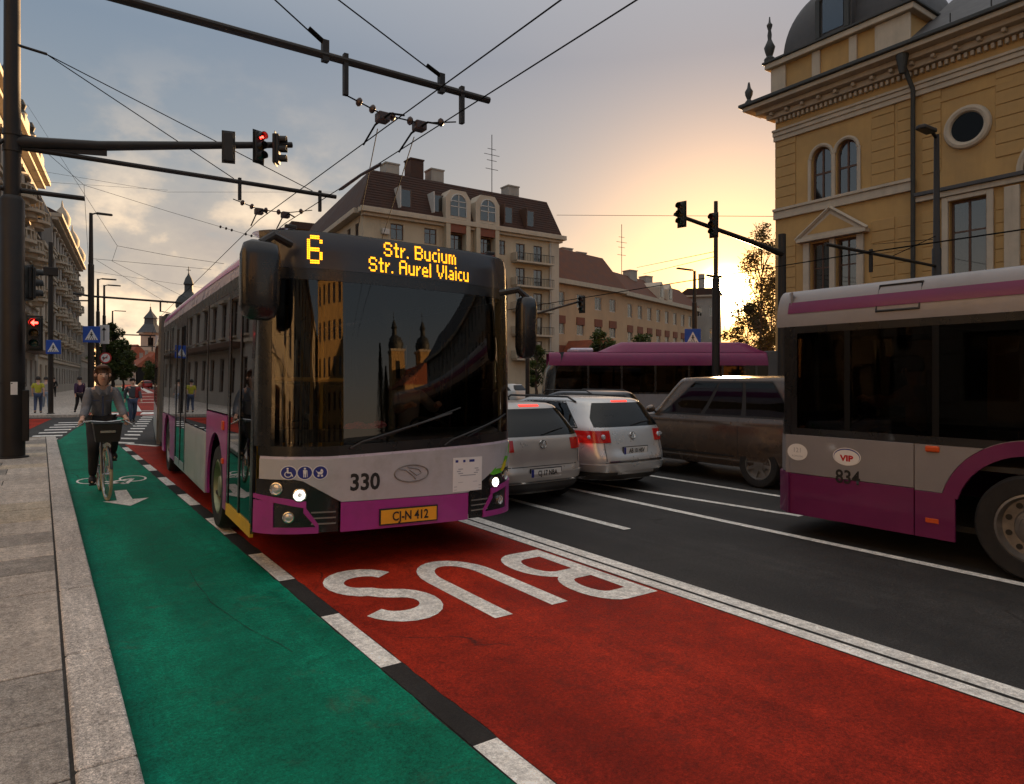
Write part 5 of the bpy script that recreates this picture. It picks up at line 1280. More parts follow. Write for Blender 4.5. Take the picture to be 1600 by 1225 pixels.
lbox(ab, M, 'eave_band', -.5, 26.4, -.85, .3, 19.0, 19.55, 'stone_trim', .05); lbox(ab, M, 'eave_soffit', -.2, 26.0, -.5, .3, 18.7, 18.98, 'stone_trim')
lbox(ab, M2, 'eave_band', -.5, 33.4, -.85, .3, 19.0, 19.55, 'stone_trim', .05)
# mansard: lower steep slope and upper shallow slope
def ring_at(o, z):
    q = Vector(A0); n1 = Vector((Sd.y,-Sd.x))
    return [(27.4+o-.25, 66.8+o, z), (53.4-o*.35, 66.8+o, z), (55.6-o*.35, 92-o, z), (P1.x+o, P1.y-o, z)]
r0, r1, r2 = ring_at(-.3, 19.55), ring_at(1.9, 24.2), ring_at(6, 25.4)
MB().add(r0+r1+r2, [(i, (i+1) % 4, (i+1) % 4+4, i+4) for i in range(4)]+[(i+4, (i+1) % 4+4, (i+1) % 4+8, i+8) for i in range(4)]+[(8,9,10,11)]).build('roof', 'shingle_brown', ab)
for k in range(14):
    z = 19.9+k*.31; o = -.3+2.2*(z-19.55)/4.65; lbox(ab, Matrix.Identity(4), 'shingle_course', 27.4+o-.2, 53.3-o*.3, 66.8+o-.035, 66.8+o+.06, z, z+.05, 'shingle_brown')
for X in (38.3,42.2):
    # projecting bay with an arched dormer
    lbox(ab, M, 'bay', X-27.4-1.55, X-27.4-1.02, -.8, -.002, 3, 19.6, 'plaster_cream'); lbox(ab, M, 'bay', X-27.4+1.02, X-27.4+1.55, -.8, -.002, 3, 19.6, 'plaster_cream')
    for z in (16.6,13.7,10.8,7.9): lbox(ab, M, 'shutter_panel', X-27.4-1.02, X-27.4+1.02, -.7, -.05, z+1.52, z+2.45, 'shutter_brown')
    fr_ = MB().prism([(-1.6,19.6),(1.6,19.6),(1.6,22.0),(.9,22.9),(-.9,22.9),(-1.6,22.0)], 0, .25, TR(X,66.0,0,rx=90)); fr_.v = [(x, 66.05-(y-66.0) if False else y, z) for x, y, z in fr_.v]
    d = MB().prism([(-1.6,19.6),(1.6,19.6),(1.6,21.9),(.95,22.8),(-.95,22.8),(-1.6,21.9)], -2.6, .75, TR(X,66.8,0,rx=90)).build('dormer', 'plaster_pale', ab)
    pn = [(-1.0,19.9)]+[(1.0,19.9)]+[(1.0*math.cos(pi*i/10), 21.4+.95*math.sin(pi*i/10)) for i in range(11)]
    g_ = MB().prism(pn, .76, .79, TR(X,66.8,0,rx=90)).build('dormer_window', 'win_glass', d)
    fbar = MB(); fbar.bx(X-.05,X+.05,65.96,66.0,19.9,22.3); fbar.bx(X-1,X+1,65.96,66.0,20.9,21.0); fbar.bx(X-1,X+1,65.96,66.0,21.5,21.6)
    fbar.tube([(X+a*1.0, 65.97, z) for a, z in [(p[0], p[1]) for p in pn[1:]]], .07, 4); fbar.build('window_bars', 'frame_white', d)
for X in (32.2,36.2,45.5,48.7):
    q = MB().bx(X-.75,X+.75,66.9,69,20.2,22.2).build('roof_window', 'frame_brown', ab); MB().bx(X-.6,X+.6,66.86,66.9,20.3,22.1).build('pane', 'win_glass', q)
    MB().bx(X-.9,X-.78,66.2,68,20.0,22.3,).build('dormer_cheek', 'frame_white' if X < 40 else 'frame_brown', ab)
for z in (15.6,12.7,9.8,6.9,4.0):
    lbox(ab, M, 'balcony_slab', 18.6, 24.2, -1.2, -.01, z, z+.22, 'stone_trim')
    b_ = MB()
    for k in range(24): b_.bx(18.7+k*.235,18.73+k*.235,-1.15,-1.11,z+.22,z+1.1,M)
    b_.bx(18.65,24.15,-1.17,-1.09,z+1.1,z+1.16,M); rl = b_.build('balcony_railing', 'iron', ab); tag(rl, kind='stuff')
    lbox(ab, M, 'balcony_side', 18.5, 18.62, -1.2, -.01, z+.22, z+1.15, 'stone_trim')
lbox(ab, M, 'pilaster', 24.4, 25.62, -.25, -.005, 0, 18.7, 'plaster_pale'); MB().tube([M @ Vector((24.3,-.15,0)), M @ Vector((24.3,-.15,18.9))], .09, 6).build('drainpipe', 'frame_white', ab)
for z in (17.2,): q = lbox(ab, M, 'air_conditioner', 2.0, 2.8, -.35, -.02, z-.2, z+.4, 'frame_white', .05)
for x, h in ((34.8,2.0),(37.4,1.3),(48,1.1),(31.8,1.0)): chimney(ab, x, 70, 24.4, 1.6, h, 'shingle_brown' if h > 1.4 else 'plaster_grey')
antenna(ab, 45.3, 70, 24.6, 7)
# ---- long block added out of sight behind the trolleybus, to shade the left row
lb_ = empty('apartment_block', 'long plain block added unseen behind the trolleybus to shade the left houses', 'building', (0,0,0)); P2 = P1+Sd*95
ML = facade(lb_, P2, (-Sd.x,-Sd.y), 94.5, 0, 24.0, [(u,u+1.4,z,z+1.8) for u in range(4,92,6) for z in (3,7,11,15)], 'plaster_grey', fm='frame_brown'); lbox(lb_, ML, 'core', .1, 94.4, .4, 11, 0, 19.3, 'room_dark')
lbox(lb_, ML, 'roof', -.3, 94.8, -.5, 11.5, 24.0, 25.0, 'shingle_brown')
# ---- second apartment block
bb = empty('apartment_block', 'pinkish apartment block with brown roof left of the sun', 'building', (0,0,0))
def block2(O, E, rows, us, eave, ridge, wm):
    O = Vector(O); E = Vector(E); U = (E-O).normalized(); W_ = (E-O).length
    ops = [(u, u+w_, z, z+h) for u, w_ in us for z, h in rows]
    M = facade(bb, O, U, W_, 0, eave, ops, wm, fm='frame_white', style='two')
    lbox(bb, M, 'eave_band', -.3, W_+.3, -.8, .3, eave, eave+.6, 'stone_trim'); lbox(bb, M, 'core', .1, W_-.1, .4, 9, 0, eave-.1, 'room_dark')
    MB().add([M @ Vector(p) for p in ((-.3,-.5,eave+.6),(W_+.3,-.5,eave+.6),(W_-.6,3.2,ridge),(.4,3.2,ridge),(-.3,11,eave+.6),(W_+.3,11,eave+.6))], [(0,1,2,3),(3,2,5,4),(1,5,2),(0,3,4)]).build('roof', 'tile_brown', bb)
    for u, w_ in us:
        for z, h in rows[1:]: lbox(bb, M, 'awning_box', u-.1, u+w_+.1, -.12, -.005, z+h*.62, z+h+.2, 'shutter_brown')
    return M, W_
Mb, Wb = block2((54.0,69.3), (70.3,73.2), [(11.4,1.8),(7.7,2.2),(3.8,2.2)], [(1.2,1.5),(5.4,1.6),(9.6,1.6),(13.2,1.6)], 14.2, 19.8, 'plaster_warm')
Mc, Wc = block2((70.3,73.2), (98.9,83.6), [(11.0,2.0),(7.4,2.2),(3.8,2.2)], [(u,1.6) for u in (1.5,5.0,8.5,12,15.5,19,22.5,26,28)], 14.0, 18.2, 'plaster_warm')
for x, y_, h in ((61,75.5,1.5),(64,76,1.3)): chimney(bb, x, y_, 18.6, 1.8, h, 'plaster_grey')
for u, h in ((9,1.6),(15,1.4)): chimney(bb, *(Mc @ Vector((u,3.2,0))).xy, 17.4, 1.6, h, 'plaster_grey')
antenna(bb, *(Mc @ Vector((6,3.2,0))).xy, 18, 8)
for u in (12.0, 15.5):
    d = MB().prism([(-.9,14.6),(.9,14.6),(.9,16.6),(0,17.5),(-.9,16.6)], -2.5, .6, Mc @ TR(u+.8,0,0,rx=90)).build('dormer', 'plaster_pale', bb); MB().bx(u+.3,u+1.3,-.66,-.62,15,16.6,Mc).build('pane', 'win_glass', d)
MB().prism([(0,0),(2.6,0),(1.3,1.6)], 0, 7, Mb @ TR(2,-.2,5.2,rx=90,rz=0)).build('porch_roof', 'tile_red', bb)
# ---- dark house by the sun
hb = empty('corner_house', 'dark house just left of the sun with a tall chimney', 'building', (0,0,0))
Oh = camW(1062,592,130); Eh = camW(1127,592,128); Oh.z = Eh.z = 0; Uh = (Eh-Oh).normalized(); Wh = (Eh-Oh).length
Mh = facade(hb, Oh, Uh, Wh, 0, 17.6, [(u,u+.9,z,z+1.9) for u in (.9,3.2,5.4) for z in (13.6,9.4,5.2)], 'plaster_grey', style='two'); lbox(hb, Mh, 'core', .1, Wh-.1, .4, 2.6, 0, 17.4, 'room_dark')
MB().prism([(-.4,17.6),(Wh+.3,17.6),(Wh-.6,18.9),(1.4,18.9)], -3, .5, Mh @ TR(rx=90)).build('roof', 'shingle_brown', hb); lbox(hb, Mh, 'side_wall', Wh-.05, Wh, 0, 2.8, 0, 17.5, 'plaster_grey')
lbox(hb, Mh, 'chimney', 3.4, 4.6, 1, 2.2, 18.5, 21.8, 'plaster_grey'); lbox(hb, Mh, 'eave', -.4, Wh+.3, -.5, .2, 17.3, 17.6, 'stone_trim')

# ---- ochre palace on the right
yb = empty('ochre_palace', 'ornate ochre corner building with dark dome and arched windows on the right', 'building', (0,0,0))
YO = (33.65,22.95); YL = 26
ops = [(.001+2.2,3.25,11.2,13.95,'none'),(3.55,4.60,11.2,13.95,'none'),(2.15,3.2,5.0,8.95,'cross'),(3.55,4.6,5.0,8.95,'cross'),(8.85,10.3,5.6,9.75,'cross'),(12.2,13.6,5.6,9.75,'cross'),(15.6,17,5.6,9.75,'cross'),(2.2,4.6,0.8,4.0,'cross'),(8.85,10.3,.8,4,'cross'),(12.2,13.6,.8,4,'cross')]
M = facade(yb, YO, (0,-1), YL, 0, 16.6, [o for o in ops if o[4] != 'none'], 'plaster_ochre', .3, 'frame_brown', holes=[o[:4] for o in ops if o[4] == 'none'])
M3 = facade(yb, (55.65,22.95), (-1,0), 22, 0, 16.6, [(u,u+1.2,z,z+2.6) for u in (3,7,11,15,19) for z in (6,11.2)], 'plaster_ochre', .3, 'frame_brown')
room(yb, [(34.2,22.4),(34.2,-2.5),(55,-2.5),(55,22.4)], 0, 16.4)
for a, b in ((2.2,3.25),(3.55,4.60)):
    c = (a+b)/2; r = (b-a)/2; zc = 13.42
    # spandrels close the square head to a round arch
    for s in (-1, 1):
        pts = [(c+s*r, 13.95)]+[(c+s*r*math.cos(pi/2*i/8), zc+r*math.sin(pi/2*i/8)) for i in range(9)]+[(c, 13.95)]
        MB().prism(pts, -.28, .0, M @ TR(rx=90)).build('arch_spandrel', 'plaster_ochre', yb)
    fr_ = MB(); fr_.tube([M @ Vector((c+(r+.09)*math.cos(pi*i/16), -.02, zc+(r+.09)*math.sin(pi*i/16))) for i in range(17)], .10, 6); fr_.build('archivolt', 'stone_trim', yb, smooth=True)
    wf = MB(); t = .09
    wf.bx(a,a+t,.16,.24,11.2,13.4,M); wf.bx(b-t,b,.16,.24,11.2,13.4,M); wf.bx(c-t/2,c+t/2,.16,.24,11.2,13.9,M); wf.bx(a+t,b-t,.165,.235,12.55,12.65,M); wf.bx(a+t,b-t,.165,.235,11.2,11.3,M)
    wf.tube([M @ Vector((c+(r-.05)*math.cos(pi*i/12), .2, zc+(r-.05)*math.sin(pi*i/12))) for i in range(13)], .05, 4)
    w_ = wf.build('arched_window', 'frame_brown', yb); MB().bx(a+.01,b-.01,.20,.21,11.21,13.94,M).build('pane', 'win_glass', w_)
lbox(yb, M, 'window_column', 3.30, 3.50, -.10, .1, 11.2, 13.42, 'stone_trim', .03)
for a, b in ((1.98,2.16),(4.64,4.82)): lbox(yb, M, 'window_jamb', a, b, -.08, -.003, 11.2, 13.45, 'stone_trim', .02)
# horizontal bands
for nm, z0, z1, pr in (('belt_course',10.62,11.05,.16),('belt_course',11.05,11.2,.24),('architrave',14.95,15.2,.14),('architrave',15.2,15.42,.22),('architrave',15.42,15.55,.30)):
    lbox(yb, M, nm, -.05, 7.3 if z0 < 12 else YL, -pr, -.003, z0, z1, 'stone_trim', .02)
lbox(yb, M, 'belt_course', 7.45, YL, -.2, -.003, 10.0, 10.25, 'stone_trim', .02); lbox(yb, M, 'belt_course', 7.45, YL, -.32, -.003, 10.25, 10.42, 'slate_grey', .02)
for nm, z0, z1, pr, m in (('cornice',16.2,16.5,.35,'stone_trim'),('cornice',16.5,16.75,.75,'stone_trim'),('cornice',16.75,16.98,1.25,'stone_trim'),('gutter',16.98,17.16,1.42,'copper_dark')):
    lbox(yb, M, nm, -pr, YL, -pr, .4, z0, z1, m, .03)
den = MB().bx(-.065,.065,-.20,-.003,15.95,16.16).build('dentil', 'stone_trim', yb); den.matrix_local = M @ TR(.2)
for k in range(1, 64): copy_o(den, yb, M=M @ TR(.2+k*.26))
mod = MB().prism([(0,0),(0,.34),(-.62,.34),(-.62,.20),(-.2,.0)], -.12, .12, TR(rx=90,rz=90) if False else Matrix.Identity(4))
mod = MB().bx(-.09,.09,-.62,-.34,16.30,16.48).build('modillion', 'stone_trim', yb, bevel=.04); mod.matrix_local = M @ TR(.1)
for k in range(1, 18): copy_o(mod, yb, M=M @ TR(.1+k*.92))
# rusticated courses on the piers
cache = {}
for (u0, u1) in ((.0,1.25),(5.35,6.45),(6.6,7.2),(7.7,8.5),(10.65,12.0),(13.9,15.4)):
    z = 5.1
    while z < 14.8:
        if not (10.0 < z+.5 and z < 11.25) and not (u0 > 7 and 10.6 < z < 14.6 and 8 < u0 < 12 and False):
            key = round(u1-u0, 2)
            if key not in cache:
                cache[key] = MB().bx(0,u1-u0,-.045,-.003,.0,.53).build('stone_course', 'plaster_ochre', yb, bevel=.012, seg=1); o = cache[key]; o.matrix_local = M @ TR(u0,0,z)
            else: copy_o(cache[key], yb, M=M @ TR(u0,0,z))
        z += .56
for z in (11.4,11.95,12.5,13.05,13.6,14.15): 
    for (u0, u1) in ((7.7,8.35),): pass
# pediment over the lower windows
pd = MB().prism([(1.55,9.25),(5.2,9.25),(3.38,10.55)], .003, .32, M @ TR(rx=90)).build('pediment', 'stone_trim', yb)
MB().prism([(2.1,9.40),(4.65,9.40),(3.38,10.28)], .322, .33, M @ TR(rx=90)).build('pediment_field', 'plaster_ochre', pd)
for s in (0, 1):
    a = M @ Vector((1.45,-.36,9.22)) if s == 0 else M @ Vector((5.3,-.36,9.22)); b = M @ Vector((3.38,-.36,10.6)); MB().tube([a, b], .10, 4).build('raking_moulding', 'stone_trim', pd)
lbox(yb, M, 'window_hood', 1.5, 5.25, -.42, -.003, 9.05, 9.24, 'stone_trim', .02)
for a, b in ((1.75,2.1),(3.22,3.52),(4.64,5.0)): lbox(yb, M, 'window_jamb', a, b, -.16, -.003, 4.6, 9.04, 'stone_trim', .03)
for a, b in ((8.55,8.82),(10.33,10.6),(11.9,12.17),(13.63,13.9)): lbox(yb, M, 'window_jamb', a, b, -.12, -.003, 5.3, 9.98, 'stone_trim', .03)
for a, b in ((8.82,10.33),(12.17,13.63)): lbox(yb, M, 'window_lintel', a, b, -.12, -.003, 9.77, 9.98, 'stone_trim', .02)
for u in (11.3,14.6): lbox(yb, M, 'pilaster', u-.28, u+.28, -.22, -.05, 4.5, 9.9, 'stone_trim', .03)
# oculus and half-round arch
for u in (9.58, 17.0):
    oc = MB().tube([M @ Vector((u+.80*math.cos(2*pi*i/32), -.06, 12.9+.80*math.sin(2*pi*i/32))) for i in range(32)], .16, 8, closed=True).build('oculus', 'stone_trim', yb, smooth=True)
    MB().lathe([(.72,0),(.72,.05)], 28, M @ TR(u,.0,12.9,rx=90)).build('pane', 'dark_glass', oc); MB().lathe([(.72,.0),(.72,.03)], 28, M @ TR(u,.0,12.9,rx=90)).build('backing', 'room_dark', oc)
ar = MB()
for rr in (1.15,1.45): ar.tube([M @ Vector((13.0+rr*math.cos(pi*i/20), -.08, 10.45+rr*math.sin(pi*i/20))) for i in range(21)], .14, 6)
ar.build('blind_arch', 'stone_trim', yb, smooth=True)
lbox(yb, M, 'panel_frame', 8.0, 11.3, -.05, -.003, 14.35, 14.5, 'plaster_ochre')
# drainpipe with a hopper
dp_ = MB().tube([M @ Vector(p) for p in ((7.25,-.9,16.9),(7.25,-.75,16.2),(7.38,-.22,15.3),(7.38,-.22,0))], .10, 10); dp_.build('drainpipe', 'copper_dark', yb, smooth=True)
MB().lathe([(.12,15.9),(.26,16.6),(.28,16.95)], 12, M @ TR(7.25,-.95,0)).build('hopper', 'copper_dark', yb)
# attic over the corner pavilion
lbox(yb, M, 'attic', -.1, 7.2, -.1, 7, 17.16, 19.0, 'plaster_ochre')
for a, b in ((-.15,.75),(2.3,2.75),(4.3,4.7),(5.6,7.25)): lbox(yb, M, 'attic_pier', a, b, -.22, -.103, 17.17, 18.98, 'stone_trim', .02)
lbox(yb, M, 'attic_cap', -.4, 7.5, -.45, 7.3, 19.0, 19.3, 'stone_trim', .04); lbox(yb, M, 'attic_cap', -.5, 7.6, -.55, 7.4, 19.3, 19.42, 'copper_dark', .02)
# square dome, bulging
def dome8(a, b):
    ang = 2*pi*a; t = b; r = 3.3*max(.12, math.cos(t*pi/2)**.9)
    c, s = math.cos(ang), math.sin(ang); k = 1/max(abs(c)**1.0, abs(s)**1.0); k = min(k, 1.36)
    return M @ Vector((3.5+r*k*c, 3.4+r*k*s, 19.42+4.3*math.sin(t*pi/2)))
MB().grid(dome8, 64, 16).build('dome', 'slate_grey', yb, smooth=True, angle=50)
dd = MB().prism([(2.55,19.42),(4.45,19.42),(4.45,21.8),(4.2,22.4),(3.5,22.8),(2.8,22.4),(2.55,21.8)], -2.0, .25, M @ TR(rx=90)).build('dome_dormer', 'slate_grey', yb, bevel=.03)
MB().prism([(2.95,19.7),(4.05,19.7)]+[(3.5+.55*math.cos(pi*i/8), 21.4+.55*math.sin(pi*i/8)) for i in range(9)], .26, .29, M @ TR(rx=90)).build('pane', 'win_glass', dd)
MB().tube([M @ Vector((3.5+.68*math.cos(pi*i/10), -.32, 21.4+.68*math.sin(pi*i/10))) for i in range(11)], .10, 6).build('dormer_hood', 'copper_dark', dd); 
for a in (2.72,4.28): lbox(yb, M, 'dormer_pilaster', a-.12, a+.12, -.42, -.26, 19.5, 21.5, 'copper_dark', .02)
lbox(yb, M, 'dormer_cornice', 2.4, 4.6, -.6, .2, 22.6, 22.9, 'copper_dark', .04)
for u, y_ in ((-.2,-.25),(7.2,-.25)):
    MB().lathe([(.28,19.42),(.30,19.6),(.16,19.75),(.24,20.0),(.30,20.25),(.18,20.5),(.10,20.7),(.12,20.95),(.08,21.2),(.14,21.4),(.16,21.5),(.06,21.65),(.03,21.95)], 12, M @ TR(u,y_,0)).build('finial', 'copper_dark', yb, smooth=True)
MB().lathe([(.2,17.16),(.22,17.3),(.1,17.45),(.2,17.7),(.22,17.9),(.1,18.1),(.05,18.4)], 10, M @ TR(-1.0,-1.0,0)).build('finial', 'copper_dark', yb, smooth=True)
# roof behind the long cornice
MB().add([M @ Vector(p) for p in ((7.3,-1.0,17.16),(YL,-1.0,17.16),(YL,7,23),(7.3,7,23))], [(0,1,2,3)]).build('roof', 'slate_grey', yb)
for k in range(6):
    MB().tube([M @ Vector((9+k*1.6,-.3,17.7)), M @ Vector((9+k*1.6,-.3,18.1))], .03, 5).build('snow_guard', 'iron', yb)
# ---- left row along the far street
SU = Vector((Sd.x, Sd.y)); 
def row_house(label, a0, a1, h, wm, lat=-8.6, rows=4, bays=None, roof='shingle_brown', rh=3, cor=.8, fl=3.9, trim='stone_trim', name='town_house', wst='cross', wfrac=.4):
    o = empty(name, label, 'building', (0,0,0)); L_ = a1-a0; O = SP(a0, lat)
    n = bays or max(2, int(L_/3.4)); pitch = L_/n; ops = []
    for k in range(n):
        for r in range(rows):
            z = .6+r*(h-1.2)/rows; hh = (h-1.2)/rows*.62; ops.append((k*pitch+pitch*(.5-wfrac/2), k*pitch+pitch*(.5+wfrac/2), z+.5, z+.5+hh))
    M = facade(o, O, SU, L_, 0, h, ops, wm, .25, 'frame_brown', wst)
    lbox(o, M, 'core', .1, L_-.1, .5, 10, 0, h-.1, 'room_dark'); lbox(o, M, 'near_wall', 0, .05, .0, 11, 0, h, wm); lbox(o, M, 'far_wall', L_-.05, L_, .0, 11, 0, h, wm)
    lbox(o, M, 'cornice', -.1, L_+.1, -cor, .2, h, h+.45, trim, .04); lbox(o, M, 'cornice', -.05, L_+.05, -cor*.6, .2, h-.35, h-.003, trim, .03)
    for r in range(1, rows): z = .6+r*(h-1.2)/rows; lbox(o, M, 'string_course', 0, L_, -.18, -.003, z-.1, z+.15, trim)
    for k in range(n):
        for r in range(1, rows):
            z = .6+r*(h-1.2)/rows; u = k*pitch+pitch*.5; hh = (h-1.2)/rows*.62; lbox(o, M, 'window_hood', u-pitch*.28, u+pitch*.28, -.3, -.003, z+.55+hh, z+.75+hh, trim); lbox(o, M, 'window_sill', u-pitch*.26, u+pitch*.26, -.22, -.003, z+.34, z+.48, trim)
    MB().add([M @ Vector(p) for p in ((-.1,-cor*.7,h+.45),(L_+.1,-cor*.7,h+.45),(L_-.4,5,h+.45+rh),(.4,5,h+.45+rh),(-.1,11,h+.45),(L_+.1,11,h+.45))], [(0,1,2,3),(3,2,5,4),(1,5,2),(0,3,4)]).build('roof', roof, o)
    return o, M, L_
def balcony(o, M, u, w_, z, d, m='stone_trim'):
    pts = [(u-w_/2,0)]+[(u+w_/2*math.cos(pi-pi*i/10), -d*math.sin(pi*i/10)**.8) for i in range(1,10)]+[(u+w_/2,0)]
    b = MB().prism(pts, z, z+.25, M).build('balcony', m, o)
    MB().prism([(p[0]*.96+u*.04, p[1]*.9) for p in pts], z+1.0, z+1.12, M).build('handrail', m, b)
    MB().prism([(p[0]*.7+u*.3, p[1]*.65) for p in pts], z-.45, z-.003, M).build('corbel', m, b)
    q = MB()
    for p in pts[1:-1]: q.lathe([(.05,z+.25),(.09,z+.5),(.05,z+.8),(.06,z+1.0)], 6, M @ TR(p[0]*.97+u*.03, p[1]*.93, 0))
    tag(q.build('baluster', m, b), kind='stuff')
o, M, L_ = row_house('ornate cream town house with curved balconies, tallest at the left edge', 46, 84, 21.5, 'plaster_grey', rows=5, cor=1.1, rh=4)
for u in (23,28.5,33.5):
    for z in (9.2,13.0,16.6): balcony(o, M, u, 3.4, z, 1.5)
for u in (18,26,32,37):
    lbox(o, M, 'gable', u-1.4, u+1.4, -.5, .3, 21.95, 24.4, 'stone_trim', .1); MB().lathe([(.35,24.4),(.4,24.7),(.2,25),(.35,25.4),(.1,25.9)], 10, M @ TR(u,-.1,0)).build('urn', 'copper_dark', o, smooth=True)
lbox(o, M, 'shop_canopy', 2, 36, -1.0, -.003, 4.2, 4.6, 'frame_brown', .05)
o, M, L_ = row_house('narrow dark-roofed house beyond the ornate one', 84.2, 94, 15.5, 'plaster_pale', rows=4, roof='slate_grey', rh=6, cor=.6)
lbox(o, M, 'mansard', -.1, 9.8, -.3, 8, 15.95, 20.5, 'slate_grey', .1)
o, M, L_ = row_house('warm stone apartment house with stacked bay windows further along', 94.2, 138, 20.5, 'plaster_grey', lat=-8.3, rows=6, cor=1.0, trim='plaster_pale')
for u in (6,14,22,30,38):
    for z in (6.2,9.4,12.6,15.8): balcony(o, M, u, 3.2, z, 1.1, 'plaster_pale')
for u in (10, 26, 40): MB().lathe([(.6,21),(.9,21.6),(.95,22.4),(.6,23.2),(.15,23.8),(.05,24.6)], 12, M @ TR(u,-.2,0)).build('turret', 'stone_trim', o, smooth=True)
row_house('low pale house with a red tiled roof past the bay windows', 138.2, 162, 10.2, 'plaster_grey', lat=-8.0, rows=2, roof='tile_red', rh=4.5, cor=.7)
row_house('second low red-roofed house along the left side', 162.2, 184, 8.8, 'plaster_pale', lat=-7.6, rows=2, roof='tile_red', rh=5.5, cor=.7)
row_house('third low house beside the street tree', 184.2, 235, 8.2, 'plaster_grey', lat=-7.2, rows=2, roof='tile_red', rh=4, cor=.7)
# houses closing the far end
for px0, px1, Z, h, rh, lb in ((196,212,215,5.5,3.5,'small red-roofed house left of the church tower'),(206,226,235,6.5,4.5,'orange-roofed house at the foot of the church tower'),(228,262,225,5,3,'low red-roofed house right of the church tower'),(176,200,240,9,5,'grey-walled house far behind the street tree')):
    o = empty('town_house', lb, 'building', (0,0,0)); O = camW(px0,592,Z); E = camW(px1,592,Z-3); U = Vector((E.x-O.x, E.y-O.y)); W_ = U.length
    M = facade(o, (O.x,O.y), U, W_, 0, h, [(W_*(k+.25)/3, W_*(k+.65)/3, z, z+1.8) for k in range(3) for z in ((1.2,4.6) if h < 9 else (1.2,4.4,7.0))], 'plaster_pale', style='two'); lbox(o, M, 'core', .1, W_-.1, .5, 9, 0, h-.1, 'room_dark')
    MB().add([M @ Vector(p) for p in ((-.4,-.5,h),(W_+.4,-.5,h),(W_-.8,4.5,h+rh),(.8,4.5,h+rh),(-.4,9.5,h),(W_+.4,9.5,h))], [(0,1,2,3),(3,2,5,4),(1,5,2),(0,3,4)]).build('roof', 'tile_red', o)
    chimney(o, *(M @ Vector((W_*.3,4,0))).xy, h+rh*.7, .9, 2)
# church tower
ct = empty('church_tower', 'pale baroque church tower with stepped cap at the end of the street', 'church', (34.3,292,0), R(-6))
for i, (z0, z1, w_) in enumerate(((0,12,3.6),(12,18,3.3))):
    if i == 0: MB().bx(-w_,w_,-w_,w_,z0,z1).build('shaft', 'plaster_pale', ct); MB().bx(-w_-.4,w_+.4,-w_-.4,w_+.4,z1,z1+.5).build('cornice', 'stone_trim', ct)
q = MB()
w_ = 3.3; 
for sx_ in (-1, 1):
    for sy_ in (-1, 1): q.bx(min(sx_*.9,sx_*w_),max(sx_*.9,sx_*w_),min(sy_*.9,sy_*w_),max(sy_*.9,sy_*w_),12.5,18.6)
q.bx(-w_+.01,w_-.01,-w_+.01,w_-.01,12.5,14.2); q.bx(-w_+.01,w_-.01,-w_+.01,w_-.01,17.4,18.6); q.build('belfry', 'plaster_pale', ct)
MB().bx(-1.5,1.5,-1.5,1.5,12.5,18).build('bell_chamber', 'room_dark', ct)
MB().bx(-3.9,3.9,-3.9,3.9,18.6,19.2).build('cornice', 'stone_trim', ct)
MB().lathe([(5.2,19.2),(4.4,20.0),(3.2,21.6),(2.4,22.6),(2.3,23.2),(2.2,24.6),(2.6,24.8),(1.9,25.8),(1.0,26.9),(.5,27.6),(.2,28.8)], 8, TR(rz=22.5)).build('cap', 'slate_grey', ct); MB().lathe([(.25,28.7),(.3,29),(.05,29.3),(.05,30.5)], 6).build('finial', 'copper_dark', ct)
st = empty('church_spire', 'dark onion spire rising above the trolleybus roof', 'church', (39.2,240.5,0))
MB().bx(-4,4,-4,4,0,23.5).build('shaft', 'plaster_grey', st)
MB().lathe([(3.2,23.5),(3.9,25.0),(3.9,26.5),(3.0,28.2),(1.7,29.3),(1.3,30.0),(1.25,32.0),(1.6,32.3),(1.0,34.2),(.4,35.2),(.15,36.0),(.12,38.0)], 14).build('onion_dome', 'copper_dark', st, smooth=True)
MB().bx(-.6,.6,-.06,.06,36.8,37.0).build('cross', 'copper_dark', st)
# ------------------------------------------------------------------ trees
def leaf_mat(name, c, tr=.35):
    m = bpy.data.materials.new(name); m.use_nodes = True; MATS[name] = m; t = m.node_tree; n = t.nodes; l = t.links; b = n['Principled BSDF']
    tcn = n.new('ShaderNodeTexCoord'); nz = n.new('ShaderNodeTexNoise'); nz.inputs['Scale'].default_value = 1.1; nz.inputs['Detail'].default_value = 5; l.new(tcn.outputs['Object'], nz.inputs['Vector'])
    r = n.new('ShaderNodeValToRGB'); e = r.color_ramp.elements; e[0].position = .32; e[0].color = (c[0]*.55, c[1]*.55, c[2]*.5, 1); e[1].position = .68; e[1].color = (c[0]*1.5, c[1]*1.4, c[2]*1.1, 1); l.new(nz.outputs[0], r.inputs[0]); l.new(r.outputs[0], b.inputs['Base Color'])
    b.inputs['Roughness'].default_value = .6
    tl = n.new('ShaderNodeBsdfTranslucent'); l.new(r.outputs[0], tl.inputs[0]); mx = n.new('ShaderNodeMixShader'); mx.inputs[0].default_value = tr
    l.new(b.outputs[0], mx.inputs[1]); l.new(tl.outputs[0], mx.inputs[2]); l.new(mx.outputs[0], n['Material Output'].inputs[0])
leaf_mat('leaves_green', (.055,.085,.022)); leaf_mat('leaves_warm', (.06,.055,.02), .4); leaf_mat('leaves_dark', (.022,.035,.018), .15)
mat('bark', (.06,.045,.035), .9, var=.3, vscale=6, bump=.5, bscale=20)
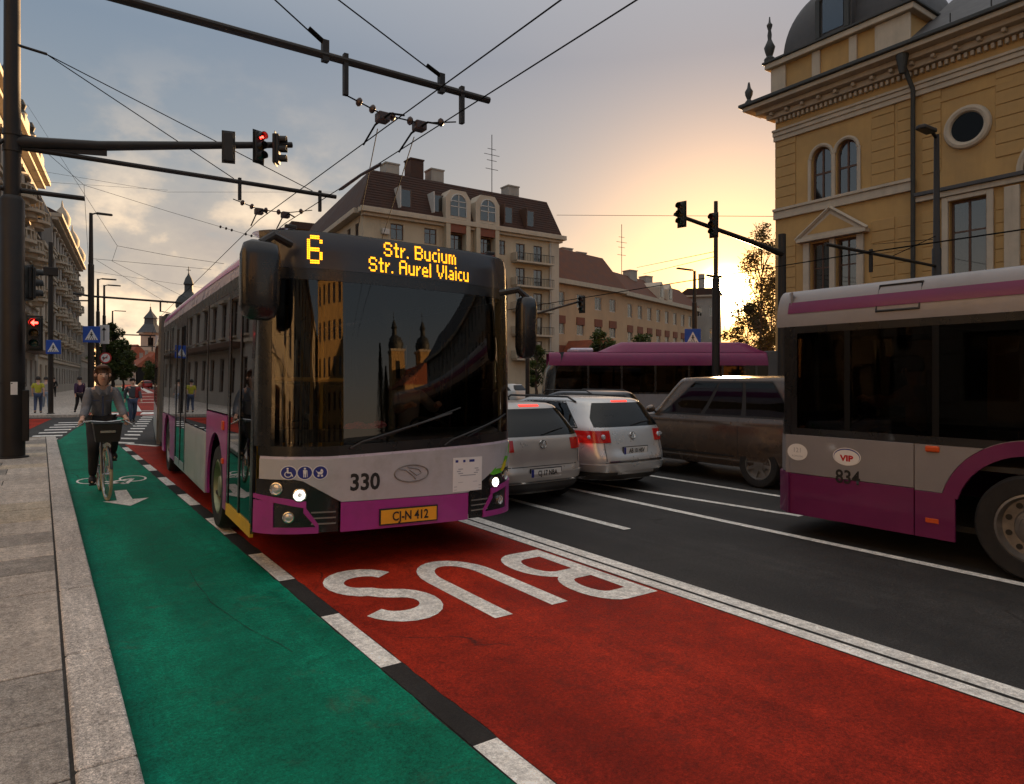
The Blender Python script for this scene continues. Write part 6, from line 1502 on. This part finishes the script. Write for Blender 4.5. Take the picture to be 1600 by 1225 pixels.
def tree(label, loc, h, rx, crown0, n_leaf, leaf=.16, lm='leaves_green', seed=1, blobs=26, sparse=False, trunk_r=.16, name='street_tree', ry=None):
    rnd = random.Random(seed); o = empty(name, label, 'tree', loc); ry = ry or rx
    tb = MB(); tb.tube([(0,0,0),(.05*rx,.03,crown0*.6),(-.04*rx,.02,crown0),(0,0,h*.72)], [trunk_r,trunk_r*.8,trunk_r*.65,trunk_r*.2], 9)
    bl = []
    for k in range(blobs):
        z = lerp(crown0, h, (k+.5)/blobs); t = (z-crown0)/(h-crown0); env = math.sin(pi*min(1, max(.02, t*.86+.10)))**.7
        a = rnd.uniform(0, 2*pi); d = rnd.uniform(.25, .95)*env
        c = Vector((rx*d*math.cos(a), ry*d*math.sin(a), z+rnd.uniform(-.3,.3))); r = rx*rnd.uniform(.22,.42)*(.6+.5*env); bl.append((c, r))
        base = Vector((0,0,max(crown0*.8, z-h*.16))); mid = base.lerp(c, .55)+Vector((rnd.uniform(-.1,.1), rnd.uniform(-.1,.1), .1)); tb.tube([base, mid, c], [trunk_r*.30, trunk_r*.18, trunk_r*.05], 5)
        if sparse:
            for _ in range(5):
                e = c+Vector((rnd.gauss(0,.5), rnd.gauss(0,.5), rnd.gauss(.25,.5)))*r*1.5; tb.tube([c, c.lerp(e,.5)+Vector((0,0,.05)), e], [trunk_r*.09,.02,.012], 4)
    tb.build('trunk', 'bark', o, smooth=True)
    cr = MB()
    for _ in range(n_leaf):
        c, r = rnd.choice(bl); v = Vector((rnd.gauss(0,1), rnd.gauss(0,1), rnd.gauss(0,1))).normalized()*r*(rnd.random()**.45)*Vector((1,1,1)).x
        v.z *= .8; p = c+v; u = Vector((rnd.gauss(0,1), rnd.gauss(0,1), rnd.gauss(0,.6))).normalized(); w_ = u.cross(Vector((rnd.gauss(0,1), rnd.gauss(0,1), rnd.gauss(0,1)))).normalized(); s = leaf*rnd.uniform(.6,1.3)
        i = len(cr.v); cr.v += [tuple(p-u*s), tuple(p+w_*s*.45), tuple(p+u*s), tuple(p-w_*s*.45)]; cr.f.append((i,i+1,i+2,i+3))
    me = bpy.data.meshes.new('crown'); me.from_pydata(cr.v, [], cr.f); link('crown', me, lm, o)
    return o
tree('dense green street tree behind the cyclist', camW(176,592,78)*Vector((1,1,0)) if False else (lambda p: (p.x,p.y,.1))(camW(176,592,78)), 7.9, 2.3, 2.0, 9000, .17, 'leaves_green', 3)
tree('lower green tree right behind the dense street tree', (lambda p: (p.x,p.y,.1))(camW(192,592,92)), 6.2, 1.9, 1.8, 5000, .17, 'leaves_green', 4)
tree('small round tree in the middle of the far street', (lambda p: (p.x,p.y,0))(camW(236,592,150)), 5.4, 2.6, 1.8, 4000, .22, 'leaves_green', 5)
tree('sparse leafy tree backlit beside the sun', (lambda p: (p.x,p.y,0))(camW(1190,592,52)), 13.2, 2.6, 3.0, 5200, .12, 'leaves_warm', 8, 40, True, .16)
tree('lower backlit tree against the sun glow', (lambda p: (p.x,p.y,0))(camW(1168,592,62)), 8.6, 2.4, 2.2, 6000, .13, 'leaves_warm', 9, 26, True, .14)
tree('second sparse backlit tree nearer the ochre wall', (lambda p: (p.x,p.y,0))(camW(1206,592,60)), 10.5, 2.2, 3.0, 4800, .13, 'leaves_warm', 10, 26, True, .14)
tree('small tree before the second apartment block', (lambda p: (p.x,p.y,0))(camW(938,592,62)), 6.2, 1.7, 2.2, 2600, .16, 'leaves_green', 11)
tree('small tree further right before the second apartment block', (lambda p: (p.x,p.y,0))(camW(1003,592,68)), 6.0, 1.9, 2.2, 2400, .17, 'leaves_green', 12)
tree('bushy tree behind the trolleybus mirror', (lambda p: (p.x,p.y,0))(camW(838,592,58)), 4.6, 1.3, 1.2, 2400, .15, 'leaves_green', 13)
# ------------------------------------------------------------------ people
mat('skin', (.66,.40,.29), .55, var=.08, vscale=12)
mat('hair_brown', (.10,.045,.022), .6, var=.3, vscale=30); mat('hair_dark', (.02,.015,.012), .6)
mat('denim_jacket', (.17,.175,.195), .85, var=.25, vscale=14, bump=.4, bscale=60); mat('black_cloth', (.014,.013,.014), .85, var=.2); mat('jeans', (.05,.07,.13), .85, var=.25, vscale=8)
mat('shirt_yellow', (.50,.48,.05), .85, var=.12, vscale=6, bump=.3, bscale=20); mat('shirt_grey', (.32,.30,.29), .85, var=.1); mat('purple_cloth', (.05,.02,.06), .85); mat('red_cloth', (.30,.03,.03), .85); mat('shirt_pink', (.50,.36,.40), .85); mat('shoe', (.012,.011,.011), .6); mat('shoe_white', (.55,.55,.55), .6); mat('lips', (.38,.10,.09), .5); mat('eye', (.03,.02,.015), .2); mat('jeans_pale', (.22,.26,.33), .85, var=.2)
def skin_obj(name, vs, es, rs, m, parent, sub=2):
    me = bpy.data.meshes.new(name); me.from_pydata([tuple(v) for v in vs], es, []); o = link(name, me, m, parent)
    md = o.modifiers.new('skin', 'SKIN'); md.use_smooth_shade = True; md.branch_smoothing = .3
    for i, r in enumerate(rs):
        sv = me.skin_vertices[0].data[i]; sv.radius = r if isinstance(r, tuple) else (r, r); sv.use_root = (i == 0)
    s = o.modifiers.new('sub', 'SUBSURF'); s.levels = sub; s.render_levels = sub
    # keep the material when the mesh is evaluated
    return o
def person(label, loc, rz, J, top, legs, hair, shoes='shoe', scale=1.0, sleeves=True, long_hair=False, face=True):
    """J: joint positions; a body in one surface, with clothing, hair and face as parts"""
    o = empty('person', label, 'person', loc, rz); o.scale = (scale,)*3
    V3 = {k: Vector(v) for k, v in J.items()}; g = V3
    names = ['pel','wai','che','nec','hed','top','shl','ell','hal','shr','elr','har','hil','knl','anl','tol','hir','knr','anr','tor']
    idx = {n: i for i, n in enumerate(names)}
    rad = {'pel':(.125,.10),'wai':(.115,.09),'che':(.145,.11),'nec':.052,'hed':(.080,.092),'top':(.070,.082),'shl':.062,'ell':.043,'hal':.030,'shr':.062,'elr':.043,'har':.030,'hil':.085,'knl':.058,'anl':.036,'tol':.022,'hir':.085,'knr':.058,'anr':.036,'tor':.022}
    E_ = [('pel','wai'),('wai','che'),('che','nec'),('nec','hed'),('hed','top'),('che','shl'),('shl','ell'),('ell','hal'),('che','shr'),('shr','elr'),('elr','har'),('pel','hil'),('hil','knl'),('knl','anl'),('anl','tol'),('pel','hir'),('hir','knr'),('knr','anr'),('anr','tor')]
    skin_obj('body', [g[n] for n in names], [(idx[a], idx[b]) for a, b in E_], [rad[n] for n in names], 'skin', o)
    def sub(nm, ns, es, m, k, ends={}):
        pts = []; rs = []
        for n in ns:
            r = rad[n]; r = r if isinstance(r, tuple) else (r, r); pts.append(g[n]); e = ends.get(n, 0); rs.append((r[0]+k+e, r[1]+k+e))
        skin_obj(nm, pts, [(ns.index(a), ns.index(b)) for a, b in es], rs, m, o)
    g['cul'] = g['ell'].lerp(g['hal'], .86); g['cur'] = g['elr'].lerp(g['har'], .86); rad['cul'] = rad['cur'] = .034; g['col'] = g['che'].lerp(g['nec'], .55); rad['col'] = (.075,.07)
    if not sleeves: g['cul'] = g['shl'].lerp(g['ell'], .75); g['cur'] = g['shr'].lerp(g['elr'], .75); rad['cul'] = rad['cur'] = .055
    if sleeves: sub('jacket', ['pel','wai','che','col','shl','ell','cul','shr','elr','cur'], [('pel','wai'),('wai','che'),('che','col'),('che','shl'),('shl','ell'),('ell','cul'),('che','shr'),('shr','elr'),('elr','cur')], top, .020, {'pel':.020})
    else: sub('shirt', ['pel','wai','che','col','shl','cul','shr','cur'], [('pel','wai'),('wai','che'),('che','col'),('che','shl'),('shl','cul'),('che','shr'),('shr','cur')], top, .022, {'pel':.012})
    sub('trousers', ['pel','hil','knl','anl','hir','knr','anr'], [('pel','hil'),('hil','knl'),('knl','anl'),('pel','hir'),('hir','knr'),('knr','anr')], legs, .018, {'pel':.014,'hil':.012})
    for a, t in (('anl','tol'),('anr','tor')):
        d = g[t]-g[a]; skin_obj('shoe', [g[a]+Vector((0,0,-.01)), g[a].lerp(g[t],.5)+Vector((0,0,-.01)), g[t]], [(0,1),(1,2)], [(.058,.060),(.056,.052),(.050,.040)], shoes, o, 2)
    hc = g['hed'].lerp(g['top'], .45); fd = Vector(J.get('face', (0,-1,0))).normalized(); sdv = fd.cross(Zv).normalized()
    # hair cap: an egg pulled back from the face
    def hairf(a, b):
        th = pi*a; ph = 2*pi*b; n = Vector((math.sin(th)*math.cos(ph), math.sin(th)*math.sin(ph), math.cos(th)))
        v = sdv*n.x*.112+fd*n.y*.114+Zv*n.z*.132
        f = n.y
        sm = lambda x: max(0, min(1, x))**2*(3-2*max(0, min(1, x)))
        mk = sm((f-.15)/.35)*sm((.72-n.z)/.25); v = v*(1-.30*mk)-fd*.035*mk
        if n.z < -.35: v *= (.95 if long_hair and f < .3 else .72)
        if long_hair and n.z < -.2 and f < .2: v.z -= .06
        return hc+Vector((0,0,.028))+v
    MB().grid(hairf, 18, 24).build('hair', hair, o, smooth=True)
    if face:
        fz = hc+fd*.094
        for s in (-1, 1):
            e = MB().lathe([(.0,-.004),(.010,0),(.0,.006)], 10, frame(fz+sdv*s*.034+Zv*.012, sdv, fd)).build('eye', 'eye', o)
            MB().tube([fz+sdv*s*.018+Zv*.034, fz+sdv*s*.036+Zv*.040, fz+sdv*s*.056+Zv*.033-fd*.008], .0035, 5).build('eyebrow', hair, o)
            MB().lathe([(.006,-.028),(.018,-.01),(.018,.012),(.006,.03)], 8, frame(hc+sdv*s*.09+fd*.01, fd, Zv)).build('ear', 'skin', o, smooth=True)
        MB().tube([fz+Zv*.015, fz+fd*.012-Zv*.012, fz+fd*.020-Zv*.026, fz+fd*.004-Zv*.034], [.008,.011,.014,.009], 8).build('nose', 'skin', o, smooth=True)
        MB().tube([fz-sdv*.026-Zv*.058-fd*.008, fz-Zv*.055+fd*.002, fz+sdv*.026-Zv*.058-fd*.008], [.004,.008,.004], 6).build('mouth', 'lips', o, smooth=True)
    for a, b, s in (('hal','ell',-1),('har','elr',1)):
        p = g[a]; d = (g[a]-g[b]).normalized(); acr = Vector(J.get('palm', (1,0,0))).normalized(); h = MB(); dn = d.cross(acr).normalized(); dn = dn if dn.z < 0 else -dn
        h.tube([p-d*.01, p+d*.04, p+d*.075], [.026,.036,.030], 8)
        for k, ln in enumerate((.055,.065,.062,.048)):
            q = p+d*.07+acr*(-.027+k*.018); h.tube([q, q+d*ln*.5+dn*.004, q+d*ln*.75+dn*ln*.35, q+d*ln*.55+dn*ln*.7], [.0095,.009,.0085,.007], 6)
        q = p+d*.02-acr*s*-.03; h.tube([q, q+acr*s*-.02+d*.03, q+acr*s*-.016+d*.055+dn*.02], [.011,.010,.008], 6)
        h.build('hand', 'skin', o, smooth=True)
    return o
# ---- bicycle
mat('cream_tyre', (.42,.34,.22), .8, var=.15); mat('frame_black', (.012,.011,.011), .35, coat=.4); mat('basket', (.02,.018,.016), .7, bump=.5, bscale=80); mat('steel', (.55,.54,.52), .25, 1.0); mat('tan_leather', (.20,.09,.04), .6)
BS = 1.09; BL = (.80,11.72,.008)
bc = empty('bicycle', 'black city bicycle with front basket and cream tyres in the green lane', 'bicycle', BL, R(1)); bc.scale = (BS,)*3
WR = .345
for nm, y0, st in (('wheel',0,4),('wheel',1.06,0)):
    M = TR(0,y0,WR+.012,rz=st) @ Matrix.Rotation(R(90),4,'Y')
    wt = MB(); wt.tube([M @ Vector((WR*math.cos(2*pi*i/40), WR*math.sin(2*pi*i/40), 0)) for i in range(40)], .020, 8, closed=True); e = wt.build(nm, 'cream_tyre', bc, smooth=True)
    MB().tube([M @ Vector(((WR-.024)*math.cos(2*pi*i/40), (WR-.024)*math.sin(2*pi*i/40), 0)) for i in range(40)], .012, 6, closed=True).build('rim', 'steel', e, smooth=True)
    sp_ = MB()
    for k in range(20): a = 2*pi*k/20; sp_.tube([M @ Vector((.02*math.cos(a+.5), .02*math.sin(a+.5), .03*(-1)**k)), M @ Vector(((WR-.03)*math.cos(a), (WR-.03)*math.sin(a), 0))], .0022, 4)
    tag(sp_.build('spokes', 'steel', e), kind='stuff'); MB().tube([M @ Vector((0,0,-.05)), M @ Vector((0,0,.05))], .02, 8).build('hub', 'steel', e)
    MB().tube([M @ Vector(((WR+.03)*math.cos(a), (WR+.03)*math.sin(a), 0)) for a in [R(110+i*12)+(0 if y0 else 0) for i in range(13)]], .018, 6).build('mudguard', 'frame_black', bc, smooth=True)
fr_ = MB()
for a, b, r in (((0,.17,.92),(0,.53,.32),.019),((0,.78,.80),(0,.53,.32),.017),((0,.165,.86),(0,.70,.55),.017),((0,.53,.32),(.04,1.06,.36),.010),((0,.53,.32),(-.04,1.06,.36),.010),((0,.76,.72),(.05,1.06,.36),.009),((0,.76,.72),(-.05,1.06,.36),.009),((0,.20,.80),(0,.155,1.0),.022),((.05,.19,.78),(.05,.0,.36),.012),((-.05,.19,.78),(-.05,.0,.36),.012),((0,.78,.80),(0,.80,.95),.014)): fr_.tube([a, b], r, 8)
fr_.build('frame', 'frame_black', bc, smooth=True)
MB().tube([(-.268,.34,1.03),(-.25,.22,1.06),(-.18,.10,1.07),(0,.13,1.05),(.18,.10,1.07),(.25,.22,1.06),(.268,.34,1.03)], .012, 8).build('handlebar', 'steel', bc, smooth=True)
for s in (-1, 1):
    MB().tube([(s*.268,.36,1.03),(s*.253,.24,1.055)], .018, 8).build('grip', 'rubber', bc); MB().tube([(s*.24,.16,1.06),(s*.32,.10,1.01),(s*.37,.10,.99)], .008, 6).build('brake_lever', 'steel', bc)
bk_ = MB(); x, y0, y1, z0, z1 = .17, -.20, .08, .80, 1.05
bk_.add([(-x*.8,y0+.03,z0),(x*.8,y0+.03,z0),(x*.8,y1-.03,z0),(-x*.8,y1-.03,z0),(-x,y0,z1),(x,y0,z1),(x,y1,z1),(-x,y1,z1)], [(0,1,2,3),(0,1,5,4),(1,2,6,5),(2,3,7,6),(3,0,4,7)]); bo = bk_.build('basket', 'basket', bc)
MB().tube([(-x,y0,z1),(x,y0,z1),(x,y1,z1),(-x,y1,z1)], .010, 6, closed=True).build('basket_rim', 'frame_black', bo); MB().bx(-.09,.09,y0-.004,y0+.02,.925,.955).build('basket_badge', 'steel', bo)
MB().lathe([(.045,0),(.05,.03),(.03,.07)], 14, TR(0,-.06,.74,rx=90) @ TR(rx=180)).build('headlamp', 'chrome', bc, smooth=True); MB().tube([(0,.19,.80),(0,-.05,.745)], .010, 6).build('lamp_bracket', 'frame_black', bc)
MB().bx(-.07,.07,.70,.96,.955,1.0).build('saddle', 'tan_leather', bc, bevel=.03)
cr_ = MB(); cr_.tube([(-.06,.53,.32),(-.08,.50,.165)], .012, 6); cr_.tube([(.06,.53,.32),(.08,.56,.475)], .012, 6); cr_.lathe([(.09,-.004),(.09,.004)], 20, TR(.045,.53,.32,ry=90)); cr_.build('crank', 'steel', bc)
for s, z, y_ in ((-1,.16,.50),(1,.48,.56)): MB().bx(s*.13-.045,s*.13+.045,y_-.04,y_+.04,z-.012,z+.012).build('pedal', 'frame_black', bc)
person('woman in a grey denim jacket and black trousers riding the bicycle', BL, R(1), dict(pel=(0,.80,1.06),wai=(0,.76,1.22),che=(0,.68,1.42),nec=(0,.62,1.565),hed=(0,.585,1.655),top=(0,.575,1.745),shl=(-.16,.66,1.475),ell=(-.205,.60,1.215),hal=(-.262,.34,1.085),shr=(.16,.66,1.475),elr=(.225,.58,1.225),har=(.262,.34,1.085),
    hil=(-.095,.78,1.02),knl=(-.125,.42,.70),anl=(-.125,.56,.265),tol=(-.14,.42,.195),hir=(.095,.78,1.02),knr=(.12,.36,.86),anr=(.125,.60,.575),tor=(.135,.46,.515),face=(.05,-1,.02),palm=(1,.3,0)), 'denim_jacket', 'black_cloth', 'hair_brown', 'shoe', BS, True, True)
mat('jacket_dark', (.07,.075,.09), .85, var=.2)
def walker(ph=1, arms=.12): return dict(pel=(0,0,.95),wai=(0,-.01,1.10),che=(0,-.01,1.34),nec=(0,-.01,1.50),hed=(0,-.02,1.60),top=(0,-.02,1.69),shl=(-.175,0,1.42),ell=(-.24,arms*ph,1.15),hal=(-.24,arms*ph*1.6-.08,.92),shr=(.175,0,1.42),elr=(.24,-arms*ph,1.15),har=(.24,-arms*ph*1.6-.08,.92),
    hil=(-.09,0,.90),knl=(-.10,-.12*ph,.50),anl=(-.10,-.14*ph+.05,.09),tol=(-.11,-.14*ph-.10,.045),hir=(.09,0,.90),knr=(.10,.04*ph,.49),anr=(.10,.28*ph,.13),tor=(.11,.20*ph-.04,.05),face=(0,-1,0),palm=(0,1,0))
person('walker in a yellow T-shirt and dark jeans going away', (-.12,40.2,.13), R(176), walker(1), 'shirt_yellow', 'jeans', 'hair_dark', 'shoe', 1.0, False, face=True)
person('walker in a grey top and pale jeans beside the yellow shirt', (.22,45.2,.13), R(184), walker(-1), 'shirt_grey', 'jeans_pale', 'hair_dark', 'shoe_white', 1.0, True)
person('distant walker in black on the far pavement', (.95,74.6,.13), R(180), walker(1), 'black_cloth', 'black_cloth', 'hair_dark', 'shoe', 1.02)
person('pedestrian in dark purple half hidden behind the cyclist', (1.55,39.3,.13), R(200), walker(-1), 'purple_cloth', 'black_cloth', 'hair_dark', 'shoe', 1.0)
person('person in grey with a red pack behind the cyclist on the crossing', (3.05,31.5,.01), R(10), walker(1), 'jacket_dark', 'jeans', 'hair_dark', 'shoe', 1.02)
rs_ = empty('backpack', 'small red pack on the person behind the cyclist', 'backpack', (3.05,31.45,1.25)); MB().bx(.06,.30,-.05,.16,-.22,.22).build('sack', 'red_cloth', rs_, bevel=.06); MB().tube([(.14,-.05,.2),(.14,-.15,.1),(.14,-.1,-.2)], .02, 6).build('strap', 'red_cloth', rs_)
person('distant walker in pale clothes near the far house', (.5,80.5,.13), R(30), walker(1), 'shirt_pink', 'jeans', 'hair_dark', 'shoe', 1.0)
cy = [o for o in bpy.data.objects if o.get('label', '').startswith('woman in a grey denim')][0]
for s in (-1, 1):
    MB().add([(s*.01,.505,1.47),(s*.055,.50,1.54),(s*.10,.54,1.55),(s*.09,.51,1.47),(s*.045,.49,1.41)], [(0,1,2,3,4)]).build('collar', 'denim_jacket', cy)
    MB().bx(s*.085-.045,s*.085+.045,.535,.545,1.33,1.345).build('pocket_flap', 'jeans', cy)
MB().bx(-.012,.012,.545,.56,1.12,1.40).build('placket', 'jeans', cy)
# driver in the city bus cab
seat_j = dict(pel=(0,0,.55),wai=(0,.0,.72),che=(0,-.02,.95),nec=(0,-.03,1.10),hed=(0,-.05,1.20),top=(0,-.06,1.29),shl=(-.17,0,1.03),ell=(-.24,-.22,.86),hal=(-.18,-.46,.92),shr=(.17,0,1.03),elr=(.24,-.22,.86),har=(.18,-.46,.92),hil=(-.09,-.05,.52),knl=(-.12,-.42,.55),anl=(-.12,-.46,.14),tol=(-.12,-.6,.10),hir=(.09,-.05,.52),knr=(.12,-.42,.55),anr=(.12,-.46,.14),tor=(.12,-.6,.10),face=(0,-1,0),palm=(1,0,0))
person('driver in a pale pink shirt at the wheel of the city bus', (8.42-.63,5.0-1.42,.66), R(180), seat_j, 'shirt_pink', 'black_cloth', 'hair_dark', 'shoe', 1.0)
person('driver in a pale shirt behind the trolleybus windscreen', (3.64,7.5,.58), R(-3), seat_j, 'shirt_grey', 'black_cloth', 'hair_dark', 'shoe', 1.0)
# ------------------------------------------------------------------ the far side of the square, seen mirrored in the windscreen
def back_house(label, O, U, W_, h, rows, bays, wm, roof='slate_grey'):
    o = empty('town_house', label, 'building', (0,0,0)); U = Vector(U).normalized(); p = W_/bays
    ops = [(k*p+p*.3, k*p+p*.7, 1+r*h/rows, 1+r*h/rows+h/rows*.55) for k in range(bays) for r in range(rows)]
    M = facade(o, O, U, W_, 0, h, ops, wm, .25, 'frame_brown'); lbox(o, M, 'core', .1, W_-.1, .5, 12, 0, h-.1, 'room_dark'); lbox(o, M, 'cornice', -.3, W_+.3, -.8, .2, h, h+.5, 'stone_trim')
    lbox(o, M, 'side_wall', -.02, .04, .01, 12, 0, h, wm); lbox(o, M, 'side_wall', W_-.04, W_+.02, .01, 12, 0, h, wm)
    MB().add([M @ Vector(q) for q in ((-.3,-.6,h+.5),(W_+.3,-.6,h+.5),(W_-2,5,h+5),(2,5,h+5),(-.3,12,h+.5),(W_+.3,12,h+.5))], [(0,1,2,3),(3,2,5,4),(1,5,2),(0,3,4)]).build('roof', roof, o); return o
back_house('ochre house mirrored at the left of the trolleybus windscreen', (4.5,-46), (-1,0), 15, 19, 5, 5, 'plaster_ochre')
back_house('dark roofed long building mirrored at the right of the windscreen', (44,-10), (-.06,-1), 70, 15, 4, 18, 'plaster_grey')
ch = empty('twin_tower_church', 'twin-towered yellow church mirrored in the trolleybus windscreen', 'church', (52,-128,0))
MB().bx(-7,7,-4,20,0,14).build('nave', 'plaster_ochre', ch); MB().prism([(-7.5,14),(7.5,14),(0,20)], -20, 4, TR(rx=90)).build('roof', 'tile_red', ch)
for x in (-4.6, 4.6):
    MB().bx(x-2.3,x+2.3,3.9,8.2,0,24).build('tower', 'plaster_ochre', ch); MB().bx(x-2.6,x+2.6,3.6,8.5,24,24.6).build('cornice', 'stone_trim', ch); MB().bx(x-.7,x+.7,8.18,8.3,17,21.5).build('belfry_window', 'room_dark', ch)
    MB().lathe([(2.6,24.6),(2.9,26),(2.2,27.6),(1.0,28.4),(.9,30),(1.2,30.3),(.6,31.6),(.1,32.4),(.08,34.5)], 12, TR(x,6,0)).build('onion_cap', 'copper_dark', ch, smooth=True)
for x, y_, h, lb in ((19.5,-52,13,'taller'),(21.5,-54,10.5,'shorter')):
    o = empty('spruce_tree', '%s dark spruce mirrored beside the church in the windscreen' % lb, 'tree', (x,y_,0)); MB().tube([(0,0,0),(0,0,h)], [.3,.04], 8).build('trunk', 'bark', o); rnd = random.Random(int(h)); cr = MB()
    for _ in range(2600):
        t = rnd.random()**.8; z = 1.2+(h-1.2)*t; r = (1-t)*2.3*rnd.random()**.5; a = rnd.uniform(0,2*pi); p = Vector((r*math.cos(a), r*math.sin(a), z-r*.3)); u = Vector((math.cos(a), math.sin(a), -.4)); w_ = Vector((-math.sin(a), math.cos(a), 0)); s = .3
        i = len(cr.v); cr.v += [tuple(p-u*s), tuple(p+w_*s*.3), tuple(p+u*s), tuple(p-w_*s*.3)]; cr.f.append((i,i+1,i+2,i+3))
    me = bpy.data.meshes.new('crown'); me.from_pydata(cr.v, [], cr.f); link('crown', me, 'leaves_dark', o)

# the stone front beside the near pavement, mirrored in the sides of both buses
sf = empty('stone_front', 'stone-fronted building on the left pavement mirrored in the trolleybus side windows', 'building', (0,0,0))
ops = [(2.2+k*4.2, 4.0+k*4.2, z, z+2.5) for k in range(18) for z in (1.0,5.6,10.0)]
M = facade(sf, (-13.5,-60), (0,1), 78, 0, 14.0, ops, 'plaster_cream', .3, 'frame_brown'); lbox(sf, M, 'core', .1, 77.9, .6, 10, 0, 13.9, 'room_dark')
lbox(sf, M, 'end_wall', 77.95, 78.0, .01, 10, 0, 14, 'plaster_cream'); lbox(sf, M, 'cornice', -.2, 78.4, -.9, .2, 14, 14.6, 'stone_trim', .05); lbox(sf, M, 'string_course', -.1, 78.1, -.2, -.003, 4.6, 4.95, 'stone_trim')
MB().add([M @ Vector(q) for q in ((-.2,-.7,14.6),(78.3,-.7,14.6),(76,5,17.5),(2,5,17.5),(-.2,10,14.6),(78.3,10,14.6))], [(0,1,2,3),(3,2,5,4),(1,5,2),(0,3,4)]).build('roof', 'shingle_brown', sf)
blk = MB().bx(0,1.1,-.07,-.003,0,.56).build('stone_block', 'stone_trim', sf, bevel=.015, seg=1); blk.matrix_local = M @ TR(4.08)
for k in range(8, 18):
    for r in range(7):
        for j in range(2): copy_o(blk, sf, M=M @ TR(4.08+k*4.2+j*1.16+(.08 if r % 2 else 0), 0, .3+r*.6))
